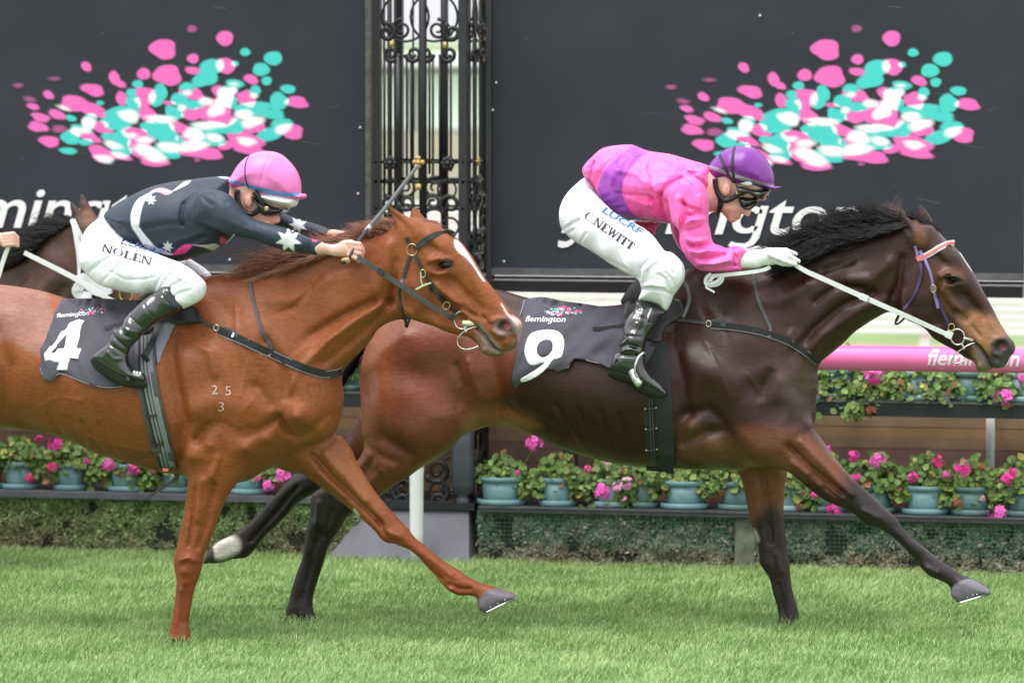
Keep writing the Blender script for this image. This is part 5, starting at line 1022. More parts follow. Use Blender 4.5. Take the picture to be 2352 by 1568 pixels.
t1 = time.time()
S4 = chestnut_solid(); S9 = bay_solid(); S3 = dark_solid()
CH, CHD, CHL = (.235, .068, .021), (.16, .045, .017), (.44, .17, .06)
chest = empty('racehorse', (float(at(400, 1470, V4)[0]), V4, 0), 'chestnut racehorse with white blaze wearing saddlecloth number 4, nearest the camera', 'horse', 'racehorses galloping along the rail')
paint4 = [
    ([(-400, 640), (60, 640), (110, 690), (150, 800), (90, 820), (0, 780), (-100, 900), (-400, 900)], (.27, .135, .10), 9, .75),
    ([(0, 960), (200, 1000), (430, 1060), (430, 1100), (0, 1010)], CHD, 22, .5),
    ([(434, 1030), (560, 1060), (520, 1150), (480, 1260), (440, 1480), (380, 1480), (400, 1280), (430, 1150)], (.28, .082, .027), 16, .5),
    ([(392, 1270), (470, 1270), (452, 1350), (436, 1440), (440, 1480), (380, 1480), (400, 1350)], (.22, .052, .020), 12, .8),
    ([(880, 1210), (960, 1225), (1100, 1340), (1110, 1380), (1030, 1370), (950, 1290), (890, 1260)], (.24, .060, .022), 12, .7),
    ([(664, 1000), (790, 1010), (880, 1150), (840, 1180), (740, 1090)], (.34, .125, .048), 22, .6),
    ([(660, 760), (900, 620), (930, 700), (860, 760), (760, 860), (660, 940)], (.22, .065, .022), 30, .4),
    ([(1095, 742), (1110, 748), (1135, 775), (1160, 800), (1188, 770), (1192, 800), (1150, 822), (1100, 815), (1090, 780)], (.20, .125, .09), 5, .8),
    ([(1104, 748), (1150, 802), (1142, 812), (1112, 790)], (.24, .20, .19), 4, .6),
    ([(1184, 726), (1200, 744), (1194, 768), (1182, 764), (1180, 742), (1170, 726)], (.62, .50, .47), 3, .8),
    ([(1131, 742), (1148, 730), (1175, 732), (1186, 752), (1178, 768), (1150, 772), (1136, 760)], (.20, .14, .13), 5, .85),
    ([(1143, 745), (1155, 736), (1173, 744), (1176, 758), (1160, 762), (1146, 756)], (.035, .018, .016), 3, .95),
    ([(1160, 742), (1172, 748), (1168, 756), (1158, 752)], (.30, .06, .05), 2, .8),
    ([(1099, 749), (1119, 771), (1137, 796), (1150, 806)], (.03, .02, .02), 1.6, .9, 'line', 1.4),
    ([(1006, 608), (1014, 597), (1028, 592), (1042, 600), (1044, 612), (1034, 620), (1018, 620)], (.05, .022, .015), 4, .85),
    # blaze: broad on the forehead, a thread down the nose
    ([(1046, 550), (1060, 562), (1078, 588), (1096, 618), (1114, 646), (1104, 638), (1088, 612), (1068, 590), (1052, 578), (1044, 562)], (.88, .86, .84), 2.2, 1),
    ([(1152, 698), (1166, 722), (1182, 738)], (.8, .74, .7), 2, .9, 'line', 1.6),
    ([(811, 1167), (818, 1170), (826, 1182), (822, 1186), (814, 1180)], (.62, .56, .46), 2, .95),
    ([(900, 480), (930, 500), (950, 520), (940, 540), (915, 520)], (.24, .07, .02), 5, .6),
    ([(1146, 1351), (1184, 1366), (1187, 1371), (1121, 1406), (1100, 1396), (1101, 1375), (1116, 1358)], srgb(110, 104, 112), 3, 1),
]
def body(S, nm, base, paints, mt, root, near):
    o = link(nm, S.mesh(nm, base, paints, near), mt, root); return o
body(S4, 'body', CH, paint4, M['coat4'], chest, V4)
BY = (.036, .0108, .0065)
bay = empty('racehorse', (float(at(1200, 1440, V9)[0]), V9, 0), 'dark bay racehorse in purple bridle wearing saddlecloth number 9, leading at full stretch', 'horse', 'racehorses galloping along the rail')
BLK = (.020, .014, .014)
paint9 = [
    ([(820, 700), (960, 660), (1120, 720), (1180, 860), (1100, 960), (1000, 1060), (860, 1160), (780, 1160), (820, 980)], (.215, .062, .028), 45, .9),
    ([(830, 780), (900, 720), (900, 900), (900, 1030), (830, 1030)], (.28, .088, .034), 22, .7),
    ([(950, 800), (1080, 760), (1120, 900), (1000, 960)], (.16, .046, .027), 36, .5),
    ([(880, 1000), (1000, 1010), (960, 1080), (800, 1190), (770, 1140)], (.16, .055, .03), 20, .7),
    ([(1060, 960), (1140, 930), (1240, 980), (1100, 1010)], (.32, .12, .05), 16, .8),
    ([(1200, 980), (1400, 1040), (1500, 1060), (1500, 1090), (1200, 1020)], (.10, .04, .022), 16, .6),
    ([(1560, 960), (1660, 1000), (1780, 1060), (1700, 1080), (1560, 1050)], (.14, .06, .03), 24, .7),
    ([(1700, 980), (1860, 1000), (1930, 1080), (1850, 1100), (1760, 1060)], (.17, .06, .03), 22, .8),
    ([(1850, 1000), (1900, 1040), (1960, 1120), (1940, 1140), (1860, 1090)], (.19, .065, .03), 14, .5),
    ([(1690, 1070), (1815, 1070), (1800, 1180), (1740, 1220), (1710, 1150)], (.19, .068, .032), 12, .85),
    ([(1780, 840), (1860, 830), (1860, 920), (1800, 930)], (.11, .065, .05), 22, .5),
    ([(1940, 1120), (1990, 1110), (2070, 1190), (2250, 1320), (2280, 1400), (2150, 1360), (1960, 1200)], BLK, 22, 1),
    ([(1735, 1190), (1800, 1180), (1860, 1480), (1780, 1480), (1740, 1290)], (.028, .018, .018), 18, 1),
    ([(700, 1080), (740, 1100), (800, 1120), (810, 1170), (760, 1240), (730, 1440), (640, 1440), (700, 1200)], BLK, 16, 1),
    ([(440, 1300), (540, 1190), (660, 1060), (760, 1060), (700, 1150), (560, 1300)], BLK, 16, 1),
    ([(492, 1250), (520, 1232), (545, 1234), (553, 1250), (545, 1268), (520, 1282), (498, 1284), (486, 1270)], (.60, .57, .50), 8, 1),
    ([(470, 1262), (486, 1250), (492, 1284), (470, 1300)], (.04, .035, .035), 3, 1),
    ([(1731, 1212), (1738, 1220), (1745, 1236), (1742, 1246), (1736, 1240), (1732, 1228)], (.38, .35, .30), 2.5, .9),
    # head
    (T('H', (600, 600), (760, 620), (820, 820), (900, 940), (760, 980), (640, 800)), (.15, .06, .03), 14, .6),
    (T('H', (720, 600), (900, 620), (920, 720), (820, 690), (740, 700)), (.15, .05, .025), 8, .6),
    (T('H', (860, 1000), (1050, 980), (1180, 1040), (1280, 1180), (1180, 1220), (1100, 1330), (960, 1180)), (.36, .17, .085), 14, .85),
    (T('H', (1010, 1000), (1120, 1010), (1100, 1070), (1030, 1070)), (.24, .08, .03), 8, .8),
    (T('H', (1160, 1190), (1330, 1180), (1340, 1300), (1270, 1400), (1180, 1440), (1120, 1400), (1140, 1300)), (.055, .048, .05), 7, .9),
    (T('H', (990, 1210), (1060, 1280), (1120, 1380), (1150, 1440), (1060, 1470), (1000, 1450), (980, 1350)), (.20, .14, .09), 8, .75),
    (T('H', (1000, 1230), (1070, 1290), (1130, 1400), (1090, 1420), (1020, 1320)), (.09, .08, .08), 6, .7),
    (T('H', (1160, 1250), (1200, 1205), (1270, 1210), (1290, 1260), (1250, 1310), (1190, 1310)), (.014, .010, .012), 4, .95),
    (T('H', (1205, 1235), (1250, 1240), (1255, 1280), (1215, 1280)), (.14, .02, .03), 3, .8),
    (T('H', (980, 1200), (1060, 1270), (1110, 1350), (1140, 1425)), (.01, .008, .01), 1.6, .95, 'line', 1.6),
    (T('H', (750, 690), (800, 680), (870, 695), (905, 725), (880, 745), (810, 735)), (.015, .008, .008), 4, .95),
    (T('H', (870, 480), (890, 490), (930, 550), (985, 640), (965, 625), (920, 560)), (.75, .70, .62), 2, .9),
    (T('H', (375, 130), (430, 200), (480, 330), (430, 370), (390, 260)), (.02, .014, .014), 7, .8),
    (T('H', (500, 240), (590, 320), (600, 420), (520, 420)), (.16, .07, .035), 8, .7),
    (T('H', (530, 100), (570, 100), (590, 150), (540, 150)), (.02, .014, .014), 5, .8),
    ([(2229, 1328), (2276, 1356), (2272, 1366), (2200, 1382), (2184, 1366), (2190, 1345)], srgb(112, 108, 116), 3, 1),
]
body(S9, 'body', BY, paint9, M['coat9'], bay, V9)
dark = empty('racehorse', (float(at(0, 1400, V3)[0]), V3, 0), 'dark brown racehorse in white bridle, half hidden behind the chestnut at left', 'horse', 'racehorses galloping along the rail')
body(S3, 'body', (.075, .034, .022), [
    ([(190, 500), (240, 500), (300, 560), (250, 580), (200, 560)], (.14, .055, .028), 14, .8),
    ([(300, 660), (440, 670), (440, 730), (340, 740)], (.28, .14, .07), 12, .8), ([(155, 445), (172, 470), (172, 520), (160, 500)], BLK, 5, .9),
    ([(190, 470), (210, 480), (222, 520), (195, 520)], (.15, .06, .03), 6, .7), ([(185, 436), (196, 450), (190, 462)], BLK, 4, .8),
    ([(120, 660), (200, 640), (190, 740), (100, 790)], (.025, .012, .01), 25, .6)], M['coat3'], dark, V3)
print('horses', time.time() - t1, len(S4.V), len(S9.V), len(S3.V))
# ------------------------------------------------------------------ jockeys
M['skin'] = mat('skin', srgb(232, 180, 165), rough=.45, attr=True, noise=.05, nscale=60, bump=.12, bscale=300)
M['lycra'] = mat('navy_lycra', (1, 1, 1), rough=.5, spec=.35, attr=True, bump=.12, bscale=25, bdist=.006, noise=.1, nscale=14)
M['satin'] = mat('satin_silks', (1, 1, 1), rough=.40, spec=.45, attr=True, ridge=(10, .020, (1, 1, .2), (0, .5, 0), 1), bump=.2, bscale=14, bdist=.01, stretch=(1, 1, .4, 0, .5, 0), sheen=.15)
M['breeches'] = mat('white_breeches', (.86, .85, .93), rough=.6, spec=.3, ridge=(10, .010, (1, 1, .2), (0, -.9, 0), 1), bump=.2, bscale=16, bdist=.010, stretch=(1, 1, .4, 0, -.6, 0), noise=.04, nscale=8)
M['patent'] = mat('patent_leather', (.012, .013, .015), rough=.13, spec=.7, coat=.8, coatr=.06, bump=.45, bscale=26, bdist=.006, stretch=(1, 1, .6, 0, .5, 0))
M['cuff'] = mat('boot_cuff', (.02, .019, .026), rough=.5, bump=.2, bscale=90)
M['black'] = mat('black_rubber', (.012, .012, .013), rough=.35, spec=.5)
M['blackcloth'] = mat('black_elastic', (.03, .03, .034), rough=.75)
M['glove'] = mat('white_glove', (.78, .79, .80), rough=.55, bump=.3, bscale=70, bdist=.004)
M['lens'] = mat('goggle_lens', (.02, .01, .014), rough=.05, spec=.9, coat=1, coatr=.02)
M['brass'] = mat('brass', (.58, .45, .20), rough=.28, metal=.9)
M['helmet_w'] = mat('helmet_shell', (.74, .74, .72), rough=.35)
PINK, NAVY, WHITE = (.85, .16, .50), (.027, .039, .062), (.80, .80, .84)
JH = .0045
def star(cx, cy, r, n=7, ri=.5, a0=-1.57):
    return [(cx + (r if i % 2 == 0 else r * ri) * math.cos(a0 + i * math.pi / n), cy + (r if i % 2 == 0 else r * ri) * math.sin(a0 + i * math.pi / n)) for i in range(2 * n)]
def SC(k, pts): # control points from crop
    return T(k, *pts)
def wp(k, x, y, v):
    q = T(k, (x, y))[0]; return pt(q[0], q[1], v)

# ---- serif capitals for the names on the breeches (unit cap height)
def serif(word):
    V, F = [], []
    def quad(a, b, c, d):
        n = len(V); V.extend([a, b, c, d]); F.append((n, n + 1, n + 2, n + 3))
    def bar(x0, y0, x1, y1, w):  # slanted bar with horizontal ends
        quad((x0 - w / 2, y0), (x0 + w / 2, y0), (x1 + w / 2, y1), (x1 - w / 2, y1))
    def hb(x0, x1, y, t): quad((x0, y), (x1, y), (x1, y + t), (x0, y + t))
    x = 0; TH, tn, sf = .19, .09, .085
    for ch in word:
        if ch == 'N':
            bar(x + .12, 0, x + .12, 1, tn); bar(x + .70, 0, x + .70, 1, tn); bar(x + .66, 0, x + .14, 1, TH)
            hb(x, x + .26, 0, sf); hb(x, x + .18, .95, sf); hb(x + .58, x + .82, .95, sf); w = .86
        elif ch == 'O':
            n = 20; b0 = len(V)
            for i in range(n):
                a = 2 * math.pi * i / n; V.append((x + .42 + .40 * math.cos(a), .5 + .52 * math.sin(a))); V.append((x + .42 + .25 * math.cos(a), .5 + .47 * math.sin(a)))
            for i in range(n): j = (i + 1) % n; F.append((b0 + 2 * i, b0 + 2 * j, b0 + 2 * j + 1, b0 + 2 * i + 1))
            w = .88
        elif ch == 'L': bar(x + .20, 0, x + .20, 1, TH); hb(x + .03, x + .40, .95, sf); hb(x + .03, x + .64, 0, sf); bar(x + .62, 0, x + .64, .26, tn); w = .70
        elif ch == 'E': bar(x + .20, 0, x + .20, 1, TH); hb(x + .03, x + .62, .95, sf); hb(x + .03, x + .64, 0, sf); hb(x + .2, x + .46, .48, sf); bar(x + .61, .78, x + .61, 1, tn); bar(x + .64, 0, x + .66, .25, tn); bar(x + .46, .38, x + .46, .62, .04); w = .72
        elif ch == 'W': bar(x + .30, 0, x + .12, 1, TH * .85); bar(x + .30, 0, x + .50, 1, tn); bar(x + .68, 0, x + .50, 1, TH * .85); bar(x + .68, 0, x + .88, 1, tn); hb(x, x + .26, .95, sf); hb(x + .38, x + .62, .95, sf); hb(x + .76, x + 1.0, .95, sf); w = 1.02
        elif ch == 'I': bar(x + .20, 0, x + .20, 1, TH); hb(x + .04, x + .36, .95, sf); hb(x + .04, x + .36, 0, sf); w = .42
        elif ch == 'T': bar(x + .34, 0, x + .34, 1, TH); hb(x + .03, x + .65, .95, sf); hb(x + .2, x + .48, 0, sf); bar(x + .05, .76, x + .05, 1, tn); bar(x + .63, .76, x + .63, 1, tn); w = .70
        elif ch == 'C':
            n = 16; b0 = len(V)
            for i in range(n + 1):
                a = .7 + (2 * math.pi - 1.4) * i / n; V.append((x + .42 + .38 * math.cos(a), .5 + .52 * math.sin(a))); V.append((x + .42 + .24 * math.cos(a), .5 + .47 * math.sin(a)))
            for i in range(n): F.append((b0 + 2 * i, b0 + 2 * i + 2, b0 + 2 * i + 3, b0 + 2 * i + 1))
            w = .8
        elif ch == '.': quad((x + .05, 0), (x + .18, 0), (x + .18, .14), (x + .05, .14)); w = .24
        x += w
    return np.array(V), F

# ================= jockey of number 4 (navy lycra, pink cap)
def jockey4():
    v = V4
    J = empty('person', (float(at(300, 700, v)[0]), v, .75), 'jockey in navy top with white stars and pink cap, crouched over the chestnut horse', 'person', 'jockeys riding the race')
    # body: head, neck, trunk, arms and legs in one skin
    B = Solid(.005, .005, .005)
    B.slab(T('A', (1330, 330), (1500, 200), (1700, 170), (1880, 280), (1925, 420), (1930, 560), (1880, 610), (1820, 640), (1775, 662), (1790, 700), (1783, 738), (1762, 748), (1735, 750), (1728, 775), (1735, 800), (1715, 830), (1660, 850), (1560, 800), (1500, 740), (1420, 700), (1370, 560)),
           SC('A', [(1600, 350, .072, .07), (1480, 520, .066, .06), (1600, 640, .055, .05), (1800, 560, .05, .05), (1770, 700, .012, .02), (1740, 780, .026, .03), (1680, 820, .034, .03), (1380, 480, .055, .05)]), v - .02, .02,
           [(T('A', (1690, 640), (1740, 640)), 6, -.008), (T('A', (1660, 700), (1690, 740)), 8, .006), (T('A', (1700, 775), (1735, 770)), 3, -.006)])
    # ear
    B.ell(wp('A', 1500, 540, v - .09), (.017, .012, .027), .006, rot=-.2); B.ell(wp('A', 1515, 545, v - .106), (.009, .010, .016), .004, rot=-.2, cut=True)
    def chain(pts, k=.03):
        for i in range(len(pts) - 1): B.cap(wp('A', *pts[i][:3]), wp('A', *pts[i + 1][:3]), pts[i][3], pts[i + 1][3], k)
    chain([(1450, 620, v - .01, .055), (1300, 560, v, .06), (1150, 640, v, .07), (800, 720, v, .07), (500, 800, v, .06), (200, 1000, v, .05)])
    chain([(1180, 620, v - .13, .03), (1700, 850, v - .15, .024), (2130, 970, v - .12, .020), (2230, 985, v - .09, .022)])
    chain([(1600, 660, v + .13, .022), (1850, 735, v + .13, .018), (2260, 858, v + .09, .017)])
    chain([(200, 1000, v, .05), (200, 1080, v - .1, .03), (600, 1200, v - .15, .03), (900, 1330, v - .2, .03), (760, 1450, v - .27, .025)])
    chain([(200, 1000, v, .05), (700, 1150, v + .16, .03), (1030, 1230, v + .22, .03), (860, 1450, v + .26, .025)])
    # near hand: closed fist on whip and rein
    def hp(x, y, d): q = (784 + x / 4, 457.3 + y / 4); return pt(q[0], q[1], v - .09 + d)
    B.cap(hp(-60, 470, 0), hp(60, 460, 0), .024, .030, .01, flat=.8); B.cap(hp(40, 450, 0), hp(110, 470, 0), .032, .030, .01, flat=.8)
    for (a, b, c) in [((70, 398), (168, 412), (200, 455)), ((80, 434), (176, 454), (206, 494)), ((85, 472), (170, 500), (194, 534)), ((75, 512), (142, 545), (162, 574))]:
        B.cap(hp(*a, -.024), hp(*b, -.030), .0098, .0094, .002); B.cap(hp(*b, -.030), hp(*c, -.010), .0092, .008, .002)
    B.cap(hp(30, 405, -.01), hp(90, 395, -.006), .011, .010, .006); B.cap(hp(90, 395, -.006), hp(150, 418, .004), .010, .009, .005)
    # far hand
    F_ = [wp('A', 2270, 855, v + .06), wp('A', 2360, 880, v + .05)]
    B.cap(F_[0], F_[1], .024, .030, .01, flat=.8)
    for i in range(4): B.cap(wp('A', 2370, 862 + i * 15, v + .03), wp('A', 2420, 890 + i * 15, v + .035), .010, .008, .004)
    B.cap(wp('A', 2320, 850, v + .04), wp('A', 2400, 860, v + .03), .010, .008, .005)
    B.solve().polygonise()
    SK = (.78, .44, .37)
    link('body', B.mesh('body', SK, [(T('A', (1450, 440), (1590, 440), (1590, 600), (1450, 620)), (.72, .32, .26), 6, .6), (T('A', (1660, 680), (1780, 660), (1790, 740), (1700, 760)), (.74, .30, .24), 8, .6),
        (T('A', (1695, 778), (1738, 770)), (.5, .14, .12), 2, .8, 'line', 2), (T('A', (1340, 420), (1400, 440), (1420, 620), (1370, 600)), (.30, .15, .08), 6, .6),
        (T('B', (100, 400), (220, 430), (215, 560), (120, 560)), (.74, .36, .32), 6, .5)]), M['skin'], J)
    # jacket
    K = Solid(JH, JH, JH, gain=1.4)
    tor = T('A', (186, 672), (230, 615), (330, 543), (450, 478), (600, 410), (800, 363), (960, 343), (1080, 327), (1210, 316), (1330, 326), (1372, 400), (1400, 520), (1440, 640), (1440, 760), (1370, 855), (1290, 930), (1180, 996), (1020, 1055), (900, 1088), (830, 1090), (700, 1050), (560, 1012), (460, 990), (370, 940), (300, 855), (230, 765))
    K.slab(tor, SC('A', [(350, 750, .155, .13), (600, 700, .165, .17), (900, 650, .18, .19), (1150, 600, .19, .15), (1320, 440, .10, .09), (1300, 800, .17, .12), (800, 980, .13, .10), (1100, 960, .13, .09), (1000, 380, .15, .15), (260, 690, .12, .08)]), v, .02,
           [(T('A', *p), r, a) for p, r, a in [([(990, 740), (850, 740), (650, 780)], 6, -.007), ([(1000, 560), (990, 660), (1000, 740)], 5, -.012), ([(1100, 460), (1020, 540)], 5, -.010),
            ([(250, 720), (330, 760), (420, 780)], 4, -.007), ([(280, 800), (360, 850), (440, 870)], 4, -.006), ([(240, 700), (330, 715), (400, 720)], 3, .004), ([(1050, 400), (1160, 430), (1240, 470)], 5, -.007), ([(1200, 850), (1000, 930), (850, 980)], 5, -.005), ([(1160, 820), (900, 900), (700, 930)], 5, .005)]])
    K.slab(T('A', (1080, 452), (1180, 436), (1300, 470), (1370, 530), (1430, 615), (1500, 676), (1600, 722), (1720, 755), (1850, 790), (1950, 830), (2060, 880), (2168, 918), (2140, 1036), (2050, 1017), (1900, 1006), (1800, 987), (1700, 952), (1600, 912), (1500, 886), (1380, 866), (1280, 832), (1150, 784), (1060, 752), (1000, 742), (985, 660), (1005, 560), (1040, 490)),
           SC('A', [(1150, 600, .07, .075, .02), (1350, 680, .062, .065, .0), (1550, 790, .05, .055), (1750, 870, .045, .045), (1950, 930, .036, .036, .02), (2130, 975, .029, .03, .05)]), v - .17, .02,
           [(T('A', *p), r, a) for p, r, a in [([(1160, 430), (1260, 500), (1330, 560)], 4, -.006), ([(1100, 500), (1200, 570)], 5, -.004), ([(1590, 740), (1620, 900)], 5, -.003), ([(1640, 760), (1660, 930)], 5, -.003), ([(1400, 640), (1500, 720)], 5, .004), ([(2090, 900), (2070, 1010)], 3, -.002)]])
    K.slab(T('A', (1500, 560), (1700, 600), (1815, 650), (1900, 688), (2020, 725), (2100, 745), (2200, 783), (2296, 828), (2195, 888), (2110, 893), (2000, 862), (1850, 800), (1700, 760), (1500, 720)),
           SC('A', [(1600, 660, .055, .055), (1850, 730, .048, .045), (2000, 790, .044, .04, -.015), (2230, 850, .034, .03, -.04)]), v + .13, .02)
    K.solve().polygonise()
    WH = (.80, .80, .84); PK = (.80, .06, .25)
    ribbonU = T('A', (1300, 318), (1215, 320), (1100, 318), (960, 346), (870, 405), (800, 448), (740, 478), (830, 440), (960, 372), (1000, 352))
    K_p = [
        (T('A', (1210, 314), (1330, 322), (1340, 338), (1260, 332)), WH, 1.2, 1, 'hard'),
        (T('A', (968, 352), (940, 386), (850, 430), (800, 452), (815, 438), (880, 385), (920, 360)), WH, 1.2, 1, 'poly'),
        (T('A', (600, 455), (640, 430), (710, 420), (770, 440), (800, 455), (770, 478), (730, 482), (690, 462), (640, 455)), (.82, .35, .52), 1.2, 1),
        (T('A', (640, 440), (560, 478), (480, 528), (437, 600), (418, 680), (420, 740), (432, 786), (490, 776), (500, 700), (515, 620), (545, 540), (600, 478), (640, 455)), WH, 1.2, 1),
        (T('A', (432, 786), (490, 776), (530, 830), (590, 900), (640, 955), (720, 1000), (820, 1030), (760, 1036), (660, 1010), (560, 968), (530, 940), (500, 890), (460, 830)), WH, 1.2, 1),
        (T('A', (800, 1034), (850, 985), (890, 950), (930, 938), (985, 940), (960, 980), (920, 1015), (860, 1032)), PK, 1.2, 1),
        (T('A', (985, 942), (1100, 944), (1190, 932), (1232, 955), (1180, 992), (1140, 985), (1080, 962)), (.6, .6, .64), 1.2, 1),
        (T('A', (1245, 870), (1300, 900), (1260, 935), (1238, 925)), PK, 1.2, 1), (T('A', (900, 1062), (1000, 1058), (960, 1072)), PK, 1.2, 1),
        (T('A', (1290, 930), (1340, 880), (1366, 850)), WH, 1, 1, 'line', 1.2),
        (T('A', *star(603, 527, 52)), WH, .8, 1, 'hard'), (T('A', *star(757, 960, 54)), WH, .8, 1, 'hard'),
        (T('A', *star(1866, 900, 122)), WH, .8, 1, 'hardnear'), (T('A', *star(1955, 760, 86, a0=-1.3)), WH, .8, 1, 'hard'),
        (T('A', (2085, 888), (2130, 900), (2125, 915), (2080, 905)), PK, 1, 1, 'hardnear'),
        (T('A', (990, 742), (1000, 660), (1010, 560), (1050, 492), (1110, 455)), (.012, .016, .028), 1.2, .8, 'linenear', 1),
        (T('A', (640, 782), (850, 745), (990, 736)), (.06, .09, .12), 1.2, .6, 'line', .8)]
    link('jacket', K.mesh('jacket', NAVY, K_p, near=v), M['lycra'], J)
    # cap, shell edge
    H = Solid(JH, JH, JH)
    H.slab(T('A', (1326, 350), (1345, 320), (1362, 285), (1400, 220), (1450, 165), (1500, 125), (1560, 95), (1640, 81), (1742, 91), (1820, 130), (1890, 200), (1940, 270), (1968, 350), (1977, 420), (1975, 470), (2012, 472), (2030, 494), (2012, 518), (1960, 526), (1850, 522), (1700, 500), (1550, 458), (1500, 443), (1380, 440), (1345, 405)),
           SC('A', [(1600, 250, .108, .10), (1800, 300, .10, .09), (1450, 300, .10, .09), (1900, 450, .088, .06), (1650, 440, .106, .05), (2005, 495, .05, .02), (1400, 400, .09, .06)]), v - .02, .01,
           [(T('A', (1742, 95), (1720, 200), (1680, 330), (1650, 450)), 2.5, -.003), (T('A', (1500, 445), (1700, 500), (1960, 524)), 3, -.006)])
    H.solve().polygonise()
    link('cap', H.mesh('cap', (.80, .20, .52), [(T('A', (1326, 336), (1380, 358), (1450, 376), (1520, 392), (1620, 420), (1740, 448), (1860, 464), (1970, 462), (1962, 492), (1850, 500), (1700, 478), (1600, 456), (1500, 420), (1400, 394), (1328, 372)), (.10, .27, .68), 1, 1, 'hard'),
        (T('A', (1328, 372), (1400, 394), (1500, 420), (1500, 443), (1380, 440)), (.82, .10, .34), 2, .7)]), mat('cap_silk_pink', (1, 1, 1), rough=.36, attr=True, bump=.2, bscale=14, bdist=.006, noise=.04, nscale=10), J)
    H2 = Solid(JH, JH, JH)
    H2.slab(T('A', (1550, 440), (1560, 470), (1620, 525), (1700, 560), (1800, 590), (1880, 598), (1925, 590), (1942, 560), (1942, 515), (1850, 480), (1700, 450)), SC('A', [(1700, 520, .097, .04), (1900, 560, .085, .04)]), v - .02)
    H2.solve().polygonise(); link('helmet_shell', H2.mesh('helmet_shell', (.72, .72, .70)), M['helmet_w'], J)
    # harness
    o = tubeD('chin_harness', [(196 + a / 4, 326.7 + b / 4, v - c) for a, b, c in [(1400, 440, .098), (1392, 500, .096), (1410, 570, .094), (1450, 630, .092), (1520, 662, .09), (1580, 630, .092), (1620, 570, .094), (1590, 500, .1), (1545, 455, .103)]], .0115, M['black'], J, S=None)
    pl = crom(T('A', (1502, 126), (1475, 190), (1466, 270), (1475, 350), (1500, 420), (1518, 440)), 5, False); Wq = H.on(pl[:, 0], pl[:, 1], .001, v - .1); m = MB(); m.tube([tuple(q) for q in Wq], .0026, 6); m.build('cap_elastic', M['blackcloth'], J)
    G = Solid(.0035, .0035, .0035)
    G.slab(T('A', (1560, 470), (1680, 540), (1790, 590), (1868, 600), (1850, 640), (1790, 668), (1720, 684), (1680, 684), (1640, 665), (1618, 620), (1590, 560), (1545, 500)), SC('A', [(1640, 600, .088, .022), (1800, 630, .066, .018), (1560, 500, .094, .02)]), v - .02, .01)
    G.solve().polygonise(); g = link('goggles', G.mesh('goggles', (.01, .01, .012)), mat('goggle_frame', (.01, .01, .012), rough=.2, spec=.6), J)
    m = MB(); c = wp('A', 1666, 610, v - .108); m.lathe([(.010, 0), (.010, -.006), (.007, -.008)], c, 16, 1); m.build('vent_button', M['brass'], g)
    m = MB(); c = wp('A', 1810, 630, v - .062); m.ball(c, .016, 12, 8, (1.1, .5, .75), Matrix.Rotation(.3, 3, 'Y')); m.build('lens', mat('silver_lens', (.25, .26, .34), rough=.08, spec=.9, coat=1), g)
    # breeches
    P = Solid(.005, .005, .005, gain=2.0)
    P.slab([(247, 490), (228, 502), (205, 522), (192, 548), (187, 578), (188, 603), (198, 622), (215, 640), (236, 655), (280, 655), (330, 620), (330, 570), (300, 530)],
           [(250, 560, .15, .11), (215, 590, .14, .09), (290, 600, .14, .1), (250, 510, .13, .08)], v, .04, [([(200, 600), (230, 640)], 5, -.005)])
    thigh = [(205, 545), (192, 570), (187, 600), (197, 619), (213, 639), (233, 656), (267, 666), (300, 673), (333, 676), (356, 671), (372, 684), (395, 702), (417, 709), (433, 704), (460, 690), (471, 673), (473, 656), (468, 645), (456, 633), (436, 616), (408, 601), (381, 591), (330, 570), (270, 550)]
    P.slab(thigh, [(230, 600, .085, .09, .06), (300, 620, .085, .085, .02), (370, 640, .075, .075, -.02), (430, 660, .062, .07, -.06), (415, 700, .055, .05, -.07)], v - .16, .04,
           [([(205, 630), (240, 605), (262, 590)], 3, -.006), ([(240, 650), (275, 620), (290, 600)], 2.5, -.004), ([(360, 668), (378, 640), (392, 610)], 3, -.006), ([(372, 672), (392, 640), (410, 620)], 2.5, -.005), ([(384, 680), (404, 655), (430, 640)], 3, -.006), ([(396, 690), (420, 672), (446, 664)], 3, -.005), ([(392, 612), (430, 640), (460, 650)], 4, .005),
            ([(200, 640), (225, 615), (250, 612), (300, 640), (340, 640), (372, 632)], 1.6, -.003)])
    P.slab([(300, 570), (413, 597), (430, 592), (447, 602), (466, 616), (478, 628), (485, 637), (470, 642), (440, 640), (330, 640)], [(360, 610, .07, .06), (450, 620, .045, .05, .04)], v + .16, .04)
    P.slab([(420, 600), (484, 632), (470, 700), (420, 760), (400, 740), (430, 690), (410, 640)], [(450, 640, .05, .05), (430, 720, .045, .05)], v + .24, .03)
    P.solve().polygonise(); br = link('breeches', P.mesh('breeches', WHITE), M['breeches'], J)
    for nm, s_, p0, p1, h, mt, geo in [('name_lettering', 'NOLEN', (232, 576), (346, 609), 17, 'ink', serif('NOLEN')), ('sponsor_lettering', 'LUCRF', (276, 559), (377, 585), 12, 'inkblue', None), ('maker_lettering', 'skins', (289, 637), (338, 640), 8, 'inkpale', None)]:
        if mt not in M: M[mt] = mat(mt, {'ink': (.02, .02, .035), 'inkblue': (.025, .07, .24), 'inkpale': (.66, .66, .72)}[mt], rough=.6)
        text_on(nm, s_, p0, p1, h, P, M[mt], br, off=.0035, v0=v - .2, geo=geo, bold=.02 if geo is None else 0, shear=.15 if s_ == 'LUCRF' else 0)
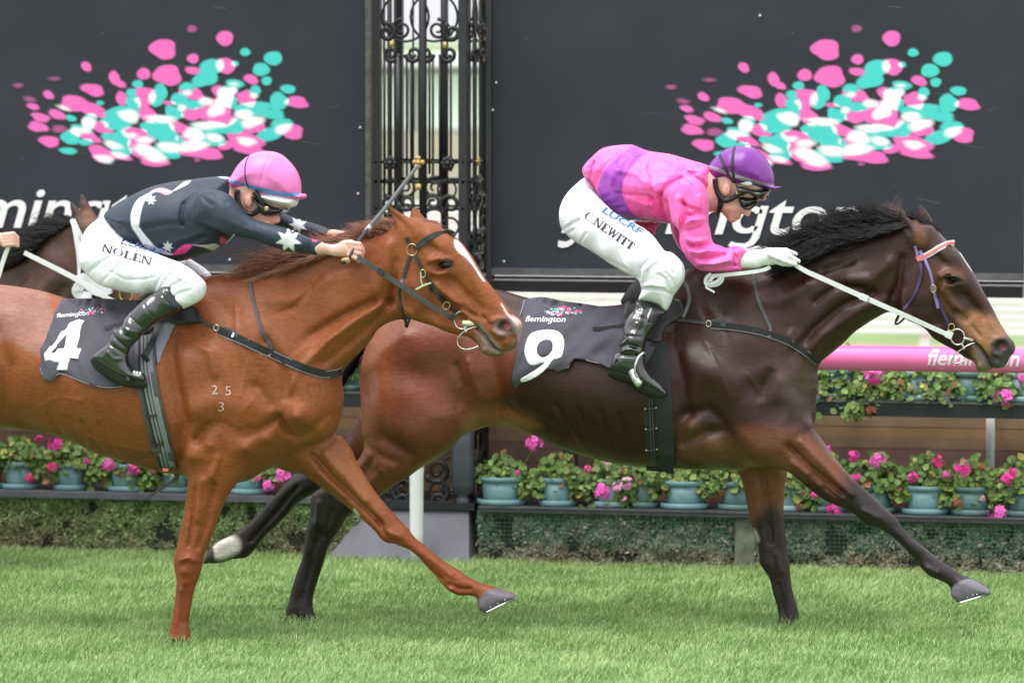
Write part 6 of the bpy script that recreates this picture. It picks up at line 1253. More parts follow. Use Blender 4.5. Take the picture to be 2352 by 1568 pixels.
    # boots
    def boot(side, name):
        Bt = Solid(JH, JH, JH); vv = v - .31 if side < 0 else v + .31
        Bt.slab(T('d', (1165, 400), (1260, 545), (1180, 600), (1100, 640), (1012, 710), (945, 780), (902, 825), (882, 880), (892, 940), (926, 985), (985, 1000), (1008, 1030), (1005, 1055), (975, 1060), (860, 1030), (740, 970), (660, 912), (642, 885), (690, 840), (740, 800), (757, 770), (790, 700), (838, 680), (868, 620), (930, 550), (1000, 490), (1060, 450)),
                SC('d', [(1160, 510, .058, .06, .07 * -side * 0 + (.06 if side < 0 else -.06)), (1000, 600, .055, .055, .03 if side < 0 else -.03), (880, 720, .045, .05), (800, 830, .038, .04), (760, 920, .036, .035), (900, 990, .040, .03), (980, 1030, .034, .03)]), vv, .02,
                [(T('d', *p), r, a) for p, r, a in [([(850, 690), (880, 740), (940, 760)], 3.5, -.008), ([(790, 730), (850, 790), (890, 830)], 3.5, -.008), ([(760, 790), (820, 830), (880, 870)], 3, -.007), ([(830, 660), (900, 700), (970, 720)], 3, .006), ([(900, 600), (960, 650), (1010, 690)], 4, -.005), ([(1000, 500), (1060, 590), (1100, 630)], 2.5, -.004), ([(760, 850), (800, 900), (850, 900)], 3, .005), ([(720, 860), (700, 900)], 2, -.003)]] if side < 0 else [])
        Bt.solve().polygonise()
        return Bt, link(name, Bt.mesh(name, (0, 0, 0)), M['patent'], J), vv
    BT, bt, vv = boot(-1, 'boot'); boot(1, 'boot')
    sheet('cuff', T('d', (1168, 402), (1256, 546), (1190, 590), (1120, 470)), BT, M['cuff'], bt, off=.002, thick=.004, smooth=0, v0=vv)
    for a, b in [((1150, 433),) * 2, ((1118, 478),) * 2]:
        q = BT.on(np.array([a[0] / 3]), np.array([522.7 + a[1] / 3]), .004, vv)[0]; m = MB(); m.ball(tuple(q), .005, 8, 5); m.build('stud', M['helmet_w'], bt)
    m = MB()
    for i, x in enumerate((925, 945, 965)):
        q = BT.on(np.array([x / 3]), np.array([522.7 + (1000 + i * 4) / 3]), .003, vv)[0]; m.ball(tuple(q), .006, 8, 5, (1, .6, 1.6))
    m.build('toe_mark', M['helmet_w'], bt)
    tubeD('sole', [(a / 3, 522.7 + b / 3, vv) for a, b in [(646, 892), (690, 935), (760, 985), (860, 1036), (970, 1064), (1006, 1056)]], [.008, .012, .012, .012, .01, .006], M['black'], bt, flat=2.6)
    return J, P, BT, vv
J4, P4, BT4, bv4 = jockey4()

# ================= jockey of number 9 (pink silks with a purple hoop)
def jockey9():
    v = V9
    J = empty('person', (float(at(1500, 700, v)[0]), v, .75), 'jockey in shiny pink silks with a purple hoop and purple cap, on the leading horse', 'person', 'jockeys riding the race')
    B = Solid(.005, .005, .005)
    B.slab(T('C', (1570, 300), (1700, 180), (1900, 150), (2060, 250), (2090, 420), (2020, 540), (1990, 570), (1950, 600), (1935, 640), (1942, 672), (1925, 722), (1902, 739), (1880, 725), (1868, 712), (1848, 718), (1838, 740), (1836, 758), (1806, 768), (1788, 785), (1758, 794), (1728, 775), (1690, 725), (1650, 690), (1610, 672), (1570, 668), (1480, 640), (1480, 420)),
           SC('C', [(1800, 300, .072, .07), (1700, 500, .066, .06), (1720, 640, .055, .04), (1900, 560, .05, .05), (1915, 700, .011, .018), (1830, 740, .022, .025), (1760, 760, .028, .03), (1840, 650, .048, .035), (1560, 560, .055, .06)]), v - .02, .02,
           [(T('C', (1820, 600), (1900, 620)), 6, -.008), (T('C', (1800, 690), (1770, 660)), 9, .005), (T('C', (1800, 755), (1836, 748)), 2.5, -.006), (T('C', (1890, 722), (1908, 730)), 2.5, .004), (T('C', (1700, 690), (1740, 650)), 9, .003)])
    B.ell(wp('C', 1708, 487, v - .09), (.018, .012, .027), .006, rot=-.2); B.ell(wp('C', 1722, 492, v - .106), (.009, .010, .016), .004, rot=-.2, cut=True)
    def chain(pts, k=.03):
        for i in range(len(pts) - 1): B.cap(wp('C', *pts[i][:3]), wp('C', *pts[i + 1][:3]), pts[i][3], pts[i + 1][3], k)
    chain([(1560, 560, v - .01, .055), (1440, 480, v, .06), (1250, 500, v, .07), (900, 480, v, .06), (650, 520, v, .05), (450, 760, v, .045)])
    chain([(1350, 600, v - .14, .03), (1430, 1090, v - .18, .026), (1860, 1130, v - .16, .016), (1960, 1120, v - .15, .014)])
    chain([(1350, 620, v + .14, .03), (1420, 1070, v + .17, .026), (1800, 1105, v + .15, .020), (1880, 1095, v + .13, .020)])
    chain([(450, 760, v, .045), (420, 830, v - .12, .03), (800, 1030, v - .2, .03), (1130, 1220, v - .27, .03), (1060, 1440, v - .28, .025)])
    chain([(450, 760, v, .045), (800, 1030, v + .22, .03), (1130, 1220, v + .26, .03), (1080, 1400, v + .26, .025)])
    B.solve().polygonise()
    link('body', B.mesh('body', (.76, .45, .37), [(T('C', (1650, 430), (1770, 430), (1770, 540), (1660, 560)), (.74, .34, .27), 6, .6), (T('C', (1790, 740), (1840, 735), (1840, 765), (1800, 770)), (.66, .24, .22), 3, .6), (T('C', (1860, 660), (1940, 650), (1930, 740), (1870, 720)), (.74, .36, .30), 6, .6), (T('C', (1700, 700), (1760, 690), (1790, 780), (1740, 790)), (.66, .38, .33), 8, .6)]), M['skin'], J)
    K = Solid(JH, JH, JH, gain=2.2)
    tor = T('C', (393, 305), (420, 248), (470, 195), (520, 148), (570, 110), (650, 88), (800, 74), (870, 84), (960, 124), (1060, 144), (1200, 165), (1370, 215), (1480, 245), (1548, 275), (1590, 340), (1608, 450), (1606, 570), (1560, 650), (1500, 740), (1400, 820), (1300, 860), (1210, 806), (1090, 790), (1000, 770), (900, 770), (782, 762), (680, 712), (600, 650), (550, 585), (520, 505), (480, 425), (415, 375))
    K.slab(tor, SC('C', [(520, 300, .15, .12), (750, 420, .18, .19), (1000, 450, .19, .2), (1250, 450, .20, .18), (1500, 400, .13, .11), (1500, 620, .13, .1), (800, 680, .14, .10), (1150, 720, .16, .10), (1000, 200, .15, .14), (450, 300, .13, .08)]), v, .02,
           [(T('C', *p), r, a) for p, r, a in [([(1175, 520), (1180, 650), (1215, 790)], 5, -.014), ([(1180, 515), (1250, 430), (1350, 375)], 5, -.010), ([(760, 500), (900, 515), (1060, 530), (1150, 570)], 3.5, -.006), ([(540, 230), (520, 330), (470, 400)], 3.5, -.010), ([(500, 260), (540, 190)], 3, .006),
            ([(560, 560), (620, 560), (700, 520)], 4, -.007), ([(600, 640), (660, 600), (740, 590)], 4, -.006), ([(640, 690), (720, 650), (830, 640)], 4, -.006), ([(560, 590), (680, 640)], 3, .006), ([(800, 300), (960, 330), (1080, 440)], 8, .006), ([(1080, 440), (1120, 520)], 4, -.005), ([(880, 560), (980, 600), (1090, 620)], 6, .006), ([(1100, 560), (1150, 650), (1180, 740)], 5, -.007),
            ([(1370, 220), (1370, 300), (1440, 350), (1520, 430)], 4, -.008), ([(1440, 260), (1500, 350), (1580, 440)], 5, .008), ([(1400, 330), (1480, 330)], 3, -.006), ([(1540, 400), (1560, 500), (1540, 600)], 4, -.007), ([(700, 220), (620, 330), (560, 430)], 7, -.005), ([(760, 300), (720, 420)], 8, .005), ([(850, 100), (780, 200)], 5, -.004)]])
    K.slab(T('C', (1175, 530), (1190, 490), (1250, 435), (1330, 378), (1420, 378), (1490, 436), (1530, 515), (1546, 600), (1545, 700), (1540, 780), (1560, 870), (1572, 950), (1610, 990), (1650, 1000), (1720, 1030), (1740, 1014), (1785, 1006), (1850, 1020), (1887, 1050), (1872, 1110), (1860, 1180), (1850, 1226), (1790, 1246), (1650, 1244), (1500, 1236), (1440, 1212), (1375, 1150), (1320, 1070), (1285, 985), (1280, 920), (1272, 850), (1212, 780), (1190, 650)),
           SC('C', [(1330, 520, .09, .08, .03), (1380, 650, .085, .085, .01), (1400, 800, .08, .075), (1420, 950, .075, .075), (1440, 1100, .07, .065), (1600, 1130, .066, .06), (1750, 1130, .058, .055, .01), (1850, 1130, .042, .04, .02)]), v - .19, .02,
           [(T('C', *p), r, a) for p, r, a in [([(1340, 600), (1370, 680), (1350, 760), (1290, 900)], 6, -.012), ([(1300, 560), (1320, 700), (1290, 850)], 5, .008), ([(1350, 610), (1420, 660), (1500, 680)], 4, -.008), ([(1390, 720), (1460, 700), (1530, 715)], 4.5, -.012), ([(1370, 790), (1420, 760), (1530, 760)], 5, .010), ([(1340, 850), (1420, 850), (1500, 830)], 4, -.007),
            ([(1390, 930), (1450, 960), (1560, 940)], 5, .010), ([(1410, 990), (1500, 1000), (1600, 985)], 4, -.010), ([(1310, 940), (1330, 1040), (1420, 1160)], 4, -.008), ([(1350, 900), (1370, 1010), (1440, 1100)], 4, .007), ([(1420, 1040), (1480, 1060), (1560, 1040), (1640, 1040)], 5, .009), ([(1440, 1100), (1560, 1110), (1700, 1080)], 4, -.010), ([(1480, 1160), (1620, 1170), (1760, 1130)], 5, .008),
            ([(1500, 1210), (1650, 1200), (1800, 1180)], 4, -.006), ([(1720, 1040), (1700, 1080)], 3, -.006), ([(1770, 1020), (1800, 1090), (1790, 1180)], 3, -.006), ([(1820, 1030), (1840, 1110), (1820, 1210)], 3, .005), ([(1250, 500), (1300, 440)], 4, .006), ([(1420, 440), (1470, 520)], 5, -.006), ([(1790, 1170), (1840, 1190)], 2.5, -.006)]])
    K.slab(T('C', (860, 772), (1085, 785), (1060, 850), (1045, 918), (990, 890), (920, 835)), SC('C', [(980, 820, .05, .05)]), v + .10, .01)
    K.slab(T('C', (1200, 560), (1400, 560), (1400, 900), (1500, 1020), (1840, 1030), (1850, 1180), (1500, 1180), (1300, 1050), (1200, 850)), SC('C', [(1300, 700, .07, .07), (1600, 1100, .055, .055)]), v + .17, .02)
    K.solve().polygonise()
    HP = (.95, .13, .46)
    link('jacket', K.mesh('jacket', HP, [
        (T('C', (862, 78), (905, 95), (990, 140), (940, 175), (885, 220), (828, 292), (785, 370), (757, 440), (752, 520), (775, 590), (810, 665), (870, 730), (935, 775), (780, 768), (680, 715), (600, 652), (552, 588), (527, 505), (530, 450), (552, 385), (590, 310), (650, 250), (720, 190), (800, 120)), (.36, .05, .46), 1.2, 1, 'poly'),
        (T('C', (760, 515), (900, 522), (1060, 536), (1160, 580), (1180, 660), (1215, 800), (1000, 775), (935, 770), (870, 725), (815, 665), (778, 590)), (.86, .07, .30), 3, .55),  # lower flank below the crease: shade painted as a deeper pink
        (T('C', (530, 520), (640, 540), (755, 520), (800, 650), (930, 775), (760, 768), (600, 650)), (.16, .035, .30), 8, .5),  # underside of the hoop: shade painted into the purple
        (T('C', (1150, 2000), (1151, 2000), (1150, 2001)), HP, 1, 1), (T('C', (860, 772), (1085, 787), (1045, 920), (920, 835)), (.72, .03, .13), 2, .7),
        (T('C', (780, 764), (900, 757), (1000, 768), (1080, 788)), (.02, .01, .02), 1.5, .9, 'line', 1.5)], near=v), M['satin'], J)
    # gloves
    Gv = Solid(.0035, .0035, .0035); gv = v - .17
    def f(x, y, d=0): return pt(1568 + x / 3, 522.7 + y / 3, gv + d)
    Gv.cap(f(405, 228), f(500, 225, .01), .031, .032, .01, flat=.8); Gv.cap(f(490, 215, .01), f(610, 200, .02), .034, .033, .015, flat=.75)
    Gv.cap(f(600, 195, .02), f(680, 200, .03), .031, .024, .015, flat=.75)
    for a, b, c in [((640, 160, .01), (710, 160, .02), (782, 182, .05)), ((650, 185, .0), (730, 195, .0), (800, 232, .02)), ((650, 210, -.005), (700, 232, -.01), (775, 252, .005)), ((640, 228, .0), (690, 245, -.005), (745, 256, .01))]:
        Gv.cap(f(*a), f(*b), .0135, .012, .005); Gv.cap(f(*b), f(*c), .012, .0085, .004)
    Gv.cap(f(600, 180, -.02), f(655, 205, -.035), .013, .012, .008); Gv.cap(f(655, 205, -.035), f(705, 232, -.032), .012, .009, .005)
    Gv.solve().polygonise(); link('glove', Gv.mesh('glove', (1, 1, 1)), M['glove'], J)
    G2 = Solid(.0045, .0045, .0045)
    G2.cap(pt(1700, 590, v + .13), pt(1740, 585, v + .12), .03, .032, .01); G2.cap(pt(1740, 582, v + .12), pt(1790, 578, v + .10), .03, .022, .01)
    for i in range(4): G2.cap(pt(1780, 572 + i * 6, v + .09), pt(1812, 580 + i * 5, v + .08), .011, .008, .004)
    G2.solve().polygonise(); link('glove', G2.mesh('glove', (1, 1, 1)), M['glove'], J)
    # cap
    H = Solid(JH, JH, JH)
    H.slab(T('C', (1550, 275), (1570, 235), (1610, 190), (1650, 155), (1700, 117), (1770, 91), (1850, 84), (1925, 88), (1990, 120), (2050, 180), (2100, 250), (2130, 320), (2146, 390), (2143, 450), (2207, 459), (2203, 474), (2150, 492), (2095, 490), (1950, 462), (1830, 452), (1790, 440), (1710, 412), (1640, 418), (1605, 400), (1567, 345)),
           SC('C', [(1850, 250, .108, .10), (2000, 320, .10, .09), (1680, 300, .10, .09), (2080, 440, .088, .06), (1850, 420, .106, .05), (2180, 470, .045, .02), (1620, 380, .09, .06)]), v - .02, .01,
           [(T('C', *p), r, a) for p, r, a in [([(1920, 95), (1960, 200), (1975, 300), (1965, 420)], 2.2, -.003), ([(2143, 450), (2000, 430), (1860, 390)], 3, -.004), ([(1860, 300), (1960, 330)], 3, .003), ([(1840, 350), (1960, 370)], 2.5, -.002), ([(1700, 410), (1950, 460), (2140, 480)], 3, -.005)]])
    H.solve().polygonise()
    link('cap', H.mesh('cap', (.19, .025, .28), [(T('C', (1550, 262), (1700, 312), (1850, 366), (2000, 408), (2142, 450), (2142, 464), (2000, 440), (1850, 402), (1700, 350), (1552, 300)), (.30, .30, .33), 1, .95, 'hard'),
        (T('C', (1552, 300), (1700, 350), (1850, 402), (1850, 450), (1640, 420), (1580, 370)), (.16, .015, .20), 2, .7), (T('C', (1880, 72), (1925, 78), (1922, 98), (1890, 95)), (.8, .8, .8), 2, 1)]), mat('cap_silk_purple', (1, 1, 1), rough=.33, attr=True, bump=.25, bscale=16, bdist=.006), J)
    m = MB(); q = H.on(np.array([1241.3 + 1890 / 4]), np.array([313.6 + 430 / 4]), .004, v - .1)[0]; m.ball(tuple(q), .014, 12, 6, (1.9, .35, .7), Matrix.Rotation(.1, 3, 'Y')); bdg = m.build('badge', M['helmet_w'], J)
    def on3(pts): return [(1241.3 + a / 4, 313.6 + b / 4, v - c) for a, b, c in pts]
    tubeD('chin_harness', on3([(1605, 390, .098), (1610, 450, .096), (1640, 540, .092), (1690, 585, .090), (1740, 578, .09), (1790, 550, .094), (1830, 515, .098)]), .0115, M['black'], J)
    tubeD('chin_cup', on3([(1650, 560, .09), (1655, 620, .08), (1640, 680, .06), (1628, 722, .03)]), [.010, .012, .009, .007], M['black'], J)
    for ps in ([(1646, 170), (1690, 270), (1740, 370), (1790, 436)], [(1780, 93), (1768, 180), (1765, 280), (1775, 370), (1792, 438)]):
        strap('goggle_strap', T('C', *ps), .012, H, M['blackcloth'], J, off=.002, thick=.003, v0=v - .1)
    tubeD('goggle_strap', on3([(1795, 436, .112), (1810, 470, .108), (1828, 512, .104)]), .007, M['blackcloth'], J, flat=.5)
    m = MB(); c = wp('C', 1818, 512, v - .112); m.box((c[0] - .009, c[1] - .003, c[2] - .007), (c[0] + .009, c[1] + .003, c[2] + .007)); m.build('harness_buckle', M['brass'], J)
    Vz = Solid(.0035, .0035, .0035)
    Vz.slab(T('C', (1835, 448), (1960, 468), (2105, 494), (2090, 540), (2068, 584), (2030, 586), (1990, 570), (1930, 530), (1880, 545), (1830, 530)), SC('C', [(1850, 490, .099, .014), (2040, 530, .082, .02)]), v - .02, .01)
    Vz.solve().polygonise(); link('visor_pad', Vz.mesh('visor_pad', (0, 0, 0)), mat('visor_black', (.006, .010, .007), rough=.12, spec=.6, coat=.5), J)
    G = Solid(.0035, .0035, .0035)
    G.slab(T('C', (1820, 545), (1880, 530), (1960, 545), (2010, 575), (1985, 620), (1950, 655), (1895, 672), (1850, 650), (1825, 600)), SC('C', [(1860, 590, .072, .03), (1960, 600, .05, .03)]), v - .02, .01)
    G.solve().polygonise(); g = link('goggles', G.mesh('goggles', (0, 0, 0)), M['lens'], J)
    tubeD('goggle_rim', on3([(1826, 556, .093), (1834, 610, .09), (1862, 652, .082), (1905, 668, .07), (1955, 645, .055), (1990, 600, .04)]), .0035, M['black'], g)
    # breeches
    P = Solid(.005, .005, .005, gain=2.0)
    P.slab(T('C', (425, 370), (330, 440), (260, 510), (210, 590), (182, 680), (185, 780), (210, 850), (300, 900), (520, 900), (640, 760), (600, 640), (540, 520), (490, 425)),
           SC('C', [(400, 550, .15, .11), (300, 700, .14, .1), (450, 780, .13, .1), (430, 420, .13, .08)]), v, .05)
    P.slab(T('C', (330, 480), (250, 560), (200, 640), (181, 700), (186, 780), (210, 850), (260, 920), (330, 972), (430, 1030), (540, 1100), (640, 1170), (760, 1240), (890, 1312), (918, 1350), (928, 1420), (905, 1502), (1000, 1515), (1100, 1548), (1150, 1600), (1192, 1540), (1218, 1470), (1255, 1418), (1302, 1350), (1325, 1280), (1318, 1195), (1295, 1150), (1255, 1105), (1200, 1062), (1140, 1048), (1090, 985), (1040, 920), (960, 850), (850, 790), (700, 715), (560, 590), (440, 480)),
           SC('C', [(350, 750, .095, .1, .09), (550, 880, .095, .1, .05), (750, 1000, .09, .095, .0), (950, 1130, .08, .085, -.04), (1120, 1230, .078, .085, -.06), (1120, 1350, .07, .08, -.06), (1060, 1480, .062, .065, -.05)]), v - .22, .04,
           [(T('C', *p), r, a) for p, r, a in [([(930, 1290), (940, 1200), (1000, 1130), (1080, 1080)], 4, -.012), ([(960, 1320), (980, 1230), (1060, 1150), (1160, 1100)], 5, .008), ([(930, 1400), (1040, 1390), (1140, 1400), (1220, 1450)], 3, -.010), ([(940, 1370), (1060, 1350), (1160, 1370)], 4, .006), ([(1200, 1400), (1180, 1300), (1120, 1260)], 3.5, -.005),
            ([(1260, 1380), (1230, 1300), (1180, 1240)], 3, -.004), ([(240, 840), (320, 800), (400, 760)], 3, -.006), ([(260, 900), (340, 850)], 2.5, -.005), ([(300, 780), (250, 830)], 2.5, .004), ([(380, 990), (430, 920), (460, 880)], 2.5, -.004), ([(600, 1120), (700, 1150), (820, 1220)], 4, -.004), ([(1030, 930), (1060, 1010), (1050, 1080)], 4, -.005), ([(1250, 1250), (1190, 1190)], 3, -.004)]])
    P.slab(T('C', (600, 800), (900, 900), (1100, 1080), (1230, 1150), (1230, 1300), (1150, 1500), (1000, 1480), (1000, 1300), (800, 1180), (600, 1050)), SC('C', [(800, 1020, .08, .08), (1130, 1220, .07, .07), (1060, 1400, .06, .06)]), v + .26, .04)
    P.solve().polygonise(); br = link('breeches', P.mesh('breeches', WHITE), M['breeches'], J)
    def c_(x, y): return (1241.3 + x / 4, 313.6 + y / 4)
    text_on('name_lettering', '', c_(395, 745), c_(830, 1048), 19, P, M['ink'], br, off=.0035, v0=v - .3, geo=serif('C.NEWITT'))
    text_on('sponsor_lettering', 'LUCRF', c_(560, 690), c_(925, 905), 15, P, M['inkblue'] if False else mat('inkblue_bright', (.03, .14, .42), rough=.6), br, off=.0035, v0=v - .3, bold=.03, shear=.15)
    def boot(side):
        Bt = Solid(JH, JH, JH); vv = v - .345 if side < 0 else v + .34; s = -side
        Bt.slab(T('e', (2052, 492), (2234, 572), (2200, 620), (2160, 682), (2112, 750), (2092, 830), (2092, 870), (2105, 960), (2160, 1036), (2222, 1092), (2252, 1142), (2236, 1152), (2150, 1112), (2060, 1072), (2000, 1022), (1900, 992), (1853, 975), (1880, 880), (1922, 850), (1920, 800), (1945, 750), (1945, 690), (1970, 620), (2020, 560)),
                SC('e', [(2130, 560, .054, .055, .07 * s), (2060, 660, .052, .052, .03 * s), (2020, 780, .046, .045), (1980, 900, .042, .04), (2060, 1000, .042, .035), (2200, 1110, .036, .03)]), vv, .02,
                [(T('e', *p), r, a) for p, r, a in [([(1950, 760), (2000, 740), (2080, 750)], 3, -.006), ([(1920, 830), (1980, 800), (2060, 820)], 3.5, -.010), ([(1930, 850), (2010, 830), (2090, 860)], 3, .008), ([(1900, 870), (2000, 880), (2090, 880)], 3, -.008), ([(2050, 520), (2010, 640), (1980, 760)], 3, .004), ([(2140, 560), (2080, 700)], 4, -.005), ([(1880, 960), (2000, 990), (2080, 1050)], 2.5, -.004), ([(2100, 560), (2060, 690), (2030, 740)], 4, .005)]] if side < 0 else [])
        Bt.solve().polygonise(); return Bt, link('boot', Bt.mesh('boot', (0, 0, 0)), M['patent'], J), vv
    BT, bt, vv = boot(-1); boot(1)
    sheet('cuff', T('e', (2140, 532), (2236, 573), (2200, 630), (2150, 690), (2110, 650)), BT, M['cuff'], bt, off=.002, thick=.003, smooth=0, v0=vv)
    m = MB()
    for x, y in [(2055, 568), (2045, 608), (2035, 655)]:
        q = BT.on(np.array([784 + x / 3]), np.array([522.7 + y / 3]), .002, vv)[0]; m.ball(tuple(q), .005, 8, 5, (1.3, .6, 1))
    m.build('eyelets', M['alu'], bt)
    tubeD('sole', [(784 + a / 3, 522.7 + b / 3, vv) for a, b in [(1853, 978), (1905, 998), (2000, 1028), (2060, 1078), (2150, 1118), (2240, 1156)]], [.010, .012, .010, .012, .012, .006], M['black'], bt, flat=2.6)
    return J, P, BT, vv
J9, P9, BT9, bv9 = jockey9()
print('jockeys', time.time() - T0)
# ------------------------------------------------------------------ eyes, shoes, manes, tails
def eye(S, k, x, y, vc, parent, r=.021, sc=(1, .7, .8), rot=.15):
    q = T(k, (x, y))[0]; p = S.on(np.array([q[0]]), np.array([q[1]]), 0, vc - .09)[0]
    m = MB(); m.ball((p[0], p[1] + r * .38, p[2]), r, 18, 12, sc, Matrix.Rotation(rot, 3, 'Y')); return m.build('eye', M['eye'], parent)
eye(S4, 'B', 962, 602, V4, chest, .021, (1.05, .8, .86), .1)
eye(S9, 'H', 832, 706, V9, bay, .019, (1.15, .7, .50), .25)
# eyelids
def lid(S, k, pts, r, parent, mt, vc):
    q = T(k, *pts); pl = crom(q, 5, False); W = S.on(pl[:, 0], pl[:, 1], -.001, vc - .09); m = MB(); n = len(W)
    m.tube([tuple(p) for p in W], [r * (.35 + .65 * math.sin(math.pi * i / (n - 1))) for i in range(n)], 8); return m.build('eyelid', mt, parent)
lidm4 = mat('eyelid_chestnut', (.10, .035, .016), rough=.4); lidm9 = mat('eyelid_bay', (.035, .017, .012), rough=.4)
lid(S4, 'B', [(893, 600), (920, 562), (960, 545), (1005, 560), (1032, 595)], .0045, chest, lidm4, V4)
lid(S4, 'B', [(893, 600), (925, 638), (965, 650), (1005, 640), (1032, 600)], .0035, chest, lidm4, V4)
lid(S9, 'H', [(752, 682), (790, 676), (850, 684), (905, 715)], .006, bay, lidm9, V9)
lid(S9, 'H', [(752, 686), (800, 725), (850, 740), (900, 735)], .004, bay, lidm9, V9)
# shoes
def shoe(pts, v, parent, w=.045):
    P3 = at(np.array([p[0] for p in pts]), np.array([p[1] for p in pts]), v); m = MB()
    pl = [Vector(q) for q in P3]; a, b = pl[0], pl[-1]; n = 14; ring = []
    for i in range(n):
        t = math.pi * (i / (n - 1)) * 1.0; c = a.lerp(b, .42); L = (b - a)
        ring.append(tuple(a + L * (.08 + .92 * math.sin(t / 1.0) ** .8) + Vector((0, w * math.cos(t), 0))))
    m.tube(ring, .0034, 6, False, False); return m.build('shoe', M['alu'], parent)
shoe([(1118, 1405), (1187, 1371)], V4 + .12, chest)
for S_, root, v_, pp in ((S4, chest, V4 + .07, [(1127, 1393), (1143, 1385), (1160, 1377)]), (S9, bay, V9 - .17, [(2222, 1371), (2234, 1366), (2244, 1364)])):
    for x, y in pp:
        q = S_.on(np.array([float(x)]), np.array([float(y)]), 0, v_)[0]; m = MB(); m.ball(tuple(q), .0032, 8, 5); m.build('nail', M['alu'], root)
shoe([(2203, 1382), (2274, 1361)], V9 - .12, bay)
def strands(name, roots, n, L, dirf, mt, parent, r=.0011, seg=9, clump=.5, seed=1, curl=.02, spread=.012, grav=.0):
    """hair: many thin tapered strands from points along a traced root line; dirf(t) gives a photo-plane direction (x, y) and depth drift"""
    g = np.random.default_rng(seed); pl = crom([q[:2] for q in roots], 8, False); vv = np.interp(np.linspace(0, 1, len(pl)), np.linspace(0, 1, len(roots)), [q[2] for q in roots])
    W = at(pl[:, 0], pl[:, 1], vv); nc = max(6, n // 24); ct = g.random(nc); cd = g.normal(0, 1, (nc, 3)); cl = .65 + .5 * g.random(nc); cph = g.random((nc, 3)) * 6.28
    m_v, m_f = [], []
    for i in range(n):
        c = i % nc; t = float(np.clip(ct[c] + g.normal(0, .018), 0, 1)); f = t * (len(W) - 1); a = int(min(f, len(W) - 2)); p = W[a] * (1 - f + a) + W[a + 1] * (f - a)
        p = p + g.normal(0, 1, 3) * np.array([.006, .010, .004]); dx, dy, dd, ll = dirf(t); d = np.array([dx, dd, -dy]); d = d / np.linalg.norm(d)
        d = d + cd[c] * spread * 10 * clump + g.normal(0, 1, 3) * spread * 5; d /= np.linalg.norm(d); Ls = L * ll * cl[c] * (.6 + .5 * g.random()); rr = r * (.9 + .7 * g.random())
        q = p.copy(); b0 = len(m_v) // 2
        for k in range(seg + 1):
            s = k / seg; off = curl * Ls * 4 * s * np.array([math.sin(cph[c, 0] + 5 * s), math.sin(cph[c, 1] + 4 * s), math.sin(cph[c, 2] + 5.5 * s)]) * s
            x = p + d * Ls * s + off + np.array([0, 0, -grav * Ls * s * s]); w = rr * (1 - s) ** .7 + .0001
            m_v += [x + np.array([0, 0, w]), x + np.array([.3 * w, -.8 * w, -.6 * w])]
        for k in range(seg):
            o = (b0 + k) * 2; m_f.append((o, o + 1, o + 3, o + 2))
    me = npmesh(name, np.array(m_v), np.array(m_f), True); return link(name, me, mt, parent)
# chestnut mane: swept up and back along the crest
strands('mane', [(930, 515, V4), (900, 524, V4 - .01), (860, 540, V4 - .01), (820, 553, V4 - .01), (780, 566, V4 - .015), (740, 582, V4 - .02), (690, 598, V4 - .02), (640, 614, V4 - .02), (590, 634, V4 - .02)],
        2600, .15, lambda t: (-1, -.16 + .55 * max(0, t - .45), -.10, .75 + 1.0 * min(1, max(0, t - .25) * 2) * (1 - .55 * max(0, t - .75) * 4)), M['hair4'], chest, .0013, 9, .5, 3, .035, .010)
strands('mane', [(800, 565, V4 - .035), (740, 588, V4 - .045), (690, 606, V4 - .05), (640, 622, V4 - .05), (590, 640, V4 - .05)],
        1500, .15, lambda t: (-1, .28 + .12 * t, -.06, 1.1 - .4 * t), M['hair4'], chest, .0013, 8, .5, 5, .03, .006, .1)
strands('mane', [(600, 634, V4 - .01), (560, 640, V4 - .01), (520, 642, V4)], 700, .10, lambda t: (-1, -.05, 0, .7), M['hair4'], chest, .0012, 7, .4, 6, .04, .008)
strands('mane', [(912, 522, V4 - .03), (890, 530, V4 - .04), (866, 540, V4 - .03), (845, 546, V4 - .03)], 500, .085, lambda t: (-1, -.42, -.1, .9), M['hair4'], chest, .0011, 8, .8, 7, .07, .016)
strands('forelock', [(948, 505, V4 - .01), (962, 510, V4), (975, 508, V4 + .03)], 420, .085, lambda t: (1, .12, .08, .9), M['hair4'], chest, .0011, 8, .4, 8, .03, .006)
strands('chin_hair', [(1110, 812, V4 - .02), (1130, 818, V4), (1150, 815, V4)], 60, .018, lambda t: (-.2, 1, 0, 1), M['hair4'], chest, .0005, 3, .8, 18, .05, .03)
# bay mane: thick, black, streaming back
strands('mane', [(2085, 500, V9 - .02), (2050, 508, V9 - .03), (2010, 515, V9 - .035), (1970, 524, V9 - .035), (1930, 536, V9 - .035), (1890, 550, V9 - .03), (1855, 568, V9 - .03), (1830, 585, V9 - .02)],
        6200, .215, lambda t: (-1, -.10 + .16 * t, -.03, .95 - .3 * t), M['hair9'], bay, .0024, 11, .55, 9, .055, .020)
strands('mane', [(2090, 515, V9 - .05), (2040, 530, V9 - .075), (1985, 545, V9 - .08), (1930, 560, V9 - .085), (1880, 585, V9 - .085), (1845, 605, V9 - .08)],
        4200, .17, lambda t: (-1, .16 + .1 * t, -.02, .95), M['hair9'], bay, .0024, 9, .5, 10, .05, .010)
strands('mane', [(1880, 560, V9 - .03), (1845, 580, V9 - .03), (1815, 598, V9 - .02), (1780, 605, V9)], 1200, .085, lambda t: (-1, -.32, 0, .9), M['hair9'], bay, .0012, 8, .7, 11, .06, .014)
strands('mane', [(1790, 604, V9), (1750, 612, V9), (1715, 618, V9)], 500, .08, lambda t: (-1, -.55, 0, .9), M['hair9'], bay, .0011, 8, .7, 12, .06, .014)
